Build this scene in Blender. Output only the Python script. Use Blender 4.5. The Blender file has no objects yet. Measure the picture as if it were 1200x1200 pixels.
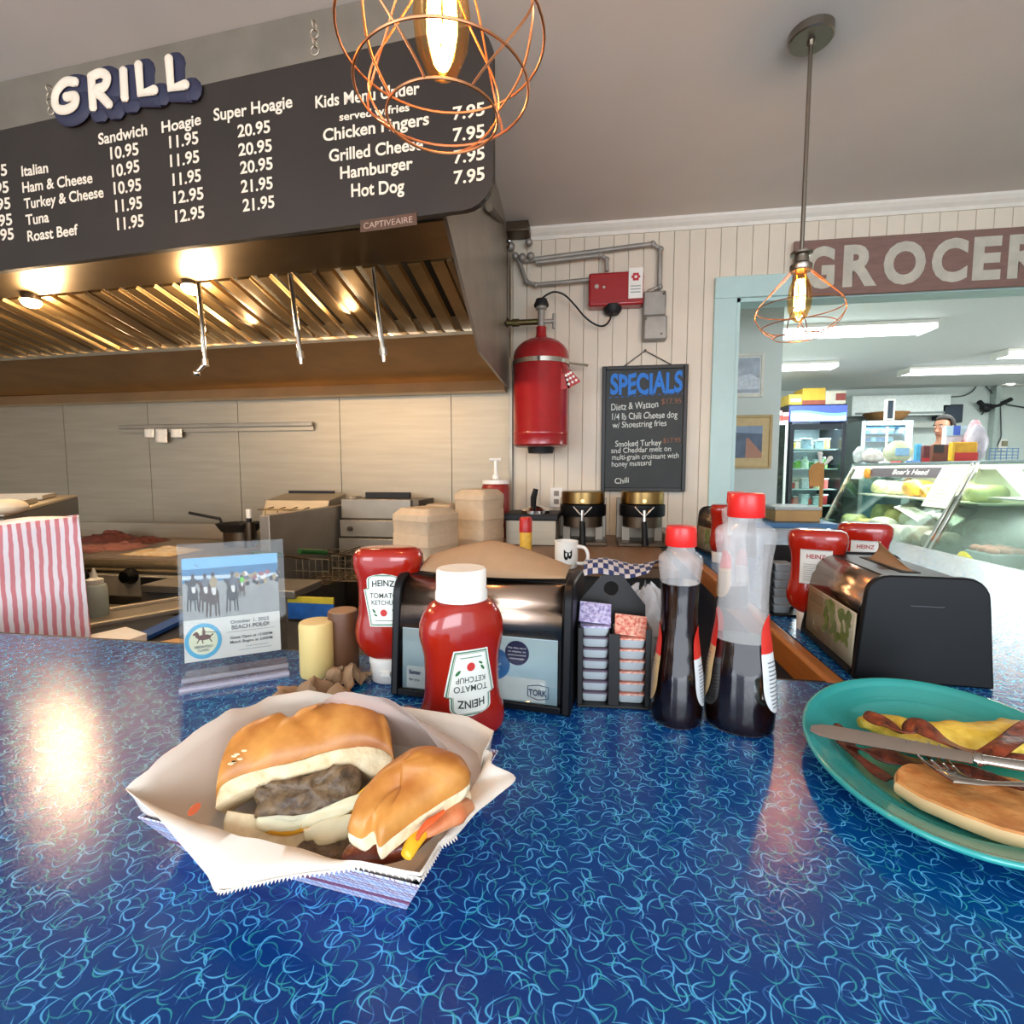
import bpy, bmesh, math, random
from mathutils import Vector, Matrix, noise as mnoise
random.seed(7)
R = math.radians
PI = math.pi
sc = bpy.context.scene
col = sc.collection

# ---------------------------------------------------------------- camera
CAMZ = 1.38
YAW, PITCH = R(9.0), R(4.67)
F = 600.0                     # focal length in pixels of the 1200 px frame
cd = bpy.data.cameras.new('camera')
cd.sensor_width = 36.0; cd.lens = 18.0; cd.clip_start = 0.02; cd.clip_end = 60
cam = bpy.data.objects.new('camera', cd); col.objects.link(cam)
cam.location = (0, 0, CAMZ); cam.rotation_euler = (PI/2 - PITCH, 0, YAW)
sc.camera = cam
CAMM = Matrix.Translation((0, 0, CAMZ)) @ Matrix.Rotation(YAW, 4, 'Z') @ Matrix.Rotation(PI/2 - PITCH, 4, 'X')

# ---------------------------------------------------------------- world, exposure, large lights
w = bpy.data.worlds.new('world'); sc.world = w; w.use_nodes = True
bg = w.node_tree.nodes['Background']
bg.inputs[0].default_value = (0.80, 0.88, 1.0, 1); bg.inputs[1].default_value = 1.25
sc.view_settings.view_transform = 'Standard'; sc.view_settings.look = 'None'
sc.view_settings.gamma = 1.0; sc.view_settings.use_curve_mapping = False
sc.view_settings.exposure = 1.12
sc.cycles.max_bounces = 8; sc.cycles.diffuse_bounces = 4; sc.cycles.glossy_bounces = 4
sc.cycles.transmission_bounces = 8; sc.cycles.transparent_max_bounces = 16
sc.cycles.caustics_reflective = False; sc.cycles.caustics_refractive = False
sc.cycles.sample_clamp_indirect = 4.0

def light(name, kind, loc, energy, color, rot=(0, 0, 0), size=None, size_y=None, radius=None):
    l = bpy.data.lights.new(name, kind); l.energy = energy; l.color = color
    if kind == 'AREA':
        l.shape = 'RECTANGLE'; l.size = size; l.size_y = size_y or size
    elif radius is not None: l.shadow_soft_size = radius
    o = bpy.data.objects.new(name, l); col.objects.link(o); o.location = loc; o.rotation_euler = rot
    return o
# daylight through the shop windows behind the stools, facing the kitchen
light('window_daylight', 'AREA', (0.9, -1.9, 1.75), 30, (0.86, 0.93, 1.0), (R(88), 0, 0), 2.2, 1.1)
light('window_daylight', 'AREA', (-2.2, -1.9, 1.75), 20, (0.86, 0.93, 1.0), (R(88), 0, 0), 1.8, 1.1)
WARM = (1.0, 0.62, 0.30)

# ---------------------------------------------------------------- pixel ray -> world point
def ray(px, py):
    return (CAMM.to_3x3() @ Vector(((px - 600)/F, -(py - 600)/F, -1.0)))
def at(px, py, X=None, Y=None, Z=None, plane=None):
    o = Vector((0, 0, CAMZ)); r = ray(px, py)
    if plane is not None:
        p, n = plane; return o + r * ((p - o).dot(n) / r.dot(n))
    if Y is not None: return o + r * (Y / r.y)
    if X is not None: return o + r * (X / r.x)
    return o + r * ((Z - CAMZ) / r.z)

# ---------------------------------------------------------------- materials
def lin(c):
    if isinstance(c, str):
        c = [int(c[i:i+2], 16)/255 for i in (0, 2, 4)]
    return tuple(((x/12.92) if x <= 0.04045 else ((x+0.055)/1.055)**2.4) for x in c)
_mats = {}
def mat(name, c, rough=0.5, metal=0.0, noise=0.08, ns=25, bump=0.0, bs=None, trans=0.0, ior=1.45, coat=0.0, sss=0.0, emit=None, es=0.0, alpha=1.0, c2=None, stretch=None, spec=None):
    if name in _mats: return _mats[name]
    m = bpy.data.materials.new(name); m.use_nodes = True
    nt = m.node_tree; N = nt.nodes; L = nt.links
    b = N['Principled BSDF']
    rgb = lin(c)
    b.inputs['Roughness'].default_value = rough; b.inputs['Metallic'].default_value = metal
    b.inputs['IOR'].default_value = ior
    if spec is not None: b.inputs['Specular IOR Level'].default_value = spec
    if trans: b.inputs['Transmission Weight'].default_value = trans
    if coat: b.inputs['Coat Weight'].default_value = coat; b.inputs['Coat Roughness'].default_value = 0.05
    if sss:
        b.inputs['Subsurface Weight'].default_value = sss; b.inputs['Subsurface Radius'].default_value = (0.6, 0.3, 0.15)
        b.inputs['Subsurface Scale'].default_value = 0.01
    if alpha < 1: b.inputs['Alpha'].default_value = alpha
    tc = N.new('ShaderNodeTexCoord')
    src = tc.outputs['Object']
    if stretch:
        mp = N.new('ShaderNodeMapping'); mp.inputs['Scale'].default_value = stretch
        L.new(src, mp.inputs[0]); src = mp.outputs[0]
    nz = N.new('ShaderNodeTexNoise'); nz.inputs['Scale'].default_value = ns; nz.inputs['Detail'].default_value = 5
    L.new(src, nz.inputs['Vector'])
    rp = N.new('ShaderNodeValToRGB'); L.new(nz.outputs[0], rp.inputs[0])
    rp.color_ramp.elements[0].position = 0.3; rp.color_ramp.elements[1].position = 0.7
    if c2 is None:
        d = tuple(max(0, x*(1-noise)) for x in rgb); u = tuple(min(1, x*(1+noise)) for x in rgb)
    else: d, u = rgb, lin(c2)
    rp.color_ramp.elements[0].color = (*d, 1); rp.color_ramp.elements[1].color = (*u, 1)
    L.new(rp.outputs[0], b.inputs['Base Color'])
    if bump:
        n2 = N.new('ShaderNodeTexNoise'); n2.inputs['Scale'].default_value = bs or ns*3; n2.inputs['Detail'].default_value = 4
        L.new(src, n2.inputs['Vector'])
        bp = N.new('ShaderNodeBump'); bp.inputs['Strength'].default_value = bump; bp.inputs['Distance'].default_value = 0.002
        L.new(n2.outputs[0], bp.inputs['Height']); L.new(bp.outputs[0], b.inputs['Normal'])
    if emit:
        b.inputs['Emission Color'].default_value = (*lin(emit), 1); b.inputs['Emission Strength'].default_value = es
    _mats[name] = m
    return m
def thin_glass(name, tint='ffffff', rough=0.02, refl=1.0, ior=1.45):
    """a thin clear sheet: see-through with Fresnel reflection"""
    if name in _mats: return _mats[name]
    m = bpy.data.materials.new(name); m.use_nodes = True
    nt = m.node_tree; N = nt.nodes; L = nt.links; N.remove(N['Principled BSDF'])
    t = N.new('ShaderNodeBsdfTransparent'); t.inputs[0].default_value = (*lin(tint), 1)
    g = N.new('ShaderNodeBsdfGlossy'); g.inputs['Roughness'].default_value = rough
    f = N.new('ShaderNodeFresnel'); f.inputs[0].default_value = ior
    nz = N.new('ShaderNodeTexNoise'); nz.inputs['Scale'].default_value = 30
    ml = N.new('ShaderNodeMath'); ml.operation = 'MULTIPLY'; ml.inputs[1].default_value = refl
    mx = N.new('ShaderNodeMixShader')
    L.new(f.outputs[0], ml.inputs[0]); L.new(ml.outputs[0], mx.inputs[0])
    L.new(t.outputs[0], mx.inputs[1]); L.new(g.outputs[0], mx.inputs[2]); L.new(mx.outputs[0], N['Material Output'].inputs[0])
    _mats[name] = m
    return m
def film(name, c='ffffff', amt=0.35, rough=0.3):
    """milky translucent plastic"""
    if name in _mats: return _mats[name]
    m = bpy.data.materials.new(name); m.use_nodes = True
    nt = m.node_tree; N = nt.nodes; L = nt.links; b = N['Principled BSDF']
    b.inputs['Base Color'].default_value = (*lin(c), 1); b.inputs['Roughness'].default_value = rough
    t = N.new('ShaderNodeBsdfTransparent'); nz = N.new('ShaderNodeTexNoise'); nz.inputs['Scale'].default_value = 60
    mr = N.new('ShaderNodeMapRange'); mr.inputs[3].default_value = amt*0.95; mr.inputs[4].default_value = min(1, amt*1.05)
    L.new(nz.outputs[0], mr.inputs[0])
    mx = N.new('ShaderNodeMixShader'); L.new(mr.outputs[0], mx.inputs[0])
    L.new(t.outputs[0], mx.inputs[1]); L.new(b.outputs[0], mx.inputs[2]); L.new(mx.outputs[0], N['Material Output'].inputs[0])
    _mats[name] = m
    return m
def glow(name, c, s):
    if name in _mats: return _mats[name]
    m = bpy.data.materials.new(name); m.use_nodes = True
    b = m.node_tree.nodes['Principled BSDF']
    b.inputs['Base Color'].default_value = (*lin(c), 1)
    b.inputs['Emission Color'].default_value = (*lin(c), 1); b.inputs['Emission Strength'].default_value = s
    _mats[name] = m
    return m

# ---------------------------------------------------------------- mesh builder
def wmat(o):
    m = o.matrix_basis.copy(); p = o.parent
    while p: m = p.matrix_basis @ m; p = p.parent
    return m
class MB:
    def __init__(s): s.v = []; s.f = []; s.mi = []; s.cur = 0
    def add(s, vs, fs):
        k = len(s.v); s.v += [Vector(p) for p in vs]
        for f in fs: s.f.append([k+i for i in f]); s.mi.append(s.cur)
        return s
    def box(s, c, d, M=None):
        c = Vector(c); hx, hy, hz = d[0]/2, d[1]/2, d[2]/2
        vs = [Vector((x, y, z)) for x in (-hx, hx) for y in (-hy, hy) for z in (-hz, hz)]
        if M: vs = [M.to_3x3() @ p for p in vs]
        return s.add([c+p for p in vs], [(0,1,3,2),(4,6,7,5),(0,4,5,1),(2,3,7,6),(0,2,6,4),(1,5,7,3)])
    def span(s, a, b):
        a, b = Vector(a), Vector(b); return s.box((a+b)/2, [abs(x) for x in (b-a)])
    def prism(s, pts, vec):
        """closed polygon (3D points) pushed along vec"""
        n = len(pts); pts = [Vector(p) for p in pts]; vec = Vector(vec)
        return s.add(pts + [p+vec for p in pts], [tuple(range(n))[::-1], tuple(range(n, 2*n))] + [(i, (i+1) % n, n+(i+1) % n, n+i) for i in range(n)])
    def rings(s, rs, cap0=True, cap1=True, closed=True):
        n = len(rs[0]); k = len(s.v)
        for r in rs: s.v += [Vector(p) for p in r]
        m = n if closed else n-1
        for i in range(len(rs)-1):
            for j in range(m):
                s.f.append([k+i*n+j, k+i*n+(j+1) % n, k+(i+1)*n+(j+1) % n, k+(i+1)*n+j]); s.mi.append(s.cur)
        if cap0: s.f.append([k+j for j in range(n)][::-1]); s.mi.append(s.cur)
        if cap1: s.f.append([k+(len(rs)-1)*n+j for j in range(n)]); s.mi.append(s.cur)
        return s
    def lathe(s, prof, c=(0, 0, 0), seg=32, M=None, cap0=True, cap1=True):
        """prof: list of (r, z)"""
        c = Vector(c); rs = []
        for r, z in prof:
            ring = [Vector((r*math.cos(2*PI*j/seg), r*math.sin(2*PI*j/seg), z)) for j in range(seg)]
            if M: ring = [M.to_3x3() @ p for p in ring]
            rs.append([c+p for p in ring])
        return s.rings(rs, cap0, cap1)
    def cyl(s, a, b, r, seg=20, r2=None):
        a, b = Vector(a), Vector(b); d = (b-a); q = d.to_track_quat('Z', 'Y').to_matrix().to_4x4()
        return s.lathe([(r, 0), (r if r2 is None else r2, d.length)], a, seg, q)
    def tube(s, pts, r, seg=8, closed=False, flat=None, cap=True):
        """pts polyline; r number or list; flat=(normal, factor) squashes the section along normal"""
        pts = [Vector(p) for p in pts]; n = len(pts); rs = []
        up = None
        for i, p in enumerate(pts):
            a = pts[(i-1) % n] if (closed or i > 0) else p; b = pts[(i+1) % n] if (closed or i < n-1) else p
            t = (b-a).normalized()
            if flat:
                nn = Vector(flat[0]).normalized(); side = t.cross(nn).normalized(); u2 = nn * flat[1]
            else:
                if up is None: up = Vector((0, 0, 1)) if abs(t.z) < 0.9 else Vector((1, 0, 0))
                side = t.cross(up)
                if side.length < 1e-5: side = t.orthogonal()
                side.normalize(); up = side.cross(t).normalized(); u2 = up
            rr = r[i] if isinstance(r, (list, tuple)) else r
            rs.append([p + (side*math.cos(2*PI*j/seg) + u2*math.sin(2*PI*j/seg))*rr for j in range(seg)])
        if closed: rs.append(rs[0]); return s.rings(rs, False, False)
        return s.rings(rs, cap, cap)
    def ring(s, c, rad, r, seg=40, M=None, tseg=8):
        c = Vector(c); pts = []
        for j in range(seg):
            p = Vector((rad*math.cos(2*PI*j/seg), rad*math.sin(2*PI*j/seg), 0))
            pts.append(c + (M.to_3x3() @ p if M else p))
        return s.tube(pts, r, tseg, True)
    def grid(s, fn, nu, nv):
        k = len(s.v)
        for i in range(nu+1):
            for j in range(nv+1): s.v.append(Vector(fn(i/nu, j/nv)))
        for i in range(nu):
            for j in range(nv):
                a = k+i*(nv+1)+j; s.f.append([a, a+nv+1, a+nv+2, a+1]); s.mi.append(s.cur)
        return s
    def ball(s, c, r, seg=16, rg=10, M=None):
        if not isinstance(r, (list, tuple)): r = (r, r, r)
        c = Vector(c); rs = []
        for i in range(1, rg):
            a = PI*i/rg
            ring = [Vector((r[0]*math.sin(a)*math.cos(2*PI*j/seg), r[1]*math.sin(a)*math.sin(2*PI*j/seg), -r[2]*math.cos(a))) for j in range(seg)]
            if M: ring = [M.to_3x3() @ p for p in ring]
            rs.append([c+p for p in ring])
        return s.rings(rs, True, True)
    def jitter(s, amp, freq=30, seed=0):
        for p in s.v:
            p += mnoise.noise_vector(p*freq + Vector((seed, seed, seed)))*amp
        return s
    def xf(s, M):
        s.v = [M @ p for p in s.v]; return s
    def build(s, name, material, parent=None, loc=None, rot=0.0, smooth=True, world=True, bevel=0.0, solid=0.0, sub=0, ang=38, segs=2, local=False):
        me = bpy.data.meshes.new(name)
        o = bpy.data.objects.new(name, me); col.objects.link(o)
        if parent is not None: o.parent = parent
        if loc is not None: o.location = loc; o.rotation_euler = (0, 0, rot)
        vs = s.v
        if not local:
            inv = wmat(o).inverted(); vs = [inv @ p for p in vs]
        me.from_pydata([tuple(p) for p in vs], [], s.f)
        ms = material if isinstance(material, (list, tuple)) else [material]
        for m in ms: me.materials.append(m)
        if len(ms) > 1: me.polygons.foreach_set('material_index', s.mi)
        me.validate()
        bm = bmesh.new(); bm.from_mesh(me); bmesh.ops.recalc_face_normals(bm, faces=bm.faces); bm.to_mesh(me); bm.free()
        if smooth:
            me.polygons.foreach_set('use_smooth', [True]*len(me.polygons)); me.set_sharp_from_angle(angle=R(ang))
        if solid:
            md = o.modifiers.new('solid', 'SOLIDIFY'); md.thickness = solid; md.offset = 0
        if sub:
            md = o.modifiers.new('sub', 'SUBSURF'); md.levels = sub; md.render_levels = sub
        if bevel:
            md = o.modifiers.new('bevel', 'BEVEL'); md.width = bevel; md.segments = segs; md.limit_method = 'ANGLE'; md.angle_limit = R(40)
        return o
def tag(o, label=None, cat=None, group=None, kind=None):
    if label: o['label'] = label
    if cat: o['category'] = cat
    if group: o['group'] = group
    if kind: o['kind'] = kind
    return o
def thing(name, label, cat, loc=(0, 0, 0), rot=0.0, group=None):
    o = bpy.data.objects.new(name, None); col.objects.link(o); o.empty_display_size = 0.05
    o.location = loc; o.rotation_euler = (0, 0, rot)
    return tag(o, label, cat, group)
def copy_thing(o, loc, rot=None, label=None):
    c = o.copy(); col.objects.link(c); c.location = loc
    if rot is not None: c.rotation_euler = (0, 0, rot)
    if label: c['label'] = label
    def kids(a, b):
        for ch in [x for x in bpy.data.objects if x.parent == a]:
            k = ch.copy(); col.objects.link(k); k.parent = b; kids(ch, k)
    kids(o, c)
    return c
def struct(name, mb, m, **k):
    return tag(mb.build(name, m, **k), kind='structure')

# ---------------------------------------------------------------- lettering
_tc = {}
def glyphs(txt, bold=0.0, shear=0.0, extrude=0.0, res=4):
    key = (txt, bold, shear, extrude)
    if key in _tc: return _tc[key]
    cu = bpy.data.curves.new('t', 'FONT'); cu.body = txt; cu.offset = bold; cu.shear = shear; cu.extrude = extrude; cu.resolution_u = res
    o = bpy.data.objects.new('t', cu); col.objects.link(o)
    dg = bpy.context.evaluated_depsgraph_get(); ev = o.evaluated_get(dg); me = bpy.data.meshes.new_from_object(ev)
    vs = [v.co.copy() for v in me.vertices]; fs = [tuple(p.vertices) for p in me.polygons]
    bpy.data.objects.remove(o); bpy.data.curves.remove(cu); bpy.data.meshes.remove(me)
    x0 = min(p.x for p in vs); x1 = max(p.x for p in vs)
    _tc[key] = (vs, fs, x0, x1); return _tc[key]
CAP = 0.70
def text_on(mb, txt, p0, p1, up, h, bold=0.0, shear=0.0, lift=0.0006, extrude=0.0, wob=0.0):
    """letters from p0 to p1 along the baseline, cap height h, on the plane of (p1-p0, up)"""
    vs, fs, x0, x1 = glyphs(txt, bold, shear, extrude)
    p0, p1, up = Vector(p0), Vector(p1), Vector(up).normalized()
    ux = (p1-p0)/(x1-x0); n = ux.normalized().cross(up).normalized()
    out = []
    for p in vs:
        q = p0 + ux*(p.x-x0) + up*(p.y*h/CAP) + n*(lift + p.z*h/CAP)
        if wob: q += up*(math.sin(p.x*5.1)*wob*h)
        out.append(q)
    mb.add(out, fs); return mb
# ================================================================ STRUCTURE
WALLY = 3.10; CEIL = 2.78; DCEIL = 2.60; TOP = 1.06
M_wall = mat('painted_beadboard', 'd9cdb9', 0.55, noise=0.03, ns=6, bump=0.05)
M_ceil = mat('ceiling_paint', 'd8cfc4', 0.7, noise=0.02, ns=4, bump=0.08, bs=120)
M_trim = mat('cream_trim', 'ddd6c8', 0.45, noise=0.03)
M_teal = mat('pale_teal_paint', 'b3cfca', 0.45, noise=0.04, ns=8)
M_dwall = mat('deli_wall_paint', 'c9d2cc', 0.6, noise=0.03, ns=5)
M_floor = mat('floor_tile', '5b5750', 0.5, noise=0.15, ns=3)
M_steel = mat('brushed_steel', 'b0a592', 0.60, 1.0, noise=0.06, ns=3, bump=0.12, bs=60, stretch=(1, 1, 14))
M_steel2 = mat('worn_steel', '968d7f', 0.38, 0.6, noise=0.12, ns=6, bump=0.06, bs=80)
M_dsteel = mat('dark_greasy_steel', '5e5245', 0.42, 1.0, noise=0.18, ns=8, bump=0.05)
M_chrome = mat('chrome', 'd8d4cc', 0.12, 1.0, noise=0.03)
M_black = mat('black_plastic', '07080a', 0.42, noise=0.15, spec=0.28)
M_blackm = mat('matte_black', '121214', 0.6, noise=0.2)
M_white = mat('white_plastic', 'ece8df', 0.35, noise=0.03)

struct('floor', MB().span((-6, -2.6, -0.05), (8.2, 8.8, 0)), M_floor, smooth=False)
struct('ceiling', MB().span((-6, -2.6, CEIL), (8.2, 3.16, CEIL+0.05)), M_ceil, smooth=False)
struct('ceiling', MB().span((0.6, 3.16, DCEIL), (8.2, 8.8, DCEIL+0.05)), mat('deli_ceiling', 'dcdedb', 0.7, noise=0.02), smooth=False)
struct('wall_left', MB().span((-6.0, -2.6, 0), (-5.9, 3.6, CEIL)), M_wall, smooth=False)
struct('wall_right', MB().span((4.4, -2.6, 0), (4.5, 3.1, CEIL)), M_wall, smooth=False)
# beadboard wall, board by board
bk = struct('wall_back', MB().span((-0.5, WALLY+0.012, 0), (0.775, WALLY+0.10, CEIL)).span((0.775, WALLY+0.012, 2.33), (3.4, WALLY+0.10, CEIL)).span((3.4, WALLY+0.012, 0), (4.4, WALLY+0.10, CEIL)), mat('groove_shadow', 'b5aa97', 0.7), smooth=False)
pw = 0.0835
def plank(x0, x1, z0, z1):
    MB().span((x0+0.001, WALLY, z0), (x1-0.001, WALLY+0.012, z1)).build('plank', M_wall, bk, smooth=False, bevel=0.002, segs=1)
x = -0.485
while x < 4.35:
    lo = 0.0 if (x+pw < 0.70 or x > 3.4) else 2.44
    plank(x, x+pw, lo, CEIL-0.01); x += pw
# crown moulding
prof = [(0, 0), (0, -0.062), (-0.010, -0.062), (-0.014, -0.045), (-0.030, -0.030), (-0.042, -0.012), (-0.046, 0)]
struct('trim_1', MB().prism([(-0.5, WALLY+y, CEIL+z) for y, z in prof], (4.9, 0, 0)), M_trim, smooth=False)
# opening casing
d1 = struct('door_1', MB().span((0.655, WALLY-0.022, 0), (0.775, WALLY+0.0, 2.44)), M_teal, bevel=0.003)
MB().span((0.655, WALLY-0.03, 2.33), (3.52, WALLY+0.0, 2.445)).build('header_casing', M_teal, d1, bevel=0.003)
MB().span((0.775, WALLY-0.01, 0), (0.795, WALLY+0.12, 2.33)).build('jamb', M_teal, d1)
MB().span((0.775, WALLY-0.01, 2.31), (3.4, WALLY+0.12, 2.335)).build('jamb', M_teal, d1)
MB().span((3.4, WALLY-0.022, 0), (3.52, WALLY, 2.33)).build('casing_board', M_teal, d1, bevel=0.003)
# walls of the deli room
struct('wall_deli_left', MB().span((0.60, 3.2, 0), (0.70, 4.02, DCEIL)).span((0.60, 3.92, 0), (1.30, 4.02, DCEIL)).span((1.20, 4.02, 0), (1.30, 8.7, DCEIL)), M_dwall, smooth=False)
struct('wall_deli_back', MB().span((1.2, 8.6, 0), (7.7, 8.7, DCEIL)), M_dwall, smooth=False)
struct('wall_deli_right', MB().span((7.0, 3.1, 0), (7.1, 8.6, DCEIL)), M_dwall, smooth=False)
# stainless wall of the kitchen
SL, SR = Vector((-5.9, WALLY+0.13, 0)), Vector((-0.50, WALLY+0.004, 0))
ks = struct('wall_kitchen', MB().span((-5.9, WALLY+0.14, 0), (-0.5, WALLY+0.24, CEIL)), M_steel2, smooth=False)
seams = [600, 530, 399, 278, 170, 68, -60]
sx = [at(p, 520, Y=WALLY+0.03).x for p in seams] + [-5.9]
def wy(x): return SR.y + (SL.y-SR.y)*(x-SR.x)/(SL.x-SR.x)
for a, b in zip(sx[:-1], sx[1:]):
    a2, b2 = a-0.002, b+0.002
    MB().prism([(b2, wy(b2), 0.6), (a2, wy(a2), 0.6), (a2, wy(a2)+0.008, 0.6), (b2, wy(b2)+0.008, 0.6)], (0, 0, 1.45)).build('panel', M_steel, ks, smooth=False)
tag(MB().span((-0.508, WALLY-0.02, 0.0), (-0.485, WALLY+0.012, 2.0)).build('trim_2', M_steel2, bevel=0.002), kind='structure')

# ================================================================ BAR COUNTER
def laminate():
    m = bpy.data.materials.new('boomerang_laminate'); m.use_nodes = True
    nt = m.node_tree; N = nt.nodes; L = nt.links; b = N['Principled BSDF']
    b.inputs['Roughness'].default_value = 0.19; b.inputs['Specular IOR Level'].default_value = 0.36
    tc = N.new('ShaderNodeTexCoord')
    def math_(op, a, bb=None, c=None):
        n = N.new('ShaderNodeMath'); n.operation = op
        for i, q in enumerate((a, bb, c)):
            if q is None: continue
            if isinstance(q, (int, float)): n.inputs[i].default_value = q
            else: L.new(q, n.inputs[i])
        return n.outputs[0]
    nz = N.new('ShaderNodeTexNoise'); nz.inputs['Scale'].default_value = 5; nz.inputs['Detail'].default_value = 3
    L.new(tc.outputs['Object'], nz.inputs['Vector'])
    rp = N.new('ShaderNodeValToRGB'); L.new(nz.outputs[0], rp.inputs[0])
    rp.color_ramp.elements[0].position = 0.35; rp.color_ramp.elements[1].position = 0.7
    rp.color_ramp.elements[0].color = (*lin('04407f'), 1); rp.color_ramp.elements[1].color = (*lin('0f3578'), 1)
    base = rp.outputs[0]
    for i, (S, ang, off, c, amt) in enumerate([(50, 0.3, (0.11, 0.3), '3570b8', .6), (45, 0.9, (0.21, 0.9), '2f94a0', .6),
                                        (48, 2.4, (0.71, 0.15), '55b4ea', .9), (44, 3.3, (0.37, 0.62), '50aee6', .9), (46, 5.0, (0.05, 0.81), '5cbaf0', .85), (52, 4.1, (0.83, 0.44), '35a8b0', .75)]):
        mp = N.new('ShaderNodeMapping'); mp.inputs['Rotation'].default_value = (0, 0, ang); mp.inputs['Location'].default_value = (off[0], off[1], 0)
        L.new(tc.outputs['Object'], mp.inputs[0])
        # warp so that no two arcs are alike
        vo = N.new('ShaderNodeTexVoronoi'); vo.voronoi_dimensions = '2D'; vo.inputs['Scale'].default_value = S; vo.inputs['Randomness'].default_value = 0.85
        L.new(mp.outputs[0], vo.inputs['Vector'])
        sub = N.new('ShaderNodeVectorMath'); sub.operation = 'SUBTRACT'; L.new(mp.outputs[0], sub.inputs[0]); L.new(vo.outputs['Position'], sub.inputs[1])
        scl = N.new('ShaderNodeVectorMath'); scl.operation = 'SCALE'; scl.inputs['Scale'].default_value = S; L.new(sub.outputs[0], scl.inputs[0])
        sep = N.new('ShaderNodeSeparateColor'); L.new(vo.outputs['Color'], sep.inputs[0])
        rot = N.new('ShaderNodeVectorRotate'); rot.rotation_type = 'Z_AXIS'; L.new(scl.outputs[0], rot.inputs['Vector'])
        L.new(math_('MULTIPLY', sep.outputs[0], 6.283), rot.inputs['Angle'])
        xyz = N.new('ShaderNodeSeparateXYZ'); L.new(rot.outputs[0], xyz.inputs[0])
        X, Y = xyz.outputs[0], xyz.outputs[1]
        x2 = math_('MULTIPLY', X, X)
        k = math_('MULTIPLY_ADD', sep.outputs[1], 3.2, 0.9)
        f = math_('ABSOLUTE', math_('SUBTRACT', math_('ADD', Y, 0.16), math_('MULTIPLY', x2, k)))
        g = math_('DIVIDE', f, math_('SQRT', math_('MULTIPLY_ADD', math_('MULTIPLY', math_('MULTIPLY', k, k), x2), 4.0, 1.0)))
        wd = math_('MULTIPLY_ADD', x2, -0.17, 0.036)
        s = math_('MULTIPLY', math_('SUBTRACT', wd, g), 55.0)
        s.node.use_clamp = True
        mk = math_('MULTIPLY', s, amt)
        mx = N.new('ShaderNodeMix'); mx.data_type = 'RGBA'
        L.new(mk, mx.inputs[0]); L.new(base, mx.inputs[6]); mx.inputs[7].default_value = (*lin(c), 1)
        base = mx.outputs[2]
    L.new(base, b.inputs['Base Color'])
    n2 = N.new('ShaderNodeTexNoise'); n2.inputs['Scale'].default_value = 420; L.new(tc.outputs['Object'], n2.inputs['Vector'])
    bp = N.new('ShaderNodeBump'); bp.inputs['Strength'].default_value = 0.35; bp.inputs['Distance'].default_value = 0.0006
    L.new(n2.outputs[0], bp.inputs['Height']); L.new(bp.outputs[0], b.inputs['Normal'])
    return m
M_lam = laminate()
M_wood = mat('oak_nosing', '8a4f22', 0.35, noise=0.2, ns=8, stretch=(3, 0.4, 3), c2='b9773c', coat=0.3)
M_cab = mat('counter_panel', '3b3c46', 0.5)
BX = 0.385; BY = 0.815; BRX = 1.36; BRY = 2.95
bar = thing('bar_counter', 'long blue boomerang laminate bar counter with a wooden inner edge', 'counter', (0, 0, 0))
MB().prism([(-3.2, 0.16, TOP-0.04), (BRX, 0.16, TOP-0.04), (BRX, BRY, TOP-0.04), (BX, BRY, TOP-0.04), (BX, BY, TOP-0.04), (-3.2, BY, TOP-0.04)], (0, 0, 0.04)).build('countertop', M_lam, bar, smooth=False)
MB().span((BX-0.028, BY+0.002, TOP-0.055), (BX-0.001, BRY, TOP+0.001)).build('wooden_edge', M_wood, bar, bevel=0.006)
MB().span((-3.2, BY+0.001, TOP-0.045), (BX-0.03, BY+0.012, TOP-0.002)).build('edge_band', M_blackm, bar)
MB().span((-3.2, 0.148, TOP-0.048), (BRX, 0.1595, TOP-0.001)).build('edge_band', mat('navy_edge', '1c2b4a', 0.35), bar, bevel=0.003)
MB().span((-3.2, 0.42, 0), (BRX-0.08, 0.76, TOP-0.041)).span((BX+0.02, 0.761, 0), (BRX-0.08, BRY-0.04, TOP-0.041)).build('base_cabinet', M_cab, bar, smooth=False)

# service side: low work table behind the bar
wt = thing('work_table', 'low dark work table on the kitchen side of the bar', 'table', (-1.3, 1.3, 0))
MB().prism([(-1.60, 0.90, 0.80), (0.10, 0.90, 0.80), (0.10, 1.62, 0.80), (-1.90, 1.62, 0.80), (-1.60, 1.22, 0.80)], (0, 0, 0.05)).build('table_top', mat('dark_worktop', '1d2026', 0.35), wt, bevel=0.004)
for lx in (-1.5, 0.0):
    for ly in (0.95, 1.57): MB().span((lx-0.02, ly-0.02, 0.0), (lx+0.02, ly+0.02, 0.80)).build('leg', M_steel2, wt)
a = at(100, 735, Z=0.86); b = at(205, 716, Z=0.86)
tr = thing('steel_tray', 'long steel tray edge lying slantwise behind the squeeze bottle', 'tray', (a.x, a.y, 0.85), math.atan2(b.y-a.y, b.x-a.x))
MB().span((0, 0, 0), (0.75, 0.22, 0.004)).build('tray_floor', M_steel2, tr, local=True)
for q0, q1 in (((0, 0, 0.004), (0.75, 0.022, 0.016)), ((0, 0.2, 0.004), (0.75, 0.22, 0.016)), ((0, 0.022, 0.004), (0.01, 0.2, 0.016)), ((0.74, 0.022, 0.004), (0.75, 0.2, 0.016))):
    MB().span(q0, q1).build('rim', M_steel, tr, local=True, bevel=0.002)
a = at(150, 752, Z=0.855); b = at(215, 722, Z=0.855)
bl = MB(); ux = (b-a).normalized(); uy = Vector((-ux.y, ux.x, 0))
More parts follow.
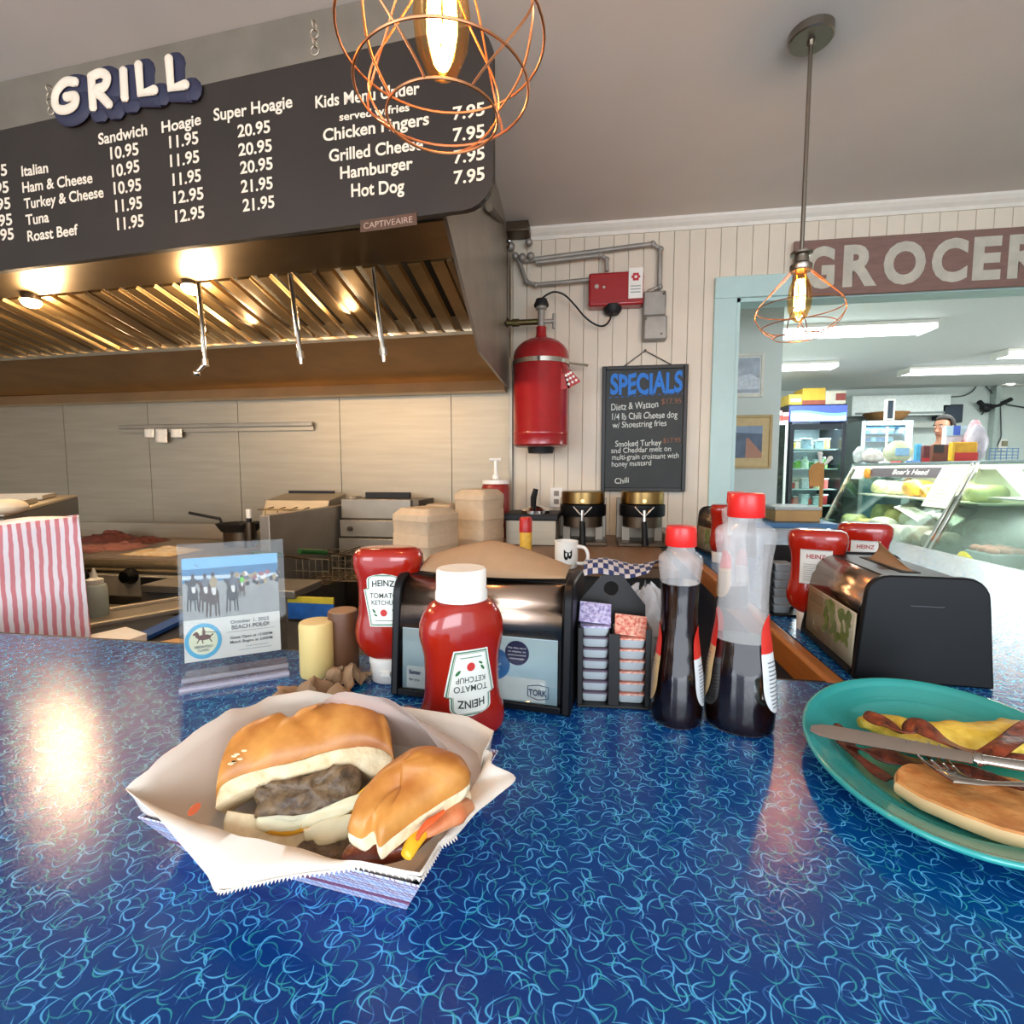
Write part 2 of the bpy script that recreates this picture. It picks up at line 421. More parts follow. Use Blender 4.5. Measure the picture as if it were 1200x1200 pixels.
bl.prism([a-ux*0.15, a+ux*0.55, a+ux*0.55-uy*0.05, a-ux*0.15-uy*0.05], (0, 0, 0.012))
tag(bl.build('blue_mat', mat('blue_strip', '1f4f97', 0.4), loc=(a.x, a.y, 0.851)), 'blue strip lying on the work table behind the sign holder', 'mat')
a = at(148, 746, Z=0.885)
pn = MB().prism([a, a+Vector((0.10, -0.03, -0.006)), a+Vector((0.10, -0.13, -0.006)), a+Vector((-0.04, -0.10, 0))], (0, 0, 0.030))
tag(pn.build('napkin_stack', M_white, loc=(a.x, a.y, 0.86)), 'corner of a white paper napkin stack behind the left bar edge', 'napkins')
a = at(207, 748, Z=0.885)
tag(MB().prism([a, a+Vector((0.30, -0.02, 0)), a+Vector((0.30, -0.14, 0)), a+Vector((-0.10, -0.14, 0))], (0, 0, -0.033)).build('cutting_board', mat('light_board', 'c79a62', 0.5), loc=(a.x, a.y, 0.852)), 'tan cutting board behind the bar at the sign holder', 'board')

# ================================================================ HOOD
hood = thing('exhaust_hood', 'long stainless kitchen exhaust hood hanging over the griddle', 'hood', (-2.6, 2.4, 2.0))
XR = -0.52
XF = -0.455
FF = at(518, 252, X=XF)
def xr(y): return XF + (XR-XF)*(y-FF.y)/(WALLY-FF.y)
PM = at(560, 413, X=XR)
for _ in range(4): PM = at(560, 413, X=xr(PM.y))
W = 4.9
def L_(p, px0, py0, dy=0.0):       # the matching point on the left end, seen at the frame's left border then carried on
    q = at(px0, py0, Y=p.y+dy); d = (q-p); return p + d*(W/abs(d.x))
M_hood = mat('hood_steel', '8c7a62', 0.34, 1.0, noise=0.12, ns=4, bump=0.05, bs=50, stretch=(1, 1, 6))
M_hoodin = mat('hood_inner_steel', 'a0773f', 0.45, 1.0, noise=0.15, ns=5, bump=0.05)
# end panel
t = 0.012
MB().prism([(XF, FF.y, FF.z), (PM.x, PM.y, PM.z), (XR, WALLY-0.006, PM.z), (XR, WALLY-0.006, CEIL-0.002), (XF, FF.y, CEIL-0.002)], (t, 0, 0)).build('end_panel', M_steel2, hood, smooth=False)
# front fascia (up to the ceiling)
cl = at(0, 100, Z=CEIL); cr = at(363, 20, Z=CEIL)
dirc = (cl-cr).normalized()
frl = Vector((XR-W, FF.y+ W*math.tan(R(3.0)), 0))
def fy(x, base): return base + (XF-x)*math.tan(R(4.0))
lx = XR-W
MB().prism([(XF, FF.y, FF.z), (lx, fy(lx, FF.y), FF.z+0.0), (lx, fy(lx, FF.y)+0.02, FF.z+0.0), (XF, FF.y+0.02, FF.z)], (0, 0, CEIL-FF.z-0.002)).build('front_fascia', M_steel2, hood, smooth=False)
# filters
FT, FB = at(508, 302, X=XF-0.085), at(545, 383, X=XF-0.095)
def hp(s, tt, lift=0.0):
    """point in the filter plane: s metres left of the right end, tt 0 top .. 1 bottom"""
    p = FT.lerp(FB, tt); x = p.x - s
    n = (FB-FT).cross(Vector((1, 0, 0))).normalized()
    return Vector((x, p.y + s*math.tan(R(3.0)), p.z)) + n*lift
nrm = (FB-FT).cross(Vector((1, 0, 0))).normalized()
if nrm.y > 0: nrm = -nrm
def hp(s, tt, lift=0.0):
    p = FT.lerp(FB, tt)
    return Vector((p.x - s, p.y + s*math.tan(R(3.0)), p.z)) + nrm*lift
# lip between the fascia and the filters, back board, dark lower plate, wall rail
def strip(mb, a, b, ts=0.008):
    """long sheet running the hood's length between right-end points a and b (each leans back to the left)"""
    la = Vector((lx, a.y + (a.x-lx)*math.tan(R(3.0)), a.z)); lb = Vector((lx, b.y + (b.x-lx)*math.tan(R(3.0)), b.z))
    n = (b-a).cross(Vector((1, 0, 0))).normalized()*ts
    mb.add([a, b, lb, la, a+n, b+n, lb+n, la+n], [(0,1,2,3),(7,6,5,4),(0,4,5,1),(2,6,7,3),(1,5,6,2),(0,3,7,4)])
    return mb
FTx, FBx = Vector((xr(FT.y), FT.y, FT.z)), Vector((xr(FB.y), FB.y, FB.z))
strip(MB(), Vector((XF-0.001, FF.y+0.021, FF.z)), FTx+Vector((0, -0.004, 0.001))).build('front_lip', M_hood, hood, smooth=False)
bkp = strip(MB(), FTx-nrm*0.06, FBx-nrm*0.06).build('filter_backing', mat('backing_black', '0c0a08', 0.7), hood, smooth=False)  # near-black sheet behind the baffles, seen through their gaps
LB = Vector((XR-0.001, WALLY-0.30, PM.z+0.02)); 
strip(MB(), FBx+Vector((0, 0.01, -0.004)), Vector((XR-0.001, WALLY-0.07, PM.z+0.05))).build('lower_plate', M_hoodin, hood, smooth=False)
strip(MB(), FBx+nrm*0.012+Vector((0, -0.012, 0.0)), FBx+nrm*0.004+Vector((0, 0.02, -0.012)), 0.01).build('filter_ledge', M_chrome, hood, smooth=False)
rail = MB()
rail.add([(XR, WALLY-0.075, PM.z+0.045), (XR, WALLY-0.12, PM.z-0.022), (lx, WALLY+0.03, PM.z-0.022), (lx, WALLY+0.075, PM.z+0.045),
          (XR, WALLY-0.01, PM.z+0.045), (XR, WALLY-0.01, PM.z-0.022), (lx, WALLY+0.13, PM.z-0.022), (lx, WALLY+0.13, PM.z+0.045)],
         [(0,1,2,3),(7,6,5,4),(0,4,5,1),(2,6,7,3),(1,5,6,2),(0,3,7,4)])
rail.build('wall_rail', mat('rail_steel', 'e0c49a', 0.38, 0.85, noise=0.08, ns=5), hood, smooth=False)
M_baf = mat('baffle_steel', '9a8058', 0.42, 1.0, noise=0.2, ns=7, bump=0.05)
fw = 0.50; nb = 6; s = -0.055; fi = 0
while s < W-0.1:
    pit = fw/nb
    for k in range(nb):
        a0 = s + k*pit + 0.012; a1 = s + (k+1)*pit - 0.012
        b = MB(); rs = []
        for tt in (0.01, 0.985):
            rs.append([hp(a0, tt, 0.0), hp(a0+0.006, tt, 0.014), hp(a1-0.006, tt, 0.014), hp(a1, tt, 0.0)])
        b.rings(rs); b.build('baffle', M_baf, hood, smooth=False)
    # frame bar between two filters
    b = MB(); rs = [[hp(s-0.008, tt, 0), hp(s-0.008, tt, 0.02), hp(s+0.008, tt, 0.02), hp(s+0.008, tt, 0)] for tt in (0.0, 1.0)]
    b.rings(rs); b.build('filter_frame', M_hood, hood, smooth=False)
    s += fw
# pull rings on the filters: small
for px, py in ((455, 335), (353, 345)):
    pass
# round hood lamps
M_dome = glow('hood_lamp_glow', 'ffd9a0', 14.0)
for i, (px, py, lb_) in enumerate([(38, 345, 'left round hood lamp glowing under the exhaust hood lip'), (225, 328, 'round hood lamp glowing beside the leftmost hanging nozzle pipe')]):
    p = at(px, py, plane=(FT+Vector((0, 0.10, 0)), nrm)) + nrm*0.03
    h = thing('hood_lamp', lb_, 'lamp', tuple(p), group='round lamps in the hood')
    MB().lathe([(0.03, 0.0), (0.034, 0.02), (0.03, 0.04)], p, 20).build('lamp_base', M_dsteel, h)
    MB().ball(p+Vector((0, 0, -0.004)), (0.034, 0.034, 0.022)).build('dome', M_dome, h)
    light('hood_bulb_and_fill', 'POINT', p+Vector((0, 0, -0.06)), 11, (1.0, 0.70, 0.40), radius=0.04)
for bx_, by_, be_ in ((-3.3, 2.45, 22), (-2.3, 2.25, 10), (-1.5, 2.1, 10), (-1.0, 2.02, 5)):  # added fill lights without fixtures, brightening the filters and the steel wall
    light('hood_bulb_and_fill', 'POINT', (bx_, by_, 2.03), be_, (1.0, 0.70, 0.40), radius=0.05)
# suppression nozzles hanging through the filters
for (x0, y0, x1, y1, kk, lb_) in [(234, 322, 241, 425, 1, 'leftmost drop pipe nozzle with crooked tip under the hood'), (341, 312, 352, 415, 0, 'middle straight drop pipe nozzle under the hood'), (438, 305, 449, 412, 0, 'rightmost straight drop pipe nozzle under the hood')]:
    p0 = at(x0, y0, plane=(FT+Vector((0, 0.08, 0)), nrm)) + nrm*0.03; p1 = at(x1, y1, Y=p0.y); p1.x = p0.x + (p1.x-p0.x)*1.0
    n_ = thing('nozzle_pipe', lb_, 'pipe', tuple(p1), group='nozzle pipes hanging under the hood')
    MB().cyl(p0, p1, 0.0085).build('pipe', M_chrome, n_)
    MB().cyl(p1+(p0-p1).normalized()*0.012, p1-(p0-p1).normalized()*0.012, 0.0135, 8).build('coupling', M_chrome, n_)
    if kk: MB().cyl(p1, p1+Vector((-0.028, -0.01, -0.035)), 0.008).ball(p1+Vector((-0.03, -0.01, -0.04)), 0.012).build('nozzle', M_chrome, n_)
    else: MB().cyl(p1, p1+Vector((0.002, 0, -0.035)), 0.009, 12, 0.006).build('nozzle', M_chrome, n_)

# ================================================================ MENU BOARD
def wl(px, py, pl): return at(px, py, plane=pl)
bn = Vector((math.sin(R(-5.2)), -math.cos(R(5.2)), 0.0)).normalized()   # faces the bar
bp0 = at(578, 200, Y=1.27)
BP = (bp0, bn)
bu = Vector((0, 0, 1)).cross(bn).normalized() ; bu = bu if bu.x > 0 else -bu
c1, c2, c3 = wl(578, 24, BP), wl(578, 229, BP), wl(0, 318, BP)
zt, zb = c1.z, wl(500, 252, BP).z
board = thing('menu_board', 'wide black menu board above the grill with white hand lettering', 'menu board', tuple(Vector((bp0.x-1.2, bp0.y+0.1, zb))))
def bpt(u, z): return Vector((bp0.x, bp0.y, 0)) + bu*u + Vector((0, 0, z))
Wb = 3.1; rr = 0.075; pts = []
zt = min(CEIL-0.06, wl(450, 52, BP).z)
for k in range(7):
    an = PI/2*k/6; pts.append(bpt(-rr + rr*math.cos(an), zt-rr+rr*math.sin(an)))
pts += [bpt(-Wb, zt), bpt(-Wb, zb)]
for k in range(7):
    an = -PI/2 + PI/2*k/6; pts.append(bpt(-rr + rr*math.cos(an), zb+rr+rr*math.sin(an)))
MB().prism(pts, -bn*0.018).build('panel', mat('menu_board_paint', '261f19', 0.5, noise=0.15, ns=5), board, smooth=False)
M_chalk = mat('cream_lettering', 'd9cdb8', 0.6, noise=0.05)
def bline(txt, x0, y0, x1, y1, h, bold=0.022):
    """letters between two pixels of the photograph on the board's plane"""
    p0, p1 = wl(x0, y0, BP), wl(x1, y1, BP); hh = (wl(x0, y0-h, BP)-p0).length
    text_on(MB(), txt, p0, p1, (0, 0, 1), hh, bold, lift=0.001, wob=0.02).build('lettering', M_chalk, board, smooth=False)
for a in [('Sandwich', 116, 170, 173, 158, 13), ('10.95', 130, 187, 163, 181, 14), ('10.95', 132, 208, 164, 201, 14), ('10.95', 134, 228, 166, 223, 14), ('11.95', 136, 249, 167, 244, 14), ('11.95', 138, 270, 169, 265, 14),
          ('Hoagie', 190, 156, 236, 146, 13), ('11.95', 199, 174, 233, 168, 14), ('11.95', 200, 196, 234, 190, 14), ('11.95', 203, 218, 236, 212, 14), ('12.95', 204, 239, 239, 233, 14), ('12.95', 206, 261, 240, 255, 14),
          ('Super Hoagie', 251, 142, 343, 126, 14), ('20.95', 279, 161, 317, 155, 14), ('20.95', 280, 183, 319, 177, 14), ('20.95', 282, 204, 320, 198, 14), ('21.95', 283, 226, 320, 221, 14), ('21.95', 285, 248, 322, 243, 14),
          ('Italian', 26, 207, 57, 202, 12), ('Ham & Cheese', 27, 226, 109, 214, 12), ('Turkey & Cheese', 29, 245, 122, 231, 12), ('Tuna', 31, 264, 58, 260, 12), ('Roast Beef', 33, 283, 92, 275, 12),
          ('10.95', -24, 211, 9, 205, 13), ('10.95', -22, 231, 11, 225, 13), ('10.95', -20, 250, 13, 244, 13), ('11.95', -18, 269, 15, 263, 13), ('11.95', -16, 285, 17, 280, 13),
          ('Kids Menu Under', 370, 127, 492, 110, 14), ('served w/fries', 398, 142, 480, 130, 9), ('Chicken Fingers', 379, 166, 503, 146, 14), ('Grilled Cheese', 386, 190, 496, 175, 14), ('Hamburger', 399, 210, 484, 198, 14), ('Hot Dog', 412, 231, 474, 225, 15),
          ('7.95', 531, 141, 568, 135, 15), ('7.95', 531, 166, 568, 161, 15), ('7.95', 532, 192, 568, 187, 15), ('7.95', 532, 216, 568, 211, 15)]:
    bline(*a)
# small name plate at the board foot
p0, p1 = wl(424, 268, BP), wl(488, 259, BP)
np_ = thing('name_plate', 'small engraved maker plate on the hood lip below the menu board', 'plate', tuple(p0))
up = Vector((0, 0, 1)); hh = (wl(424, 258, BP)-wl(424, 272, BP)).length
q0 = wl(423, 273, BP); q1 = wl(489, 264, BP)
MB().prism([q0, q1, q1+up*hh, q0+up*hh], bn*0.003).build('plate', mat('plate_bronze', '5a4436', 0.4, 0.6), np_, smooth=False)
text_on(MB(), 'CAPTIVEAIRE', wl(427, 269, BP), wl(484, 261, BP), up, hh*0.5, 0.0, lift=0.0035).build('lettering', mat('plate_letter', 'a08878', 0.5), np_, smooth=False)

# GRILL sign: rounded strokes
gs = thing('grill_sign', 'GRILL letter sign in rounded cream letters with navy shadow on the menu board', 'sign', tuple(wl(150, 130, BP)))
LET = {'G': [[(0.95, 0.93), (0.55, 1.0), (0.15, 0.75), (0.02, 0.4), (0.12, 0.1), (0.5, 0.0), (0.88, 0.12), (0.93, 0.42), (0.55, 0.45)]],
       'R': [[(0.15, 0.0), (0.12, 0.9)], [(0.12, 0.92), (0.6, 1.0), (0.95, 0.85), (0.8, 0.58), (0.3, 0.5), (0.6, 0.3), (0.98, 0.02)]],
       'I': [[(0.5, 1.0), (0.5, 0.0)]], 'L': [[(0.08, 1.0), (0.14, 0.04), (0.95, 0.06)]]}
M_navy = mat('sign_navy', '25263c', 0.6); 
def smooth_path(P, n=5):
    out = []
    for i in range(len(P)-1):
        p0 = P[max(0, i-1)]; p1 = P[i]; p2 = P[i+1]; p3 = P[min(len(P)-1, i+2)]
        for k in range(n):
            t = k/n
            out.append(tuple(0.5*((2*b)+(-a+c)*t+(2*a-5*b+4*c-d)*t*t+(-a+3*b-3*c+d)*t**3) for a, b, c, d in zip(p0, p1, p2, p3)))
    out.append(tuple(P[-1])); return out
bk_ = MB()
for ch, (x0, x1, yb0, yb1, h) in zip('GRILL', [(74, 100, 137, 132, 32), (115, 137, 132, 129, 38), (150, 160, 122, 119, 30), (171, 190, 118, 114, 34), (206, 226, 112, 108, 35)]):
    if ch == 'I': x0, x1 = 148, 162
    b = MB()
    for st in LET[ch]:
        sp = smooth_path(st) if ch in 'GR' and len(st) > 2 else st
        P = []
        for u, v in sp:
            px = x0 + (x1-x0)*u - (1-0)*v*1.5; py = (yb0 + (yb1-yb0)*u) - h*v
            P.append(wl(px, py, BP) + bn*0.022)
        b.tube(P, 0.0135, 10, flat=(bn, 0.45))
        for e in (P[0], P[-1]): b.ball(e, (0.0135, 0.006, 0.0135), 10, 6)
        Q = [p - bn*0.012 + Vector((0.008, 0, -0.006)) for p in P]
        bk_.tube(Q, 0.033, 12, flat=(bn, 0.25))
        for e in (Q[0], Q[-1]): bk_.ball(e, (0.033, 0.008, 0.033), 14, 6)
    b.build('letter', M_chalk, gs)
bk_.build('backing', M_navy, gs)
# hanging chains
for px in (372, 60):
    c = at(px, 60, plane=BP); ch = thing('board_chain', 'short steel chain holding up the menu board near the near pendant' if px == 372 else 'short steel chain holding up the left part of the menu board', 'chain', (c.x, c.y, zt), group='chains of the menu board')
    for k in range(4):
        z = zt + 0.012 + k*0.02
        if z < CEIL-0.012: MB().ring((c.x, c.y-0.012, z), 0.011, 0.0022, 14, Matrix.Rotation(PI/2, 4, 'X') @ Matrix.Rotation(k*PI/2, 4, 'Y'), 6).build('link', M_steel, ch)

# ================================================================ TICKET RAIL
p0, p1 = at(137, 500, Y=wy(-2.4)-0.03), at(365, 497, Y=wy(-1.2)-0.03)
p0.y = wy(p0.x)-0.02; p1.y = wy(p1.x)-0.02; p0.z = p1.z = (p0.z+p1.z)/2
tr = thing('ticket_rail', 'long steel order ticket rail on the stainless wall', 'rail', tuple(p0))
dz = Vector((0, 0, 0.013)); dy = Vector((0, -0.02, 0))
MB().prism([p0-dz, p1-dz, p1+dz, p0+dz], dy).build('rail', M_steel2, tr, bevel=0.003)
MB().prism([p0-dz*3, p1-dz*3, p1-dz, p0-dz], dy*0.1).build('backplate', M_steel, tr, smooth=False)
M_paper = mat('ticket_paper', 'e9dcc8', 0.6, noise=0.04)
for i, (px, pw_, ph, lb_) in enumerate([(171, 12, 10, 'cream order ticket hanging left in the steel ticket rail'), (185, 14, 16, 'longest cream order ticket in the steel ticket rail'), (203, 13, 10, 'right cream order ticket of three in the ticket rail')]):
    a, b = at(px-pw_/2, 504, Y=wy(-2.4)-0.05), at(px+pw_/2, 504, Y=wy(-2.4)-0.05); hh = ph*0.0058; a.y = b.y = p0.y-0.022+i*0.0
    tk = MB().grid(lambda u, v: a.lerp(b, u)+Vector((0, -0.004*math.sin(v*2), -hh*v+0.01)), 3, 6)
    tag(tk.build('order_ticket', M_paper, loc=tuple(a-Vector((0, 0, hh))), solid=0.0006), lb_, 'ticket', 'order tickets in the rail')
# ================================================================ FIRE SYSTEM ON THE BACK WALL
M_red = mat('fire_red', '9b1c20', 0.28, noise=0.06, coat=0.4)
M_galv = mat('galvanised', '98938a', 0.45, 0.35, noise=0.15, ns=12)
M_brass = mat('brass_old', '6b6240', 0.4, 0.9, noise=0.2)
yw = WALLY
cc = at(634, 460, Y=yw-0.19); rc = (at(667, 470, Y=yw-0.19)-at(602, 470, Y=yw-0.19)).length/2*0.985
zt_, zb_ = at(634, 392, Y=yw-0.19).z, at(634, 524, Y=yw-0.19).z
cyl = thing('fire_cylinder', 'tall red fire suppression cylinder strapped to the white wall', 'cylinder', (cc.x, cc.y, zb_))
H = zt_-zb_
MB().lathe([(rc*0.9, 0), (rc, 0.012), (rc, 0.10*H), (rc*1.012, 0.105*H), (rc*1.012, 0.13*H), (rc, 0.135*H), (rc, H*0.80)] + [(rc*math.cos(a), H*0.80 + (H*0.17)*math.sin(a)) for a in [0.3, 0.6, 0.85, 1.05, 1.22, 1.35]] + [(rc*0.2, H*0.985), (0.028, H), (0.028, H+0.04)], (cc.x, cc.y, zb_), 40).build('tank', M_red, cyl)
MB().lathe([(rc+0.003, -0.012), (rc+0.006, -0.012), (rc+0.006, 0.012), (rc+0.003, 0.012)], (cc.x, cc.y, zb_+H*0.74), 40, cap0=False, cap1=False).tube([(cc.x+rc, cc.y-0.01, zb_+H*0.74), (cc.x+rc+0.10, cc.y+0.08, zb_+H*0.74)], 0.009, 8).build('strap', M_chrome, cyl)
MB().lathe([(rc*0.45, -0.035), (rc*0.5, 0.001)], (cc.x, cc.y, zb_), 20).build('foot', M_blackm, cyl)
zn = zb_+H+0.04
MB().lathe([(0.02, 0), (0.02, 0.09), (0.03, 0.095), (0.03, 0.11)], (cc.x, cc.y, zn), 16).cyl((cc.x, cc.y, zn+0.03), (cc.x+0.07, cc.y, zn+0.03), 0.012).build('valve', M_galv, cyl)
MB().cyl((cc.x+0.07, cc.y, zn-0.01), (cc.x+0.07, cc.y, zn+0.07), 0.009).build('valve_handle', M_galv, cyl)
MB().lathe([(0.04, 0.11), (0.042, 0.12), (0.03, 0.15), (0.015, 0.155)], (cc.x, cc.y, zn), 16).build('valve_cap', M_blackm, cyl)
px0 = at(598, 377, Y=cc.y)
MB().cyl((cc.x-0.02, cc.y, zn+0.03), (px0.x-0.02, cc.y, zn+0.03), 0.016).cyl((px0.x+0.01, cc.y, zn+0.03), (px0.x+0.05, cc.y, zn+0.03), 0.022, 8).build('discharge_pipe', M_brass, cyl)
P = [(636, 355), (640, 346), (650, 342), (662, 346), (674, 358), (685, 371), (697, 380), (707, 382), (714, 376), (717, 366)]
hs = [at(*p, Y=yw-0.15+0.008*i) for i, p in enumerate(P)]
hs[0] = Vector((cc.x, cc.y, zn+0.15))
tag(MB().tube([Vector(q) for q in smooth_path([tuple(h) for h in hs])], 0.0055).build('control_hose', M_blackm, loc=tuple(hs[-1])), 'thin black hose looping from the cylinder valve to the red box', 'hose')
# two small fly swatters hanging on the strap
for k, (px, py, lb_) in enumerate([(660, 455, 'red fly swatter hanging left on the cylinder strap'), (672, 450, 'red and white checked fly swatter hanging right on the strap')]):
    p = at(px, py, Y=cc.y-rc*0.62); q = at(655, 417, Y=cc.y-rc*0.62)
    sw = thing('fly_swatter', lb_, 'fly swatter', tuple(p), group='fly swatters on the cylinder')
    MB().tube([q, q.lerp(p, 0.55)], 0.005).build('handle', mat('swatter_red', 'a52a28', 0.5), sw)
    d = (p-q).normalized(); sd = d.cross(Vector((0, -1, 0))).normalized()
    s0 = q.lerp(p, 0.55)
    MB().prism([s0+sd*0.02, s0-sd*0.02, s0-sd*0.04+d*0.085, s0+sd*0.04+d*0.085], (0, -0.004, 0)).build('paddle', mat('swatter_red', 'a52a28'), sw, bevel=0.002)
    if k:
        for i in range(3):
            for j in range(3):
                c = s0 + d*(0.018+0.024*i) + sd*(0.02*(j-1)*(0.7+0.2*i)) + Vector((0, -0.006, 0))
                MB().box(c, (0.012, 0.003, 0.012)).build('check', M_white, sw)
# red release box
a, b = at(690, 320, Y=yw-0.09), at(754, 356, Y=yw-0.09)
bx = thing('control_box', 'red steel release box with white label on the back wall', 'box', (a.x, yw, b.z))
MB().span((a.x, yw-0.09, b.z), (b.x, yw-0.001, a.z)).build('housing', M_red, bx, bevel=0.012, segs=3)
hh = a.z-b.z
MB().span((a.x, yw-0.094, a.z-hh*0.22), (b.x, yw-0.088, a.z-hh*0.19)).span((a.x, yw-0.094, b.z+hh*0.16), (b.x, yw-0.088, b.z+hh*0.19)).build('crease', M_red, bx)
l0, l1 = at(737, 314, Y=yw-0.097), at(753, 349, Y=yw-0.097)
MB().span((l0.x, yw-0.098, l1.z), (l1.x, yw-0.094, l0.z)).build('label', M_white, bx, smooth=False)
lz = (l0.z-l1.z); lw = l1.x-l0.x
fl = MB(); 
for k in range(6):
    an = k*PI/3; c = Vector((l0.x+lw*0.5+math.cos(an)*lw*0.2, yw-0.0985, l1.z+lz*0.70+math.sin(an)*lw*0.2)); fl.ball(c, (lw*0.12, 0.0008, lw*0.12), 8, 5)
fl.build('emblem', mat('label_red', 'c0303a', 0.5), bx)
gl = MB()
for k in range(3): gl.box((l0.x+lw*0.5, yw-0.0985, l1.z+lz*(0.4-0.1*k)), (lw*0.7, 0.001, lz*0.035))
gl.build('printed_lines', mat('label_grey', '9aa39c', 0.5), bx)
MB().lathe([(0.05, 0), (0.05, -0.03), (0.035, -0.05)], at(718, 358, Y=yw-0.05), 16).build('knob', M_blackm, bx)
MB().cyl((a.x+0.045, yw-0.095, a.z-hh*0.42), (a.x+0.045, yw-0.088, a.z-hh*0.42), 0.012).cyl((a.x+0.085, yw-0.095, a.z-hh*0.45), (a.x+0.085, yw-0.088, a.z-hh*0.45), 0.008).build('lock', M_chrome, bx)
# grey junction boxes
a, b = at(754, 341, Y=yw-0.06), at(781, 398, Y=yw-0.06); m = at(760, 370, Y=yw-0.06)
jb = thing('junction_box', 'grey two-part electrical junction box beside the red release box', 'box', (a.x, yw, b.z))
MB().span((a.x, yw-0.06, m.z), (b.x-0.005, yw-0.001, a.z)).build('cover', M_galv, jb, bevel=0.01)
MB().span((a.x+0.004, yw-0.072, b.z), (b.x+0.002, yw-0.001, m.z-0.001)).build('cover', M_galv, jb, bevel=0.01)
for qx, qz in ((a.x+0.015, m.z-0.02), (b.x-0.02, a.z-0.02), (b.x-0.03, b.z+0.03)):
    MB().cyl((qx, yw-0.078, qz), (qx, yw-0.058, qz), 0.006, 8).build('screw', M_dsteel, jb)
# conduits
def conduit(lb_, pix, r=0.0125, y=yw-0.035):
    P = [at(px, py, Y=y) for px, py in pix]
    c = thing('conduit', lb_, 'pipe', tuple(P[0]), group='grey conduits on the back wall')
    MB().tube(P, r, 10).build('pipe', M_galv, c)
    for p in P[1:-1]: MB().ball(p, r*1.3, 12, 8).build('elbow', M_galv, c)
    return c
conduit('topmost grey conduit running right and down to the junction box', [(612, 306), (765, 286), (774, 292), (773, 336), (760, 342)], 0.014)
conduit('short grey conduit dropping onto the red release box', [(628, 308), (704, 299), (711, 304), (711, 318)], 0.0125, yw-0.06)
conduit('lower grey conduit bending into the left side of the red box', [(606, 300), (617, 330), (628, 334), (690, 328)], 0.0125, yw-0.055)
a, b = at(594, 270, Y=yw-0.03), at(622, 292, Y=yw-0.03)
tb = thing('pipe_junction', 'dark bracket with clustered pipe fittings at the hood corner', 'fitting', (a.x, yw, b.z))
MB().span((a.x, yw-0.14, a.z-0.055), (b.x, yw-0.02, a.z)).build('bracket', M_dsteel, tb, bevel=0.005)
for px, py, r in ((598, 289, 0.028), (612, 302, 0.024), (622, 300, 0.022), (604, 300, 0.02), (620, 284, 0.022)):
    MB().ball(at(px, py, Y=yw-0.07), r, 12, 8).build('fitting', M_galv, tb)
p0, p1, p2 = at(573, 243, Y=2.2), at(588, 262, Y=2.9), at(592, 290, Y=3.02)
vp = thing('vertical_pipe', 'dark pipe running down the outside of the hood end', 'pipe', tuple(p2))
MB().tube([p0, p1, (p1.x, 3.0, p1.z-0.05), (p1.x, 3.0, at(592, 380, Y=3.0).z), (px0.x, cc.y, zn+0.03)], 0.016, 10).build('pipe', M_dsteel, vp)
MB().ball((p1.x, 3.0, at(592, 378, Y=3.0).z), 0.032).ball((p1.x, 3.0, p1.z-0.07), 0.03).build('fitting', M_dsteel, vp)
# small round inspection knob and drip on hood side
# wall socket
a = at(652, 583, Y=yw-0.01)
so = thing('wall_socket', 'white wall socket on the beadboard behind the lever device', 'socket', tuple(a))
MB().box((a.x, yw-0.005, a.z), (0.075, 0.008, 0.12)).build('plate', M_white, so, bevel=0.002)
for dz_ in (0.025, -0.025): MB().box((a.x, yw-0.0105, a.z+dz_), (0.03, 0.003, 0.03)).build('outlet', mat('socket_dark', '8a8478'), so)

# ================================================================ SPECIALS CHALKBOARD
A, B, C, D = at(706, 431, Y=yw-0.03), at(807, 425, Y=yw-0.03), at(806, 577, Y=yw-0.03), at(707, 575, Y=yw-0.03)
zt2, zb2 = (A.z+B.z)/2, (C.z+D.z)/2; x0, x1 = A.x, B.x
SPY = yw-0.03
sb = thing('specials_board', 'black framed specials chalkboard hanging from a string on the wall', 'chalkboard', ((x0+x1)/2, yw, zb2))
fr = 0.022
MB().span((x0+fr*0.7, SPY+0.004, zb2+fr*0.7), (x1-fr*0.7, yw-0.002, zt2-fr*0.7)).build('slate', mat('slate', '202624', 0.55, noise=0.35, ns=9), sb, smooth=False)
M_bframe = mat('board_frame', '1b1c1b', 0.45)
for q0, q1 in (((x0, zb2), (x0+fr, zt2)), ((x1-fr, zb2), (x1, zt2)), ((x0+fr, zb2), (x1-fr, zb2+fr)), ((x0+fr, zt2-fr), (x1-fr, zt2))):
    MB().span((q0[0], SPY-0.006, q0[1]), (q1[0], yw-0.002, q1[1])).build('frame_bar', M_bframe, sb, bevel=0.003)
nail = at(756, 411, Y=yw-0.012)
MB().tube([at(729, 431, Y=yw-0.02), nail, at(786, 427, Y=yw-0.02)], 0.003, 6).build('string', M_blackm, sb)
MB().cyl((nail.x, yw-0.025, nail.z), (nail.x, yw, nail.z), 0.007, 8).build('nail', M_dsteel, sb)
SPL = (Vector((0, SPY+0.003, 0)), Vector((0, -1, 0)))
def cline(txt, xa, ya, xb, yb, h, m, bold=0.0):
    s_ = 6.667; o_ = (700, 410)
    p0, p1 = at(o_[0]+xa/s_, o_[1]+ya/s_, plane=SPL), at(o_[0]+xb/s_, o_[1]+yb/s_, plane=SPL)
    text_on(MB(), txt, p0, p1, (0, 0, 1), h/s_*0.00495, bold, lift=0.001, wob=0.05).build('lettering', m, sb, smooth=False)
M_chw = mat('white_chalk', 'c9cec6', 0.8, noise=0.2, ns=200); M_chb = mat('blue_chalk', '2f78cc', 0.7, noise=0.15, ns=120); M_cho = mat('orange_chalk', '8d5f45', 0.8)
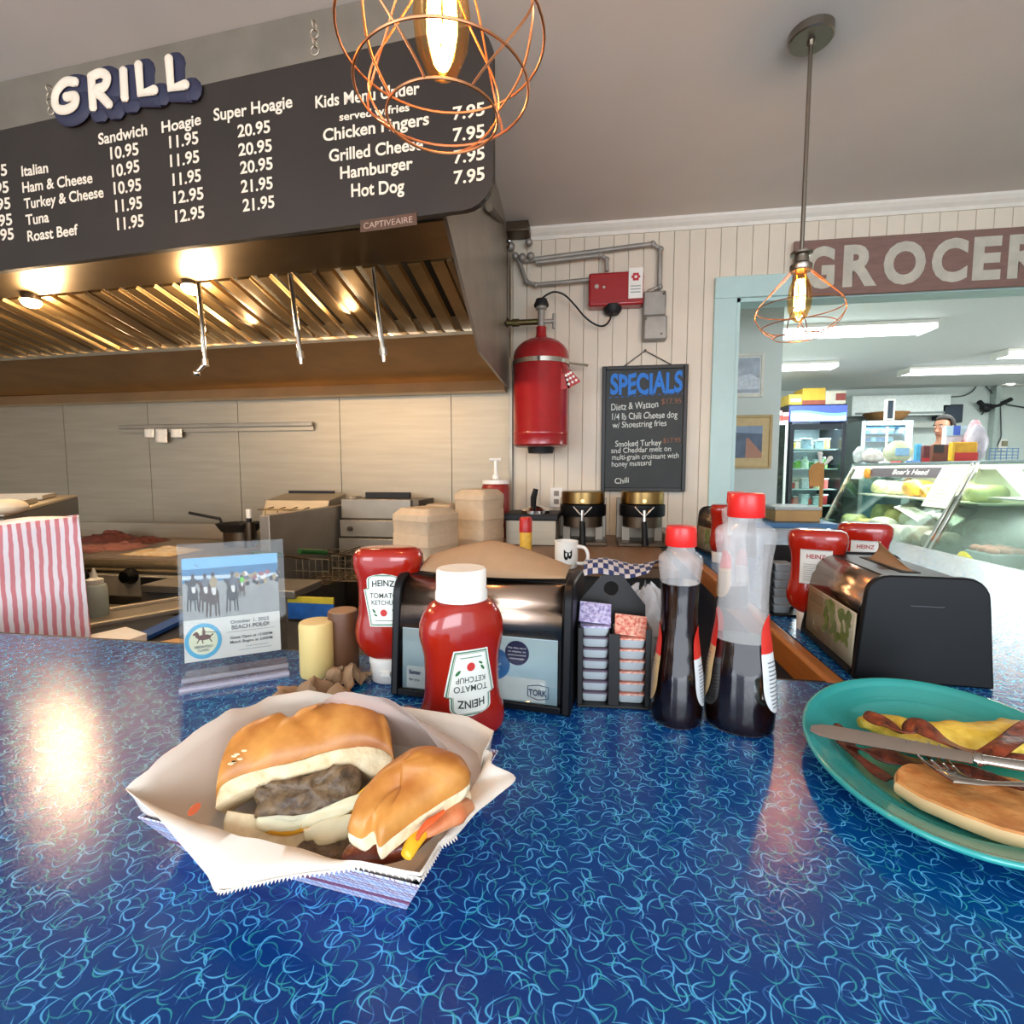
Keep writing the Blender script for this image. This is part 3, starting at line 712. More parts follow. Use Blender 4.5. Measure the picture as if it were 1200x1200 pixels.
cline('SPECIALS', 100, 350, 665, 325, 150, M_chb, 0.035)
cline('Dietz & Watson', 108, 475, 475, 448, 52, M_chw, 0.008)
cline('$17.95', 500, 425, 655, 418, 42, M_cho)
cline('1/4 lb Chili Cheese dog', 115, 548, 625, 528, 50, M_chw, 0.008)
cline('w/ Shoestring fries', 118, 612, 540, 592, 46, M_chw, 0.008)
cline('Smoked Turkey', 140, 758, 500, 745, 46, M_chw, 0.008)
cline('$17.95', 515, 728, 650, 720, 36, M_cho)
cline('and Cheddar melt on', 108, 808, 575, 790, 42, M_chw, 0.005)
cline('multi-grain croissant with', 115, 860, 635, 845, 42, M_chw, 0.005)
cline('honey mustard', 112, 914, 420, 900, 42, M_chw, 0.005)
cline('Chili', 135, 1048, 245, 1038, 44, M_chw, 0.008)
b = MB(); p = at(700+90/6.667, 410+375/6.667, plane=SPL); q = at(700+665/6.667, 410+342/6.667, plane=SPL)
for k in range(13):
    c = p.lerp(q, k/12.0); b.tube([c+Vector((0, -0.001, 0)), c+Vector((0.018, -0.001, 0.004))], 0.0016, 5)
b.build('chalk_dashes', M_chb, sb)

# ================================================================ GROCERY SIGN
A, B = at(930, 284, Y=yw-0.03), at(930, 347, Y=yw-0.03)
gz0, gz1 = at(1200, 337, Y=yw-0.03).z, (A.z)
M_gbrown = mat('sign_brown', '7d6055', 0.65, noise=0.10, ns=12, stretch=(1, 1, 6))
gs = thing('grocery_sign', 'long weathered brown GROCERY sign with cream capitals over the doorway', 'sign', (2.0, yw-0.04, gz0))
MB().span((A.x, yw-0.045, gz0+0.004), (3.05, yw-0.031, gz1)).build('board', M_gbrown, gs, bevel=0.004)
M_gcream = mat('sign_cream', 'b9b3a2', 0.7, noise=0.12, ns=14)
GPL = (Vector((0, yw-0.045, 0)), Vector((0, -1, 0)))
zz0 = zz1 = None
for ch, xa, xb in [('G', 943, 977), ('R', 987, 1027), ('O', 1034, 1083), ('C', 1090, 1132), ('E', 1138, 1171), ('R', 1179, 1222)]:
    p0, p1 = at(xa, 335, plane=GPL), at(xb, 335, plane=GPL); z = gz0+0.055
    text_on(MB(), ch, (p0.x, p0.y, z), (p1.x, p1.y, z), (0, 0, 1), 0.195, 0.045, lift=0.001, extrude=0.0).build('lettering', M_gcream, gs, smooth=False)
xl = at(1230, 335, plane=GPL).x
text_on(MB(), 'Y', (xl, yw-0.045, gz0+0.055), (xl+0.2, yw-0.045, gz0+0.055), (0, 0, 1), 0.195, 0.045, lift=0.001).build('lettering', M_gcream, gs, smooth=False)

# ================================================================ KITCHEN EQUIPMENT
# griddle
gx0, gx1 = at(91, 612, Y=3.0).x, at(312, 600, Y=2.75).x-0.01
GZ = 0.93
gr = thing('griddle', 'stainless flat-top griddle with black knobs below the hood', 'griddle', ((gx0+gx1)/2, 2.6, 0))
MB().span((gx0, 2.2, 0.62), (gx1, 3.0, GZ-0.05)).build('body', M_steel2, gr, bevel=0.004)
MB().span((gx0, 2.24, GZ-0.05), (gx1, 3.0, GZ)).build('plate', mat('griddle_plate', 'a08c78', 0.35, 0.6, noise=0.25, ns=5), gr, bevel=0.003)
MB().cyl((gx0, 2.20, GZ-0.025), (gx1, 2.20, GZ-0.025), 0.030, 16).build('front_rail', mat('polished_rail', 'd0c0a4', 0.28, 0.9), gr)
MB().span((gx0, 2.98, GZ), (gx1, 3.0, GZ+0.10)).build('splash_back', M_steel, gr, bevel=0.003)
MB().span((gx0-0.012, 2.25, GZ-0.05), (gx0, 3.0, GZ+0.04)).build('splash_side', M_steel, gr, bevel=0.003)
MB().span((gx0+0.01, 2.15, 0.76), (gx1, 2.199, GZ-0.065)).build('control_panel', mat('panel_grey', 'a39d90', 0.45, 0.2), gr, bevel=0.004)
MB().span((at(165, 670, Y=2.15).x, 2.145, 0.80), (gx1, 2.149, GZ-0.07)).build('grease_slot', M_blackm, gr, smooth=False)
for px in (90, 148, 262):
    p = at(px, 676, Y=2.12)
    kn = MB().lathe([(0.040, 0), (0.040, 0.012), (0.030, 0.030), (0.028, 0.045), (0.020, 0.048)], (p.x, 2.149, p.z), 20, Matrix.Rotation(PI/2, 4, 'X'))
    kn.build('knob', M_black, gr)
MB().span((gx0+0.05, 1.98, 0.70), (gx1-0.05, 2.149, 0.72)).build('drip_shelf', M_steel2, gr, bevel=0.004)
MB().span((gx0+0.02, 2.25, 0.0), (gx1-0.02, 2.95, 0.62)).build('base_cabinet', M_dsteel, gr, smooth=False)
M_ham = mat('ham_pink', 'a06a60', 0.5, noise=0.3, ns=30, bump=0.3); M_hamd = mat('ham_brown', '6b3a30', 0.5, noise=0.3, ns=40, bump=0.3)
random.seed(3)
for i, (px, py, w_, lb_, mm, gname) in enumerate([(103, 640, 0.20, 'leftmost pile of pink ham cooking at the griddle edge', M_ham, 'ham_pile'), (128, 630, 0.22, 'tall browned pile of sliced ham on the griddle', M_hamd, 'ham_pile'), (140, 638, 0.2, 'flat pink slices of ham right of the tall ham pile', M_ham, 'ham_pile'), (172, 631, 0.16, 'small dark strip of meat at the back of the griddle', M_hamd, 'ham_pile'), (190, 643, 0.24, 'yellow and white scrambled eggs cooking on the griddle', mat('egg_yellow', 'd9b061', 0.45, noise=0.2, ns=30, bump=0.3, c2='e8dccb'), 'scrambled_eggs')]):
    p = at(px, py, Z=GZ+0.02); hgt = (0.04, 0.075, 0.04, 0.045, 0.03)[i]
    b = MB().grid(lambda u, v: (p.x+(u-0.5)*w_*1.3, p.y+(v-0.5)*w_, GZ+0.001+hgt*max(0, math.sin(PI*u)*math.sin(PI*v))**0.5*(0.65+0.6*mnoise.noise(Vector((u*6+i*3, v*6, i))))), 16, 12)
    b.grid(lambda u, v: (p.x+(u-0.5)*w_*1.3, p.y+(v-0.5)*w_, GZ+0.0005), 2, 2)
    tag(b.build(gname, mm, loc=(p.x, p.y, GZ)), lb_, 'food')
# spatula / pan with handle on the griddle back
p = at(258, 612, Y=2.75); q = at(222, 601, Y=2.75)
pn = thing('black_pan', 'black frying pan with a long handle behind the sign holder', 'pan', (p.x+0.12, p.y, GZ+0.0))
pc = Vector((p.x+0.13, p.y, GZ+0.09))
MB().lathe([(0.10, 0.0), (0.13, 0.045), (0.127, 0.045), (0.098, 0.004)], pc, 24, cap1=False).build('bowl', M_blackm, pn)
MB().tube([pc+Vector((-0.12, 0, 0.04)), p+Vector((0, 0, 0.02)), q], 0.009, 8).build('handle', M_blackm, pn)
MB().lathe([(0.09, 0), (0.09, 0.09)], (pc.x, pc.y, GZ), 20).build('stand_ring', M_dsteel, pn)
p = at(292, 612, Y=2.7)
tb_ = thing('small_shaker', 'tiny white shaker standing on the black burner', 'shaker', (p.x, p.y, p.z))
MB().cyl(p, p+Vector((0, 0, 0.025)), 0.014, 10).build('foot', M_blackm, tb_); MB().cyl(p+Vector((0, 0, 0.025)), p+Vector((0, 0, 0.075)), 0.016, 12).build('body', M_white, tb_)
MB().cyl(Vector((p.x, p.y, GZ)), p, 0.03, 12).build('stand', M_dsteel, tb_)
# dark cabinet at the left with sheet pans
P1 = at(91, 579, Z=1.258); P2 = at(6, 600, Z=1.258)
bdir = Vector((-(P1-P2).y, (P1-P2).x, 0)).normalized(); bdir = bdir if bdir.x < 0 else -bdir
cb = thing('holding_cabinet', 'dark steel holding cabinet at the left with trays on top', 'cabinet', tuple(((P1+P2)/2).xy)+(0,))
MB().prism([(P1.x, P1.y, 0), (P2.x, P2.y, 0), tuple((P2+bdir*0.34).xy)+(0,), tuple((P1+bdir*0.34).xy)+(0,)], (0, 0, 1.243)).build('body', mat('cabinet_side', '4e4a42', 0.45, 0.7, noise=0.1), cb, bevel=0.004)
MB().prism([(P1.x, P1.y, 1.243), (P2.x, P2.y, 1.243), tuple((P2+bdir*0.34).xy)+(1.243,), tuple((P1+bdir*0.34).xy)+(1.243,)], (0, 0, 0.012)).build('lid', M_steel, cb, bevel=0.003)
for i, (px, py, lb_) in enumerate([(40, 577, 'upper dented sheet pan on the dark holding cabinet'), (10, 584, 'lower front sheet pan on the dark holding cabinet')]):
    p = at(px, py+4, Z=1.27); pa = thing('sheet_pan', lb_, 'tray', (p.x, p.y, 1.256), math.atan2((P1-P2).y, (P1-P2).x), 'sheet pans on the cabinet')
    lz0 = 0.002
    MB().span((-0.15, -0.05, lz0), (0.15, 0.18, lz0+0.003)).build('pan_floor', M_steel2, pa, local=True)
    for q0, q1 in (((-0.15, -0.05, lz0), (0.15, -0.045, 0.02)), ((-0.15, 0.175, lz0), (0.15, 0.18, 0.02)), ((-0.15, -0.045, lz0), (-0.145, 0.175, 0.02)), ((0.145, -0.045, lz0), (0.15, 0.175, 0.02))):
        MB().span(q0, q1).build('pan_rim', M_steel, pa, local=True)
p = at(6, 593, Z=1.28)
tag(MB().ball((p.x, p.y, p.z-0.002), (0.05, 0.05, 0.022), 20, 10).build('bread_roll', mat('bread_pale', 'd8c7a8', 0.6), loc=(p.x, p.y, 1.256)), 'pale bread roll lying on the dark cabinet at the left edge', 'bread')
# fryers
def frybox(name, lb_, cat, x0, x1, y0, y1, z1):
    f = thing(name, lb_, cat, ((x0+x1)/2, (y0+y1)/2, 0)); return f
fx0, fx1 = at(312, 600, Y=2.75).x, at(398, 600, Y=2.75).x
fz = at(350, 586, Y=2.75).z; FZ0 = 0.90
f1 = thing('fryer', 'left deep fryer with raised flue box and hanging baskets', 'fryer', ((fx0+fx1)/2, 2.5, 0))
MB().span((fx0, 2.95, FZ0), (fx1, 3.05, fz+0.01)).build('flue_back', M_steel2, f1, bevel=0.004)
MB().prism([(fx0, 2.75, fz), (fx0, 2.95, fz+0.03), (fx0, 2.95, fz-0.10), (fx0, 2.70, fz-0.10)], (fx1-fx0-0.06, 0, 0)).build('flue_hood', M_steel, f1, bevel=0.004)
va, vb = at(338, 582, Y=2.97), at(390, 577, Y=2.97)
MB().span((va.x, 2.97, fz+0.01), (vb.x, 3.0, fz+0.045)).build('vent', M_blackm, f1, bevel=0.003)
MB().span((fx1-0.05, 2.1, 0.0), (fx1, 2.949, fz-0.03)).build('side_panel', M_steel2, f1, bevel=0.003)
MB().span((fx0, 2.1, 0.0), (fx0+0.01, 2.949, 0.78)).build('side_panel', M_steel2, f1, bevel=0.003)
MB().span((fx0+0.012, 2.1, 0.0), (fx1-0.052, 2.94, 0.72)).build('tank', M_dsteel, f1, smooth=False)
yr = 1.88; ra, rb = at(333, 692, Y=yr), at(425, 690, Y=yr)
MB().span((fx0+0.0, yr, ra.z-0.035), (fx1+0.25, 2.099, ra.z)).build('front_ledge', M_steel2, f1, bevel=0.005)
MB().span((fx0-0.03, yr+0.03, 0.0), (fx1+0.2, 2.098, ra.z-0.036)).build('door_panel', M_steel2, f1, smooth=False)
M_wire = mat('greasy_wire', '7c6c52', 0.45, 0.9, noise=0.2)
# wire basket rack on the flue
b = MB(); wz = fz-0.07
for k in range(4): 
    xx = fx0+0.06+k*0.075; b.tube([(xx, 2.74, wz+0.03), (xx, 2.66, wz+0.02), (xx, 2.64, wz-0.05)], 0.004, 6)
b.tube([(fx0+0.01, 2.66, wz+0.02), (fx1-0.07, 2.66, wz+0.02)], 0.005, 6)
b.build('basket_hanger', M_wire, f1)
def basket(lb_, px, py, gcol, Y, w=0.2, l=0.3):
    p = at(px, py, Y=Y); t_ = thing('fry_basket', lb_, 'basket', (p.x, p.y, p.z-0.10), 0, 'wire fry baskets')
    bz = p.z-0.12; 
    m = MB()
    for z in (bz, bz+0.06, bz+0.12):
        m.tube([(p.x-w/2, p.y, z), (p.x+w/2, p.y, z), (p.x+w/2, p.y+l, z), (p.x-w/2, p.y+l, z)], 0.003, 6, True)
    for k in range(7):
        xx = p.x-w/2+w*k/6; m.tube([(xx, p.y, bz+0.12), (xx, p.y, bz), (xx, p.y+l, bz), (xx, p.y+l, bz+0.12)], 0.002, 5)
    for k in range(8):
        yy = p.y+l*k/7; m.tube([(p.x-w/2, yy, bz+0.12), (p.x-w/2, yy, bz), (p.x+w/2, yy, bz), (p.x+w/2, yy, bz+0.12)], 0.002, 5)
    m.build('wire_cage', M_wire, t_)
    MB().tube([(p.x, p.y, bz+0.12), (p.x-0.05, p.y-0.14, bz+0.16)], 0.006, 6).build('handle_rod', M_wire, t_)
    MB().tube([(p.x-0.05, p.y-0.14, bz+0.16), (p.x-0.10, p.y-0.27, bz+0.185)], 0.012, 8).build('grip', gcol, t_)
M_grip = mat('green_grip', '1c4a1e', 0.4)
basket('left wire fry basket with a green handle behind the sign holder', 362, 655, M_grip, 2.25)
basket('right wire fry basket with a green handle by the left ketchup bottle', 412, 652, M_grip, 2.25)
# second cabinet (bain marie)
gx = (at(400, 600, Y=2.75).x, at(490, 600, Y=2.75).x); z1 = at(440, 585, Y=2.75).z
f2 = thing('steam_cabinet', 'grey steel steam cabinet of three stacked panels right of the fryer', 'cabinet', (sum(gx)/2, 2.85, 0))
MB().span((gx[0]+0.004, 2.76, 0.0), (gx[1], 3.04, z1-0.005)).build('body', M_dsteel, f2, smooth=False)
zc = [z1, at(440, 609, Y=2.75).z, at(440, 630, Y=2.75).z, at(440, 651, Y=2.75).z]
for i in range(3):
    MB().span((gx[0]+0.004, 2.74-0.02*i, zc[i+1]+0.006), (gx[1]-0.01-0.03*(i == 0), 2.76, zc[i])).build('panel', M_steel2, f2, bevel=0.004)
va, vb = at(428, 584, Y=2.95), at(480, 580, Y=2.95)
MB().span((va.x, 2.95, z1-0.006), (vb.x, 2.98, z1+0.03)).build('vent', M_blackm, f2, bevel=0.003)
MB().cyl((gx[0]+0.07, 2.70, zc[1]-0.05), (gx[0]+0.07, 2.745, zc[1]-0.05), 0.014, 10).build('knob', M_dsteel, f2)
a, b_ = at(337, 706, Y=yr+0.02), at(391, 722, Y=yr+0.02); c_ = at(391, 701, Y=yr+0.02)
MB().span((a.x, yr+0.02, b_.z-0.02), (b_.x, yr+0.0295, a.z)).build('blue_notice', mat('carton_blue', '2a68b5', 0.5, noise=0.2), f1, bevel=0.001)
MB().span((a.x, yr+0.019, a.z), (b_.x, yr+0.0295, c_.z)).build('yellow_notice', mat('carton_yellow', 'd8c23a', 0.5, noise=0.15), f1, bevel=0.001)
# striped paper bag
bR = at(104, 700, Y=1.19); bv_ = Vector((bR.x, bR.y, 0)).normalized(); bL = Vector((-bv_.y, bv_.x, 0))
brot = math.atan2(-bL.y, -bL.x); bw = 0.25; bd = 0.12; zt3 = at(103, 606, Y=1.19).z
bt = thing('striped_bag', 'red and white striped paper bag standing behind the bar at left', 'bag', (bR.x, bR.y, 0.851), brot)
def stripes():
    m = bpy.data.materials.new('striped_paper'); m.use_nodes = True
    nt = m.node_tree; N = nt.nodes; L = nt.links; b = N['Principled BSDF']; b.inputs['Roughness'].default_value = 0.6
    tc = N.new('ShaderNodeTexCoord'); wv = N.new('ShaderNodeTexWave'); wv.bands_direction = 'X'; wv.inputs['Scale'].default_value = 17.0; wv.inputs['Distortion'].default_value = 1.3; wv.inputs['Detail Scale'].default_value = 1.0
    L.new(tc.outputs['Object'], wv.inputs[0]); rp = N.new('ShaderNodeValToRGB'); L.new(wv.outputs[0], rp.inputs[0])
    rp.color_ramp.elements[0].position = 0.40; rp.color_ramp.elements[1].position = 0.58
    rp.color_ramp.elements[0].color = (*lin('c4767c'), 1); rp.color_ramp.elements[1].color = (*lin('dcd3d6'), 1)
    L.new(rp.outputs[0], b.inputs['Base Color']); return m
def bagpt(u, v):      # u around, v up; local frame, right front corner at the origin
    t_ = (u % 1.0)*4; i = int(t_) % 4; f_ = t_-int(t_)
    cs = [(0, 0), (1, 0), (1, 1), (0, 1)]; a, b = cs[i], cs[(i+1) % 4]
    x = a[0]+(b[0]-a[0])*f_; y = a[1]+(b[1]-a[1])*f_
    nx = mnoise.noise(Vector((u*7, v*5, 1)))*0.008*(0.3+v)
    fold = (0.5-abs(x-0.5))*0.0
    zz = (zt3-0.851)*v*(0.95+0.05*x) + 0.0
    return Vector((-bw*(1-x) - 0.010*v*(1 if x > .5 else 0), bd*y*(1-0.35*v) + nx + 0.03*v, zz))
MB().grid(bagpt, 48, 16).build('bag_wall', stripes(), bt, solid=0.0008, local=True)
MB().grid(lambda u, v: bagpt(0.5+0.25*u, 0.985).lerp(bagpt(0.25-0.25*u, 0.93), v)+Vector((0, 0, 0.014*math.sin(u*PI)*(1-v))), 10, 4).build('paper_liner', mat('bag_white', 'efe9e4', 0.7), bt, solid=0.0008, local=True)
# squeeze bottle
p = at(113, 722, Z=0.8515); 
sq = thing('squeeze_bottle', 'clear squeeze bottle with a nozzle top on the work table', 'bottle', (p.x, p.y, 0.8515))
MB().lathe([(0.036, 0), (0.039, 0.004), (0.038, 0.10), (0.034, 0.115), (0.024, 0.12)], (p.x, p.y, 0.8515), 24).build('body', mat('cloudy_plastic', 'b7c4bb', 0.35, noise=0.05, trans=0.25), sq)
MB().lathe([(0.028, 0.12), (0.028, 0.135), (0.012, 0.142), (0.004, 0.175)], (p.x, p.y, 0.8515), 20).build('cap', mat('cloudy_cap', 'cbc9be', 0.4), sq)

# ================================================================ BACK STATION (right part of the kitchen)
SZ = 1.0
sx0, sx1 = -0.95, 0.33
M_wtop = mat('brown_worktop', '8a6a50', 0.45, noise=0.15, ns=6, stretch=(4, 1, 1))
st = thing('station_counter', 'brown topped service counter against the back wall', 'counter', ((sx0+sx1)/2, 2.5, 0))
MB().span((sx0, 2.02, SZ-0.04), (sx1, 3.05, SZ)).build('worktop', M_wtop, st, bevel=0.004)
MB().span((sx0+0.02, 2.06, 0), (sx1-0.02, 3.03, SZ-0.041)).build('base_cabinet', mat('station_dark', '26231f', 0.5), st, smooth=False)
# takeout containers
M_cont = mat('fibre_container', 'c9b193', 0.75, noise=0.06, ns=30, bump=0.2, bs=150)
def container(lb_, loc, rot, n, w=0.20, d=0.20, h=0.105):
    c = thing('takeout_box', lb_, 'box', loc, rot, 'fibre takeout boxes')
    def rr_(hw, hd, z, r=0.02):
        o = []
        for sx_, sy_, a0 in ((1, 1, 0), (-1, 1, 90), (-1, -1, 180), (1, -1, 270)):
            for k in range(3):
                a = R(a0+45*k); o.append(Vector((sx_*(hw-r)+r*math.cos(a), sy_*(hd-r)+r*math.sin(a), z)))
        return o
    MB().rings([rr_(w*0.485, d*0.485, 0), rr_(w*0.5, d*0.5, h*0.48), rr_(w*0.505, d*0.505, h*0.50)]).build('base', M_cont, c, local=True)
    if n: MB().rings([rr_(w*0.5, d*0.5, h*0.505), rr_(w*0.5, d*0.5, h*0.74), rr_(w*0.49, d*0.49, h*0.76), rr_(w*0.38, d*0.38, h)]).build('lid', M_cont, c, local=True)
    else: MB().rings([rr_(w*0.5, d*0.5, h*0.505), rr_(w*0.495, d*0.495, h)]).build('lid', M_cont, c, local=True)
    return c
h1 = 0.095
pA = at(497, 640, Y=2.15)
ccont = [('front-left stack of pale takeout boxes, %s box', Vector((pA.x, 2.20)), 0.25, [0.0, 0.0755, 0.151], (0.21, 0.2)),]
def stack(tmpl, px, Y, rot, pytop, n, w):
    p = at(px, 600, Y=Y); ztop = at(px, pytop, Y=Y+0.02).z; hs_ = (ztop-SZ-0.001)/n
    for i in range(n):
        nm = {0: 'lowest', n-1: 'topmost'}.get(i, 'middle' if n == 3 else ('second' if i == 1 else 'third'))
        container(tmpl % nm, (p.x, p.y, SZ+0.001+i*hs_), rot, 1 if i == n-1 else 0, w, w, hs_*0.995)
stack('%s pale takeout box of the lower stack behind the left ketchup bottle', 499, 2.17, -0.42, 594, 2, 0.215)
stack('%s pale takeout box of the small stack hidden behind the lower stack', 520, 2.62, -0.2, 590, 2, 0.18)
stack('%s pale takeout box of the tall stack beside the red pump jar', 562, 2.46, -0.42, 573, 3, 0.185)
# pump jar
p = at(581, 600, Y=2.85)
pj = thing('pump_jar', 'red sauce jar with a white pump top by the stainless wall', 'jar', (p.x, p.y, SZ))
zr = at(581, 567, Y=2.85).z
MB().lathe([(0.075, 0), (0.08, 0.01), (0.08, zr-SZ-0.02), (0.07, zr-SZ)], (p.x, p.y, SZ), 28).build('jar_body', mat('sauce_red', '8e2420', 0.35, noise=0.1), pj)
MB().lathe([(0.078, 0), (0.078, 0.022), (0.02, 0.03), (0.02, 0.05), (0.011, 0.055), (0.011, 0.13)], (p.x, p.y, zr), 24).build('lid', M_white, pj)
MB().tube([(p.x-0.035, p.y-0.01, zr+0.137), (p.x+0.03, p.y, zr+0.137)], 0.009).build('pump_head', M_white, pj)
# lever device
a, b_ = at(590, 602, Y=2.55), at(654, 632, Y=2.55)
lv = thing('lever_press', 'black and steel press with an upright black lever handle', 'press', ((a.x+b_.x)/2, 2.62, SZ))
MB().span((a.x+0.01, 2.55, SZ), (b_.x-0.01, 2.8, a.z-0.03)).build('steel_body', M_steel, lv, bevel=0.005)
MB().span((a.x, 2.53, a.z-0.03), (b_.x, 2.82, a.z)).build('top_plate', M_blackm, lv, bevel=0.005)
q = at(627, 600, Y=2.60)
MB().lathe([(0.075, 0), (0.075, 0.015), (0.045, 0.03), (0.02, 0.04)], (q.x, q.y+0.02, a.z), 20).build('dome', M_chrome, lv)
MB().tube([(q.x-0.01, q.y, a.z+0.02), (q.x-0.008, q.y, a.z+0.08), (q.x+0.004, q.y, a.z+0.125)], [0.013, 0.016, 0.013], 8).build('lever', M_black, lv)
# spray can
p = at(616, 640, Y=2.12)
cn = thing('seasoning_bottle', 'small yellow seasoning bottle with a red cap behind the napkins', 'bottle', (p.x, p.y, SZ))
zt4 = at(616, 606, Y=2.12).z
MB().lathe([(0.024, 0), (0.026, 0.004), (0.026, (zt4-SZ)*0.66)], (p.x, p.y, SZ), 20).build('bottle', mat('mustard_yellow', 'dcae45', 0.4, noise=0.15, ns=60), cn)
MB().lathe([(0.027, (zt4-SZ)*0.66), (0.027, (zt4-SZ)*0.95), (0.022, zt4-SZ)], (p.x, p.y, SZ), 20).build('cap', mat('cap_red', 'b5211f', 0.35), cn)
# waffle makers
M_bronze = mat('bronze_tint', '8f7448', 0.28, 1.0, noise=0.2, ns=3, stretch=(6, 6, 0.5))
def waffle(lb_, px):
    Y = 2.62; p = at(px, 590, Y=Y); t_ = thing('waffle_maker', lb_, 'waffle maker', (p.x, p.y, SZ), 0, 'round waffle makers')
    zt5 = at(px, 576, Y=Y).z; r = (at(px+26, 590, Y=Y).x-at(px-26, 590, Y=Y).x)/2
    MB().lathe([(r*0.96, zt5-0.065), (r, zt5-0.06), (r, zt5-0.004), (r*0.96, zt5)], (p.x, p.y+0.06, 0), 36).build('drum', M_bronze, t_)
    MB().lathe([(r*1.03, zt5-0.125), (r*1.05, zt5-0.12), (r*1.05, zt5-0.068), (r*1.0, zt5-0.066)], (p.x, p.y+0.06, 0), 36).build('collar', M_black, t_)
    MB().lathe([(r*0.9, zt5-0.18), (r*0.9, zt5-0.126)], (p.x, p.y+0.06, 0), 36).build('lower_drum', M_dsteel, t_)
    MB().cyl((p.x, p.y+0.06-r*1.02, zt5-0.045), (p.x, p.y+0.055-r, zt5-0.045), 0.009, 10).build('indicator', glow('amber_lamp', 'ffb870', 1.5), t_)
    yf = p.y+0.06-r*1.08
    b = MB()
    for sg in (-1, 1): b.tube([(p.x, yf-0.01, zt5-0.12), (p.x+sg*0.022, yf, zt5-0.10), (p.x+sg*0.045, yf+0.01, zt5-0.075)], 0.005, 8)
    b.tube([(p.x, yf-0.01, zt5-0.09), (p.x, yf-0.015, zt5-0.15)], 0.008, 8)
    b.build('fork_bracket', M_chrome, t_)
    MB().tube([(p.x, yf-0.014, zt5-0.145), (p.x+0.004, yf-0.04, zt5-0.26)], [0.014, 0.017], 10).build('handle', M_black, t_)
    MB().span((p.x-r*1.15, p.y+0.08+r, SZ), (p.x+r*1.1, p.y+0.10+r, zt5-0.04)).build('stand_back', M_steel2, t_, bevel=0.004)
    MB().span((p.x-r*1.15, p.y-0.04, SZ), (p.x+r*1.1, p.y+0.10+r, SZ+0.02)).build('base', M_dsteel, t_, bevel=0.004)
    for sg in (-0.75, 0.75): MB().span((p.x+sg*r-0.02, p.y+0.05, SZ+0.02), (p.x+sg*r+0.02, p.y+0.075, zt5-0.175)).build('post', M_steel2, t_, bevel=0.002)
waffle('left round waffle maker with bronze drum and black handle', 683)
waffle('right round waffle maker with bronze drum under the specials board', 754)
# mug
p = at(663, 666, Z=SZ+0.0005); rm = 0.045
mg = thing('coffee_mug', 'white mug with a black letter standing behind the napkin dispenser', 'mug', (p.x, p.y+0.03, SZ))
MB().lathe([(rm*0.92, 0), (rm, 0.008), (rm*1.02, 0.105), (rm*0.97, 0.105), (rm*0.93, 0.012), (0.0, 0.010)], (p.x, p.y+0.03, SZ), 28, cap1=False).build('cup', M_white, mg)
hpth = [(p.x+rm*0.95, p.y+0.02, SZ+0.085), (p.x+rm+0.028, p.y+0.005, SZ+0.08), (p.x+rm+0.04, p.y, SZ+0.05), (p.x+rm+0.028, p.y+0.005, SZ+0.022), (p.x+rm*0.95, p.y+0.02, SZ+0.018)]
MB().tube([Vector(q) for q in smooth_path(hpth)], 0.007).build('handle', M_white, mg)
def on_mug(q): 
    a = (q.x-p.x)/rm; return Vector((p.x+math.sin(a)*rm*1.025, p.y+0.03-math.cos(a)*rm*1.025, q.z))
b = MB(); text_on(b, 'B', (p.x-0.006, 0, SZ+0.075), (p.x-0.006, 0, SZ+0.035), (1, 0, 0), 0.030, 0.03)
b.v = [on_mug(q) for q in b.v]
bb = b.build('lettering', M_black, mg, smooth=False)
# blue chequered deli paper
c0, c1, c2_, c3 = at(690, 650, Z=SZ+0.05), at(780, 655, Z=SZ+0.03), at(760, 672, Z=SZ+0.03), at(682, 674, Z=SZ+0.02)
def checks(name, ca, cb, sx_, sy_, ang=0.0):
    m = bpy.data.materials.new(name); m.use_nodes = True
    nt = m.node_tree; N = nt.nodes; L = nt.links; b = N['Principled BSDF']; b.inputs['Roughness'].default_value = 0.6
    tc = N.new('ShaderNodeTexCoord'); mp = N.new('ShaderNodeMapping'); mp.inputs['Rotation'].default_value = (0, 0, ang); mp.inputs['Scale'].default_value = (sx_, sy_, 0.001)
    L.new(tc.outputs['Object'], mp.inputs[0]); ch = N.new('ShaderNodeTexChecker'); ch.inputs['Scale'].default_value = 1; L.new(mp.outputs[0], ch.inputs[0])
    ch.inputs[1].default_value = (*lin(ca), 1); ch.inputs[2].default_value = (*lin(cb), 1); L.new(ch.outputs[0], b.inputs['Base Color']); return m
b = MB().grid(lambda u, v: (c3.lerp(c2_, u)).lerp(c0.lerp(c1, u), v) + Vector((0, 0, 0.010*math.sin(u*7)+0.02*math.sin(v*4)-0.005)), 30, 12)
cp = tag(b.build('deli_paper', checks('blue_checks', '2c3f78', 'd8d6d8', 55, 26), loc=(c3.x, c3.y, SZ+0.001), solid=0.001), 'crumpled blue and white chequered deli paper on the service counter', 'paper')
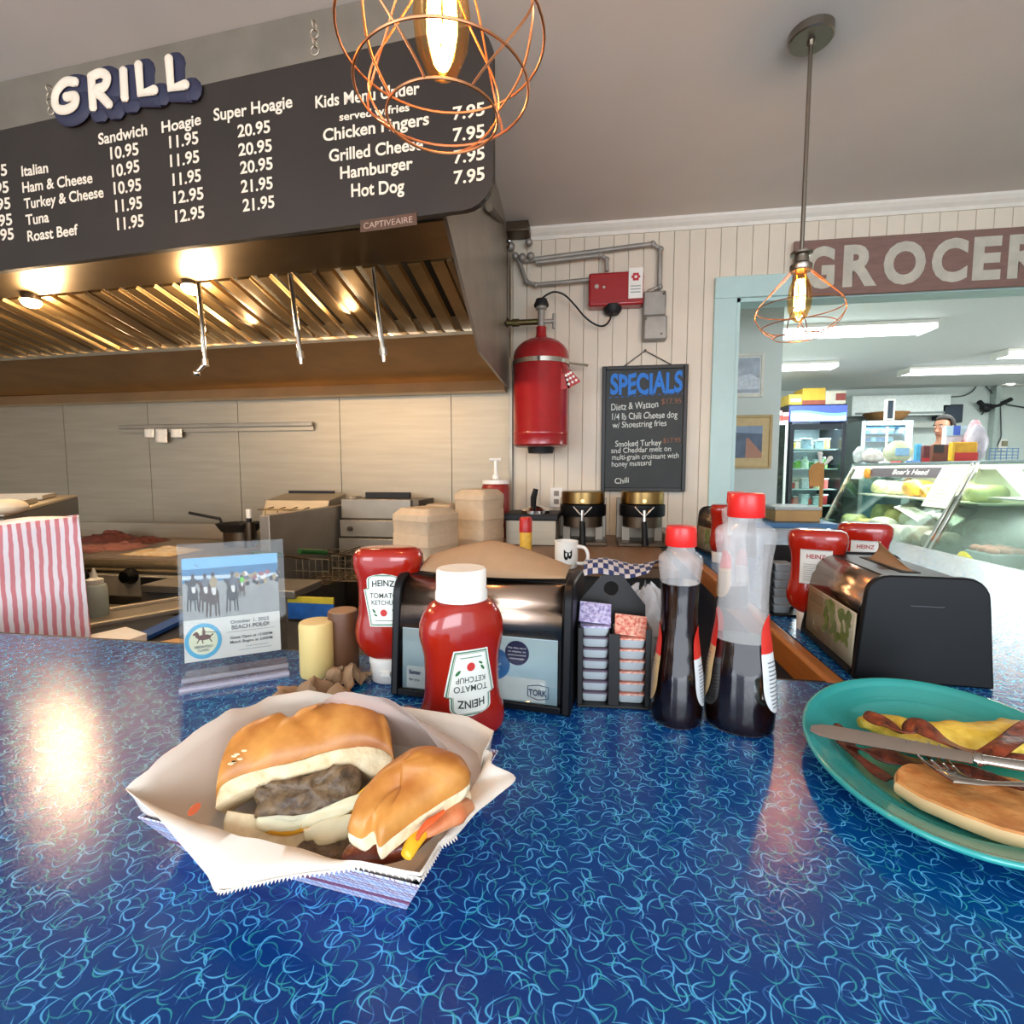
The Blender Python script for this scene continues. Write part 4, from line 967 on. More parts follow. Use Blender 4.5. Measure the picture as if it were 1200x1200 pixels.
# ================================================================ THINGS ON THE BAR
M_ket = mat('ketchup_plastic', '951a0c', 0.16, noise=0.05, ns=10, coat=0.5, sss=0.0)
M_cap = mat('ketchup_cap', 'e9e4da', 0.38, noise=0.03)
M_lwhite = mat('label_white', 'dfe0d6', 0.45, noise=0.02); M_lgreen = mat('label_green', '4f7a5c', 0.5); M_lblk = mat('label_ink', '26302a', 0.5)
M_tom = mat('tomato_print', 'c3302c', 0.5); M_leaf = mat('leaf_print', '2f6b38', 0.5)
KP = [(0.037, 0.028, 0.026), (0.042, 0.035, 0.029), (0.052, 0.0425, 0.032), (0.064, 0.0468, 0.034), (0.078, 0.0475, 0.0345), (0.092, 0.0450, 0.033), (0.104, 0.0425, 0.0315), (0.125, 0.0415, 0.031), (0.145, 0.0418, 0.031),
      (0.158, 0.0435, 0.032), (0.170, 0.0472, 0.0345), (0.182, 0.0485, 0.0355), (0.192, 0.0480, 0.035), (0.199, 0.0445, 0.032), (0.2025, 0.038, 0.026)]
KP = [(z, a*(1.08 if z > 0.04 else 1.0), b) for z, a, b in KP]
def kprof(z):
    for (z0, a0, b0), (z1, a1, b1) in zip(KP[:-1], KP[1:]):
        if z <= z1:
            t = (z-z0)/(z1-z0); t = max(0, min(1, t)); t = t*t*(3-2*t) if False else t
            return a0+(a1-a0)*t, b0+(b1-b0)*t
    return KP[-1][1:]
def sell(a, b, z, n=48, e=2.5):
    o = []
    for j in range(n):
        t = 2*PI*j/n; c, s_ = math.cos(t), math.sin(t)
        o.append(Vector((a*1.0*math.copysign(abs(c)**(2/e), c), b*math.copysign(abs(s_)**(2/e), s_), z)))
    return o
def ketchup(lb_, loc, rot, inverted, back=False, front_label=True):
    t_ = thing('ketchup_bottle', lb_, 'ketchup bottle', loc, rot, 'squeezable ketchup bottles')
    Hh = 0.2025
    def M_(v):     # local bottle space (cap at z=0) -> thing space
        return v if inverted else Vector((-v.x, v.y, Hh - v.z))
    zs = []
    for (z0, a0, b0), (z1, a1, b1) in zip(KP[:-1], KP[1:]):
        zs += [z0, (z0+z1)/2]
    zs.append(KP[-1][0])
    rs = [sell(*kprof(z), z) for z in zs] + [sell(0.030, 0.019, 0.2035)]
    b = MB().rings(rs); b.v = [M_(v) for v in b.v]; b.build('body', M_ket, t_, local=True, ang=60)
    b = MB().rings([sell(0.0285, 0.0275, 0.0, e=2), sell(0.030, 0.029, 0.002, e=2), sell(0.0305, 0.0295, 0.026, e=2), sell(0.0315, 0.0305, 0.028, e=2), sell(0.0315, 0.0305, 0.037, e=2), sell(0.029, 0.028, 0.0385, e=2)])
    b.box((0, -0.031, 0.017), (0.014, 0.004, 0.006))
    b.v = [M_(v) for v in b.v]; b.build('cap', M_cap, t_, local=True, ang=50)
    def wrap(u, v, off):     # u across, v along bottle from the cap, on the facing side
        a, bb = kprof(v); u = max(-a*0.97, min(a*0.97, u))
        return M_(Vector((u, -bb*(1-abs(u/a)**2.5)**(1/2.5) - off, v)))
    if back:
        w_ = lambda v: 0.026
        MB().grid(lambda u, v: wrap((u*2-1)*0.027, 0.098+0.068*v, 0.0005), 14, 10).build('back_label', mat('label_back', 'c9c6bd', 0.45), t_, local=True)
        rim = MB(); 
        for q in ((0.0985, 0.0995), (0.1645, 0.1655)): rim.grid(lambda u, v: wrap((u*2-1)*0.025, q[0]+(q[1]-q[0])*v, 0.0009), 14, 1)
        for j in range(13):
            if j in (9,): continue
            z_ = 0.104+0.0040*j; rim.grid(lambda u, v: wrap(-0.021+u*(0.042-0.006*(j % 3)), z_+0.0012*v, 0.0009), 10, 1) if j < 10 else None
        rim.build('printed_lines', mat('label_grey2', '8d8a84', 0.5), t_, local=True)
        b = MB(); text_on(b, 'HEINZ', (-0.016, 0, 0.1485), (0.016, 0, 0.1485), (0, 0, 1), 0.0085, 0.02)
        b.v = [wrap(q.x, q.z, 0.001) for q in b.v]; b.build('lettering', mat('heinz_red', '9a2b2b', 0.5), t_, local=True, smooth=False)
        return t_
    V0, V1 = 0.090, 0.169
    def width(v, ins):
        f = (v-V0)/(V1-V0)
        if f < 0.66: w_ = 0.0185 + 0.009*f/0.66
        elif f < 0.70: w_ = 0.0275
        else: w_ = 0.0225 if f < 0.86 else 0.0225*math.sqrt(max(0.0, 1-((f-0.86)/0.14)**2))*0.5+0.0225*0.5*max(0, 1-((f-0.86)/0.14)**3)
        return max(0.0, w_*1.12-ins)
    def lab(name, ins, off, m):
        va, vb = V0+ins, V1-ins
        rows = [va+(vb-va)*k/40 for k in range(41)]
        def fn(u, v):
            z = va+(vb-va)*v; zz = z
            f = (z-V0)/(V1-V0); w_ = width(z, ins)
            return wrap((u*2-1)*w_, z, off)
        MB().grid(fn, 14, 44).build(name, m, t_, local=True)
    lab('label', 0, 0.0004, M_lwhite); lab('label_border', 0.0016, 0.0007, M_lgreen); lab('label_face', 0.0032, 0.0010, M_lwhite)
    lab('label_border', 0.0038, 0.0011, M_lgreen); lab('label_face', 0.0044, 0.0013, M_lwhite)
    def lt(txt, u0, u1, v, h, bold, arch=0.0, m=M_lblk):
        b = MB(); text_on(b, txt, (u0, 0, v), (u1, 0, v), (0, 0, 1), h, bold)
        b.v = [wrap(q.x, q.z + arch*(1-(q.x/0.018)**2), 0.0017) for q in b.v]; b.build('lettering', m, t_, local=True, smooth=False)
    lt('HEINZ', -0.0165, 0.0165, 0.1485, 0.0090, 0.02, 0.0022)
    lt('TOMATO', -0.0205, 0.0205, 0.1325, 0.0075, 0.006)
    lt('KETCHUP', -0.0180, 0.0180, 0.1225, 0.0068, 0.006)
    def blob(name, uc, vc, ru, rv, m, an=0.0):
        b = MB(); c, s_ = math.cos(an), math.sin(an)
        ring = [wrap(uc+ru*math.cos(t)*c-rv*math.sin(t)*s_, vc+ru*math.cos(t)*s_+rv*math.sin(t)*c, 0.0018) for t in [2*PI*k/16 for k in range(16)]]
        b.add(ring, [tuple(range(16))]); b.build(name, m, t_, local=True, smooth=False)
    blob('tomato_print', 0.0, 0.1105, 0.0050, 0.0052, M_tom); blob('leaf_print', 0.0155, 0.1165, 0.0042, 0.0018, M_leaf, 0.8); blob('leaf_print', -0.0145, 0.1130, 0.0036, 0.0015, M_leaf, 2.2)
    blob('leaf_print', -0.012, 0.107, 0.0028, 0.0013, M_leaf, 2.6)
    b = MB().grid(lambda u, v: wrap(-0.013+0.026*u, 0.0985+0.0010*v, 0.0018), 8, 1); b.build('printed_lines', M_lgreen, t_, local=True)
    return t_
T1 = TOP + 0.0006
p = at(540, 866, Z=TOP)
ketchup('front upright ketchup bottle with white cap on top and upside-down label', (p.x-0.003, p.y+0.02, T1), R(33), False)
p = at(452, 800, Z=TOP)
ketchup('ketchup bottle standing on its cap left of the napkin dispenser', (p.x, p.y+0.02, T1), R(8), True)
p = at(958, 742, Z=TOP)
ketchup('ketchup bottle on its cap beside the right dispenser, back label showing', (p.x, p.y+0.02, T1), R(-24), True, back=True)
p = at(1022, 722, Z=TOP)
ketchup('ketchup bottle on its cap mostly hidden behind the right dispenser', (p.x-0.01, p.y+0.03, T1), R(-20), True, back=True)
p = at(846, 660, Z=TOP)
ketchup('farthest ketchup bottle on its cap at the end of the side counter', (p.x, p.y+0.02, T1), R(60), True, back=True)

# napkin dispensers
M_card = mat('card_pale_blue', 'a9c3cf', 0.35, noise=0.03, ns=10)
M_win = thin_glass('card_window', 'f4f4f2', 0.03, 0.12)
M_face = mat('dispenser_steel', 'a58d7c', 0.26, 1.0, noise=0.05, ns=3, bump=0.05, bs=40, stretch=(0.3, 8, 8))
M_kraft = mat('kraft_napkin', '97795a', 0.8, noise=0.05, ns=40)
def dispenser(lb_, loc, rot, L=0.245, D=0.155, H=0.175, style=0):
    t_ = thing('napkin_dispenser', lb_, 'napkin dispenser', loc, rot, 'napkin dispensers')
    def prof(ins=0.0, top=H):
        # side outline in (y,z), front is -y; rounded top corners
        o = [(-D/2+ins, 0.0), (D/2-ins, 0.0)]; r = 0.032
        for k in range(6):
            a = PI/2*k/5; o.append((D/2-0.012-ins-r+r*math.cos(a), top-ins-r+r*math.sin(a)))
        for k in range(6):
            a = PI/2+PI/2*k/5; o.append((-D/2+0.012+ins+r+r*math.cos(a), top-ins-r+r*math.sin(a)))
        return o
    for x0 in (-L/2, L/2-0.013):
        MB().prism([(x0, y, z) for y, z in prof()], (0.013, 0, 0)).build('end_panel', M_black, t_, local=True, bevel=0.003)
    MB().prism([(-L/2+0.013, y, z) for y, z in prof(0.008)], (L-0.026, 0, 0)).build('body', M_black, t_, local=True, bevel=0.002)
    # curved metal face plates following the front and back shoulders
    sh = [q for q in prof(0.0055)]
    for sgn in (1, -1):
        fr_ = [(-(D/2-0.0085), 0.098), (-(D/2-0.0125), H-0.044)] + [(-(D/2-0.0175-0.032)-0.0325*math.sin(a), H-0.0055-0.032+0.0325*math.cos(a)) for a in [PI/2*(1-k/6) for k in range(6)]]
        MB().rings([[(x, sgn*y, z) for y, z in fr_] for x in (-L/2+0.0135, L/2-0.0135)], False, False, closed=False).build('face_plate', M_face, t_, local=True, solid=0.0016)
    MB().span((-L/2+0.013, -D/2+0.042, H-0.0085), (L/2-0.013, D/2-0.042, H-0.004)).build('top_plate', M_black, t_, local=True, bevel=0.002)
    MB().span((-L/2+0.05, -0.014, H-0.0045), (L/2-0.05, 0.014, H-0.0030)).build('slot', mat('slot_dark', '050506', 0.8), t_, local=True)
    y = -D/2
    ca = lambda u, v: Vector((-L/2+0.018+(L-0.036)*u, y+0.0045+0.004*v*0+0.0035*v, 0.012+0.086*v))
    MB().grid(ca, 1, 1).build('card', M_card if style == 0 else mat('card_beige', 'b5aa92', 0.4, noise=0.06), t_, local=True, solid=0.0008)
    def cd_(u, v, off=0.0012): q = ca(u, v); return Vector((q.x, q.y-off, q.z))
    if style == 0:
        def disc(name, uc, vc, r, m, off):
            b = MB(); rx = r/(L-0.036); rv = r/0.086
            b.add([cd_(uc+rx*math.cos(a), vc+rv*math.sin(a), off) for a in [2*PI*k/28 for k in range(28)]], [tuple(range(28))]); b.build(name, m, t_, local=True, smooth=False)
        b = MB().grid(lambda u, v: cd_(0.03+0.25*0+u*0.90, 0.02+0.36*v, 0.0011), 1, 1); b.build('card_band', mat('card_light', 'c7d0d2', 0.4), t_, local=True, smooth=False)
        disc('blue_disc', 0.615, 0.56, 0.0215, mat('disc_blue', '2f6ba8', 0.4), 0.0014); disc('navy_disc', 0.755, 0.76, 0.0165, mat('disc_navy', '2a2b52', 0.4), 0.0018)
        def ct(txt, u0, u1, v, h, m, bold=0.0):
            b = MB(); text_on(b, txt, cd_(u0, v, 0.0022), cd_(u1, v, 0.0022), (0, 0, 1), h, bold, lift=0.0002); b.build('lettering', m, t_, local=True, smooth=False)
        mw = mat('card_white_ink', 'e4e6ea', 0.5); mn = mat('card_navy_ink', '22345e', 0.5)
        for k, s_ in enumerate(['Flip this card', 'to display an', 'environmental', 'message']): ct(s_, 0.70+0.01*(k == 3), 0.81-0.01*(k == 3), 0.83-0.055*k, 0.0022, mw, 0.01)
        ct('TORK', 0.83, 0.94, 0.13, 0.0080, mn, 0.03); ct('Better', 0.05, 0.13, 0.25, 0.0062, mn, 0.02); ct('for you', 0.05, 0.12, 0.14, 0.0040, mn, 0.0)
        ct('7%', 0.57, 0.62, 0.66, 0.008, mw, 0.02); ct('recycled', 0.555, 0.655, 0.55, 0.003, mw); ct('napkins', 0.565, 0.65, 0.47, 0.003, mw)
        b = MB().tube([cd_(0.825, 0.12, 0.003), cd_(0.825, 0.27, 0.003), cd_(0.885, 0.30, 0.003), cd_(0.95, 0.28, 0.003), cd_(0.95, 0.10, 0.003), cd_(0.885, 0.07, 0.003)], 0.0005, 5, True); b.build('logo_outline', mn, t_, local=True)
    else:
        b = MB(); random.seed(5)
        for k in range(26):
            u = 0.45+0.45*random.random(); v = 0.30+0.62*random.random()*(1-0.3*abs(u-0.7)); an = random.random()*PI; r = 0.014
            q = [cd_(u + (r*math.cos(t)*math.cos(an)-r*0.45*math.sin(t)*math.sin(an))/(L-0.036), min(0.98, v + (r*math.cos(t)*math.sin(an)+r*0.45*math.sin(t)*math.cos(an))/0.086), 0.0012+0.00004*k) for t in [2*PI*j/10 for j in range(10)]]
            b.cur = k % 2; b.add(q, [tuple(range(10))])
        b.build('leaf_picture', [mat('leaf_a', '6f8a46', 0.5), mat('leaf_b', '8ba05c', 0.5)], t_, local=True, smooth=False)
        b = MB()
        for k in range(4): b.grid(lambda u, v: cd_(0.06+0.3*u, 0.86-0.05*k+0.02*v, 0.0013), 1, 1)
        b.build('printed_lines', mat('grey_ink', '8f8a7c', 0.5), t_, local=True, smooth=False)
    MB().grid(lambda u, v: cd_(u*1.02-0.01, v, 0.0036), 1, 1).build('card_window', M_win, t_, local=True, solid=0.0008)
    MB().span((-L/2+0.013, y-0.002, 0.003), (L/2-0.013, y+0.006, 0.012)).build('window_rail', M_black, t_, local=True, bevel=0.001)
    return t_
pa, pb = at(457, 815, Z=TOP), at(668, 842, Z=TOP)
dv = (pb-pa); rt = math.atan2(dv.y, dv.x); Ld = dv.length; mid = (pa+pb)/2; nb_ = Vector((-math.sin(rt), math.cos(rt), 0))
D1 = mid + nb_*0.0775
d1_ = dispenser('black napkin dispenser with a pale blue card behind the front ketchup bottle', (D1.x, D1.y, T1), rt, L=Ld, H=0.172)
# brown napkin standing out of the dispenser
ml = Matrix.Translation((D1.x, D1.y, T1)) @ Matrix.Rotation(rt, 4, 'Z')
nap = thing('paper_napkin', 'folded brown paper napkin standing out of the front dispenser', 'napkin', tuple(ml @ Vector((0, 0, 0.1705))), rt, 'brown napkins in dispensers')
def napf(u, v):
    hgt = 0.012+0.030*(1-abs(u*2-0.9)**1.4)
    return Vector((-Ld*0.40+Ld*0.84*u, -0.028+0.05*v-0.02*math.sin(u*PI)*(1-v), 0.0012+max(0.0, hgt)*math.sin(v*PI*0.55)**0.8))
MB().grid(napf, 24, 8).build('sheet', M_kraft, nap, local=True, solid=0.0008)
MB().grid(lambda u, v: napf(u, 1.0)+Vector((0, 0.012*v, -0.03*v*math.sin(u*PI))), 24, 4).build('back_fold', M_kraft, nap, local=True, solid=0.0008)
# second dispenser on the side counter, end panel towards the camera
ea, eb, ec = at(1010, 797, Z=TOP), at(1178, 818, Z=TOP), at(948, 742, Z=TOP)
dd = (ea-ec); r2 = math.atan2(dd.y, dd.x); Le = 0.245
cx_ = ea - dd.normalized()*(Le/2); nside = Vector((-dd.y, dd.x, 0)).normalized(); nside = nside if nside.x > 0 else -nside
D2 = cx_ + nside*0.080
d2_ = dispenser('black napkin dispenser with a leaf picture card on the right side counter', (D2.x, D2.y, T1), r2, L=Le, D=0.185, H=0.163, style=1)
ml = Matrix.Translation((D2.x, D2.y, T1)) @ Matrix.Rotation(r2, 4, 'Z')
nap = thing('paper_napkin', 'pointed brown napkin sticking out of the right dispenser slot', 'napkin', tuple(ml @ Vector((0, 0, 0.1585))), r2, 'brown napkins in dispensers')
MB().grid(lambda u, v: Vector((-0.055+0.12*u, -0.006+0.008*math.sin(v*3)+0.012*v, 0.001+0.034*v*(1-u)**1.2)), 14, 6).build('sheet', M_kraft, nap, local=True, solid=0.0008)
q = ml @ Vector((0.1225, 0.0, 0.115))
MB().span((0.1228, -0.022, 0.118), (0.1236, 0.022, 0.1192)).build('moulded_line', mat('black_gloss_line', '34353a', 0.3), d2_, local=True)
MB().span((-0.1, 0, 0), (0, 0, 0))
# third dispenser far down the side counter
p = at(826, 655, Z=TOP)
dispenser('farthest black napkin dispenser at the end of the side counter', (p.x+0.10, p.y+0.14, T1), R(-80), L=0.22, D=0.15, H=0.175, style=1)

# acrylic sign holder with polo card
M_acr = thin_glass('acrylic', 'f6f7f7', 0.02, 0.22)
pl, pr = at(213, 806, Z=TOP), at(338, 786, Z=TOP)
dv = pr-pl; rt = math.atan2(dv.y, dv.x); Wd = dv.length
sh_ = thing('sign_holder', 'clear acrylic stand with a beach polo card on the blue bar', 'sign holder', (pl.x, pl.y, T1), rt)
Hh = at(203, 642, X=pl.x).z - TOP
lean = 0.03
def ac(u, v, off=0.0): return Vector((Wd*u, lean*v*v*0+lean*v+off, 0.004+(Hh-0.004)*v))
MB().prism([ac(0, 0), ac(1, 0), ac(1, 1), ac(0, 1)], (0, 0.0025, 0)).build('back_sheet', M_acr, sh_, local=True, smooth=False)
MB().prism([ac(0, 0.02, -0.004), ac(1, 0.02, -0.004), ac(1, 1, -0.004), ac(0, 1, -0.004)], (0, -0.002, 0)).build('front_sheet', M_acr, sh_, local=True, smooth=False)
MB().span((0, -0.030, 0.0), (Wd, 0.06, 0.003)).span((0, -0.030, 0.003), (Wd, -0.027, 0.010)).build('foot', film('acrylic_foot', 'b9b8cc', 0.28, 0.1), sh_, local=True, smooth=False)
MB().cyl((0.0, 0.002, 0.008), (Wd, 0.002, 0.008), 0.004, 10).cyl((0, -0.029, 0.005), (Wd, -0.029, 0.005), 0.003, 8).build('bend', film('acrylic_edge', 'd2d0dc', 0.38, 0.1), sh_, local=True)
def cdp(u, v, off=0.0):   # card coordinates
    return ac(0.035+0.90*u, 0.15+0.745*v, -0.0020-off)
MB().prism([cdp(0, 0), cdp(1, 0), cdp(1, 1), cdp(0, 1)], (0, 0.001, 0)).build('card', mat('polo_card', 'd2d0c8', 0.4, noise=0.02), sh_, local=True, smooth=False)
def flat(name, polys, mats, off):
    b = MB()
    for i, (mi, P) in enumerate(polys):
        b.cur = mi; b.add([cdp(u, v, off+i*0.000012) for u, v in P], [tuple(range(len(P)))])
    b.build(name, mats, sh_, local=True, smooth=False)
def ell(uc, vc, ru, rv, an=0.0, n=12):
    return [(uc+ru*math.cos(t)*math.cos(an)-rv*0.72*math.sin(t)*math.sin(an), vc+(ru*math.cos(t)*math.sin(an)/0.72*1.0+rv*math.sin(t)*math.cos(an))) for t in [2*PI*k/n for k in range(n)]]
cols = [mat('print_sky', '6fb0dc', 0.4, noise=0.04), mat('print_sea', '2f6f9c', 0.4, noise=0.2, ns=60), mat('print_foam', 'b9c9d4', 0.4), mat('print_sand', '8f9290', 0.4, noise=0.15, ns=90), mat('print_horse', '3a2622', 0.4), mat('print_rider', 'd6d2cc', 0.4), mat('print_green', '5fc43a', 0.4), mat('print_tan', '9b8a6c', 0.4), mat('print_dark', '26242c', 0.4), mat('print_pink', '93606a', 0.4), mat('print_grey', '585f6b', 0.4)]
PZ = 0.40
def y_(v): return PZ+(1-PZ)*v
polys = [(3, [(0, PZ), (1, PZ), (1, 1), (0, 1)]), (1, [(0, y_(0.60)), (1, y_(0.60)), (1, y_(0.84)), (0, y_(0.84))]), (0, [(0, y_(0.82)), (1, y_(0.83)), (1, 1), (0, 1)]), (2, [(0, y_(0.66)), (1, y_(0.60)), (1, y_(0.66)), (0, y_(0.72))])]
random.seed(11)
for k in range(34):
    u = 0.55+0.45*random.random(); v = y_(0.50+0.2*random.random()); polys.append((random.choice([8, 9, 10, 5, 7, 8]), ell(u, v, 0.018+0.02*random.random(), 0.02+0.015*random.random(), 0, 8)))
def horse(u, v, s_, c_=4, rid=5):
    P = [(c_, ell(u, v, 0.06*s_, 0.075*s_)), (c_, ell(u-0.03*s_, v+0.09*s_, 0.025*s_, 0.05*s_, 0.3)), (c_, ell(u-0.05*s_, v+0.115*s_, 0.035*s_, 0.02*s_, -0.5))]
    for dx in (-0.05, -0.022, 0.02, 0.045): P.append((c_, [(u+dx*s_-0.009*s_, v-0.04*s_), (u+dx*s_+0.009*s_, v-0.04*s_), (u+dx*s_*1.2+0.007*s_, v-0.17*s_), (u+dx*s_*1.2-0.007*s_, v-0.17*s_)]))
    P += [(5, ell(u+0.01*s_, v+0.05*s_, 0.02*s_, 0.045*s_, 0.2)), (rid, ell(u+0.008*s_, v+0.12*s_, 0.036*s_, 0.05*s_)), (8, ell(u+0.005*s_, v+0.185*s_, 0.018*s_, 0.022*s_))]
    return P
for a_ in [(0.10, y_(0.42), 0.95, 8, 8), (0.30, y_(0.36), 1.15, 4, 7), (0.22, y_(0.40), 1.0, 4, 10), (0.50, y_(0.38), 1.05, 8, 10), (0.60, y_(0.47), 0.6, 4, 6)]: polys += horse(*a_)
polys += [(8, [(0.12, y_(0.90)), (0.13, y_(0.90)), (0.17, y_(0.85)), (0.16, y_(0.85))]), (8, [(0.20, y_(0.97)), (0.21, y_(0.97)), (0.25, y_(0.94)), (0.24, y_(0.94))])]
flat('printed_picture', polys, cols, 0.0004)
lgm = [mat('logo_blue', '3f9fc4', 0.4), mat('logo_cream', 'd5d6b4', 0.4), mat('logo_horse', '5c3226', 0.4), mat('logo_ink', '2b3a5a', 0.4)]
lg = [(0, ell(0.19, 0.19, 0.185, 0.172, 0, 32)), (1, ell(0.19, 0.19, 0.145, 0.132, 0, 28)), (2, ell(0.20, 0.225, 0.07, 0.028)), (2, ell(0.13, 0.25, 0.02, 0.03, 0.6)), (2, ell(0.11, 0.268, 0.026, 0.013, 0.4)), (2, ell(0.275, 0.24, 0.022, 0.008, 0.4)),
      (2, [(0.15, 0.22), (0.165, 0.22), (0.13, 0.17), (0.12, 0.175)]), (2, [(0.17, 0.21), (0.185, 0.21), (0.19, 0.165), (0.18, 0.165)]), (2, [(0.235, 0.22), (0.25, 0.22), (0.28, 0.175), (0.27, 0.17)]), (2, ell(0.195, 0.275, 0.018, 0.03)), (2, ell(0.192, 0.312, 0.010, 0.012)), (2, [(0.20, 0.28), (0.33, 0.265), (0.33, 0.258), (0.20, 0.272)])]
flat('logo', lg, lgm, 0.0004)
mi_ = mat('card_ink', '33343c', 0.5)
def ctx(txt, u0, u1, v, h, bold=0.0, m=mi_):
    b = MB(); text_on(b, txt, cdp(u0, v, 0.0010), cdp(u1, v, 0.0010), (0, lean, Hh-0.004), h, bold, lift=0.0003); b.build('lettering', m, sh_, local=True, smooth=False)
ctx('October 1, 2022', 0.47, 0.88, 0.325, 0.0052, 0.015); ctx('BEACH POLO!', 0.48, 0.88, 0.270, 0.0060, 0.015)
ctx('Gates Open at 12:00PM', 0.46, 0.91, 0.175, 0.0040, 0.012); ctx('Match Begins at 2:00PM', 0.46, 0.91, 0.130, 0.0040, 0.012)
ctx('HERON POLO', 0.10, 0.28, 0.125, 0.0038, 0.015, lgm[3]); ctx('CLASSIC', 0.13, 0.25, 0.092, 0.0034, 0.015, lgm[3])
flat('printed_lines', [(0, [(0.42, 0.242), (0.95, 0.242), (0.95, 0.246), (0.42, 0.246)]), (0, [(0.62, 0.085), (0.86, 0.085), (0.86, 0.090), (0.62, 0.090)]), (0, [(0.55, 0.055), (0.90, 0.055), (0.90, 0.060), (0.55, 0.060)])], [mat('rule_grey', '8e8f90', 0.5)], 0.0006)

# wooden shakers
def shaker(lb_, px, py, pyt, r, m, mt):
    p = at(px, py, Z=TOP); zt_ = at(px, pyt, Y=p.y+r).z
    s_ = thing('pepper_mill', lb_, 'mill', (p.x, p.y+r*0.9, T1), 0, 'wooden shakers')
    h = zt_-TOP
    MB().lathe([(r*0.96, 0), (r, 0.003), (r, h-0.003), (r*0.97, h)], seg=32).build('barrel', m, s_, local=True)
    MB().lathe([(r*0.93, h), (r*0.90, h+0.0012), (r*0.2, h+0.0018)], seg=32).build('end_grain', mt, s_, local=True)
shaker('pale yellow wooden shaker in the crumpled paper', 363, 797, 728, 0.0262, mat('pale_wood', 'd8bf7c', 0.5, noise=0.07, ns=14, stretch=(3, 3, 0.4)), mat('pale_wood_end', 'dcc488', 0.55))
shaker('dark brown wooden shaker behind the pale yellow one', 396, 790, 715, 0.0235, mat('dark_wood', '5a3a24', 0.45, noise=0.2, ns=14, stretch=(4, 4, 0.4)), mat('dark_wood_end', '8f6a4a', 0.55))
# crumpled kraft paper
def crumple(name, lb_, px, py, wx, wy, h, m, seed, rot=0.0, cat='paper', nu=26, nv=20):
    p = at(px, py, Z=TOP)
    def fn(u, v):
        x, y = (u-0.5)*wx, (v-0.5)*wy
        e = max(0, 1-((2*u-1)**4)) * max(0, 1-((2*v-1)**4))
        n = mnoise.noise(Vector((u*2.6+seed, v*2.2, seed))); n2 = mnoise.noise(Vector((u*7+seed, v*6, 3)))
        z = 0.0015 + h*abs(n*1.9)*(0.35+0.65*e) + h*0.25*abs(n2)
        return Vector((x+0.010*n2, y+0.010*n, z))
    b = MB().grid(fn, nu, nv)
    return tag(b.build(name, m, loc=(p.x, p.y, T1), rot=rot, local=True, solid=0.0007, ang=25), lb_, cat)
crumple('crumpled_paper', 'crumpled brown paper sheet lying around the wooden shakers', 367, 822, 0.105, 0.060, 0.024, M_kraft, 2.3, R(18))
crumple('crumpled_paper', 'second crumpled brown paper wad beside the left ketchup cap', 408, 800, 0.058, 0.055, 0.034, M_kraft, 7.7, R(-20))

# syrup bottles
M_clear = film('clear_bottle_plastic', 'dcd9d6', 0.25, 0.12)
M_syr = mat('dark_syrup', '170805', 0.08, noise=0.3, coat=1.0)
M_scap = mat('syrup_cap', 'd02420', 0.3, noise=0.04)
SP = [(0.0, 0.90, 0), (0.012, 0.98, 0), (0.06, 1.0, 0), (0.14, 1.0, 0), (0.24, 0.95, 0), (0.36, 0.83, 0), (0.46, 0.73, 0.0), (0.56, 0.69, .4), (0.66, 0.70, .8), (0.74, 0.745, 1), (0.80, 0.81, .8), (0.835, 0.84, 0.3), (0.855, 0.80, 0), (0.875, 0.66, 0), (0.89, 0.50, 0), (0.905, 0.47, 0)]
def sprof(f):
    for (z0, r0, g0), (z1, r1, g1) in zip(SP[:-1], SP[1:]):
        if f <= z1:
            t = (f-z0)/(z1-z0); t = t*t*(3-2*t)*0.4+t*0.6; return r0+(r1-r0)*t, g0+(g1-g0)*t
    return SP[-1][1:]
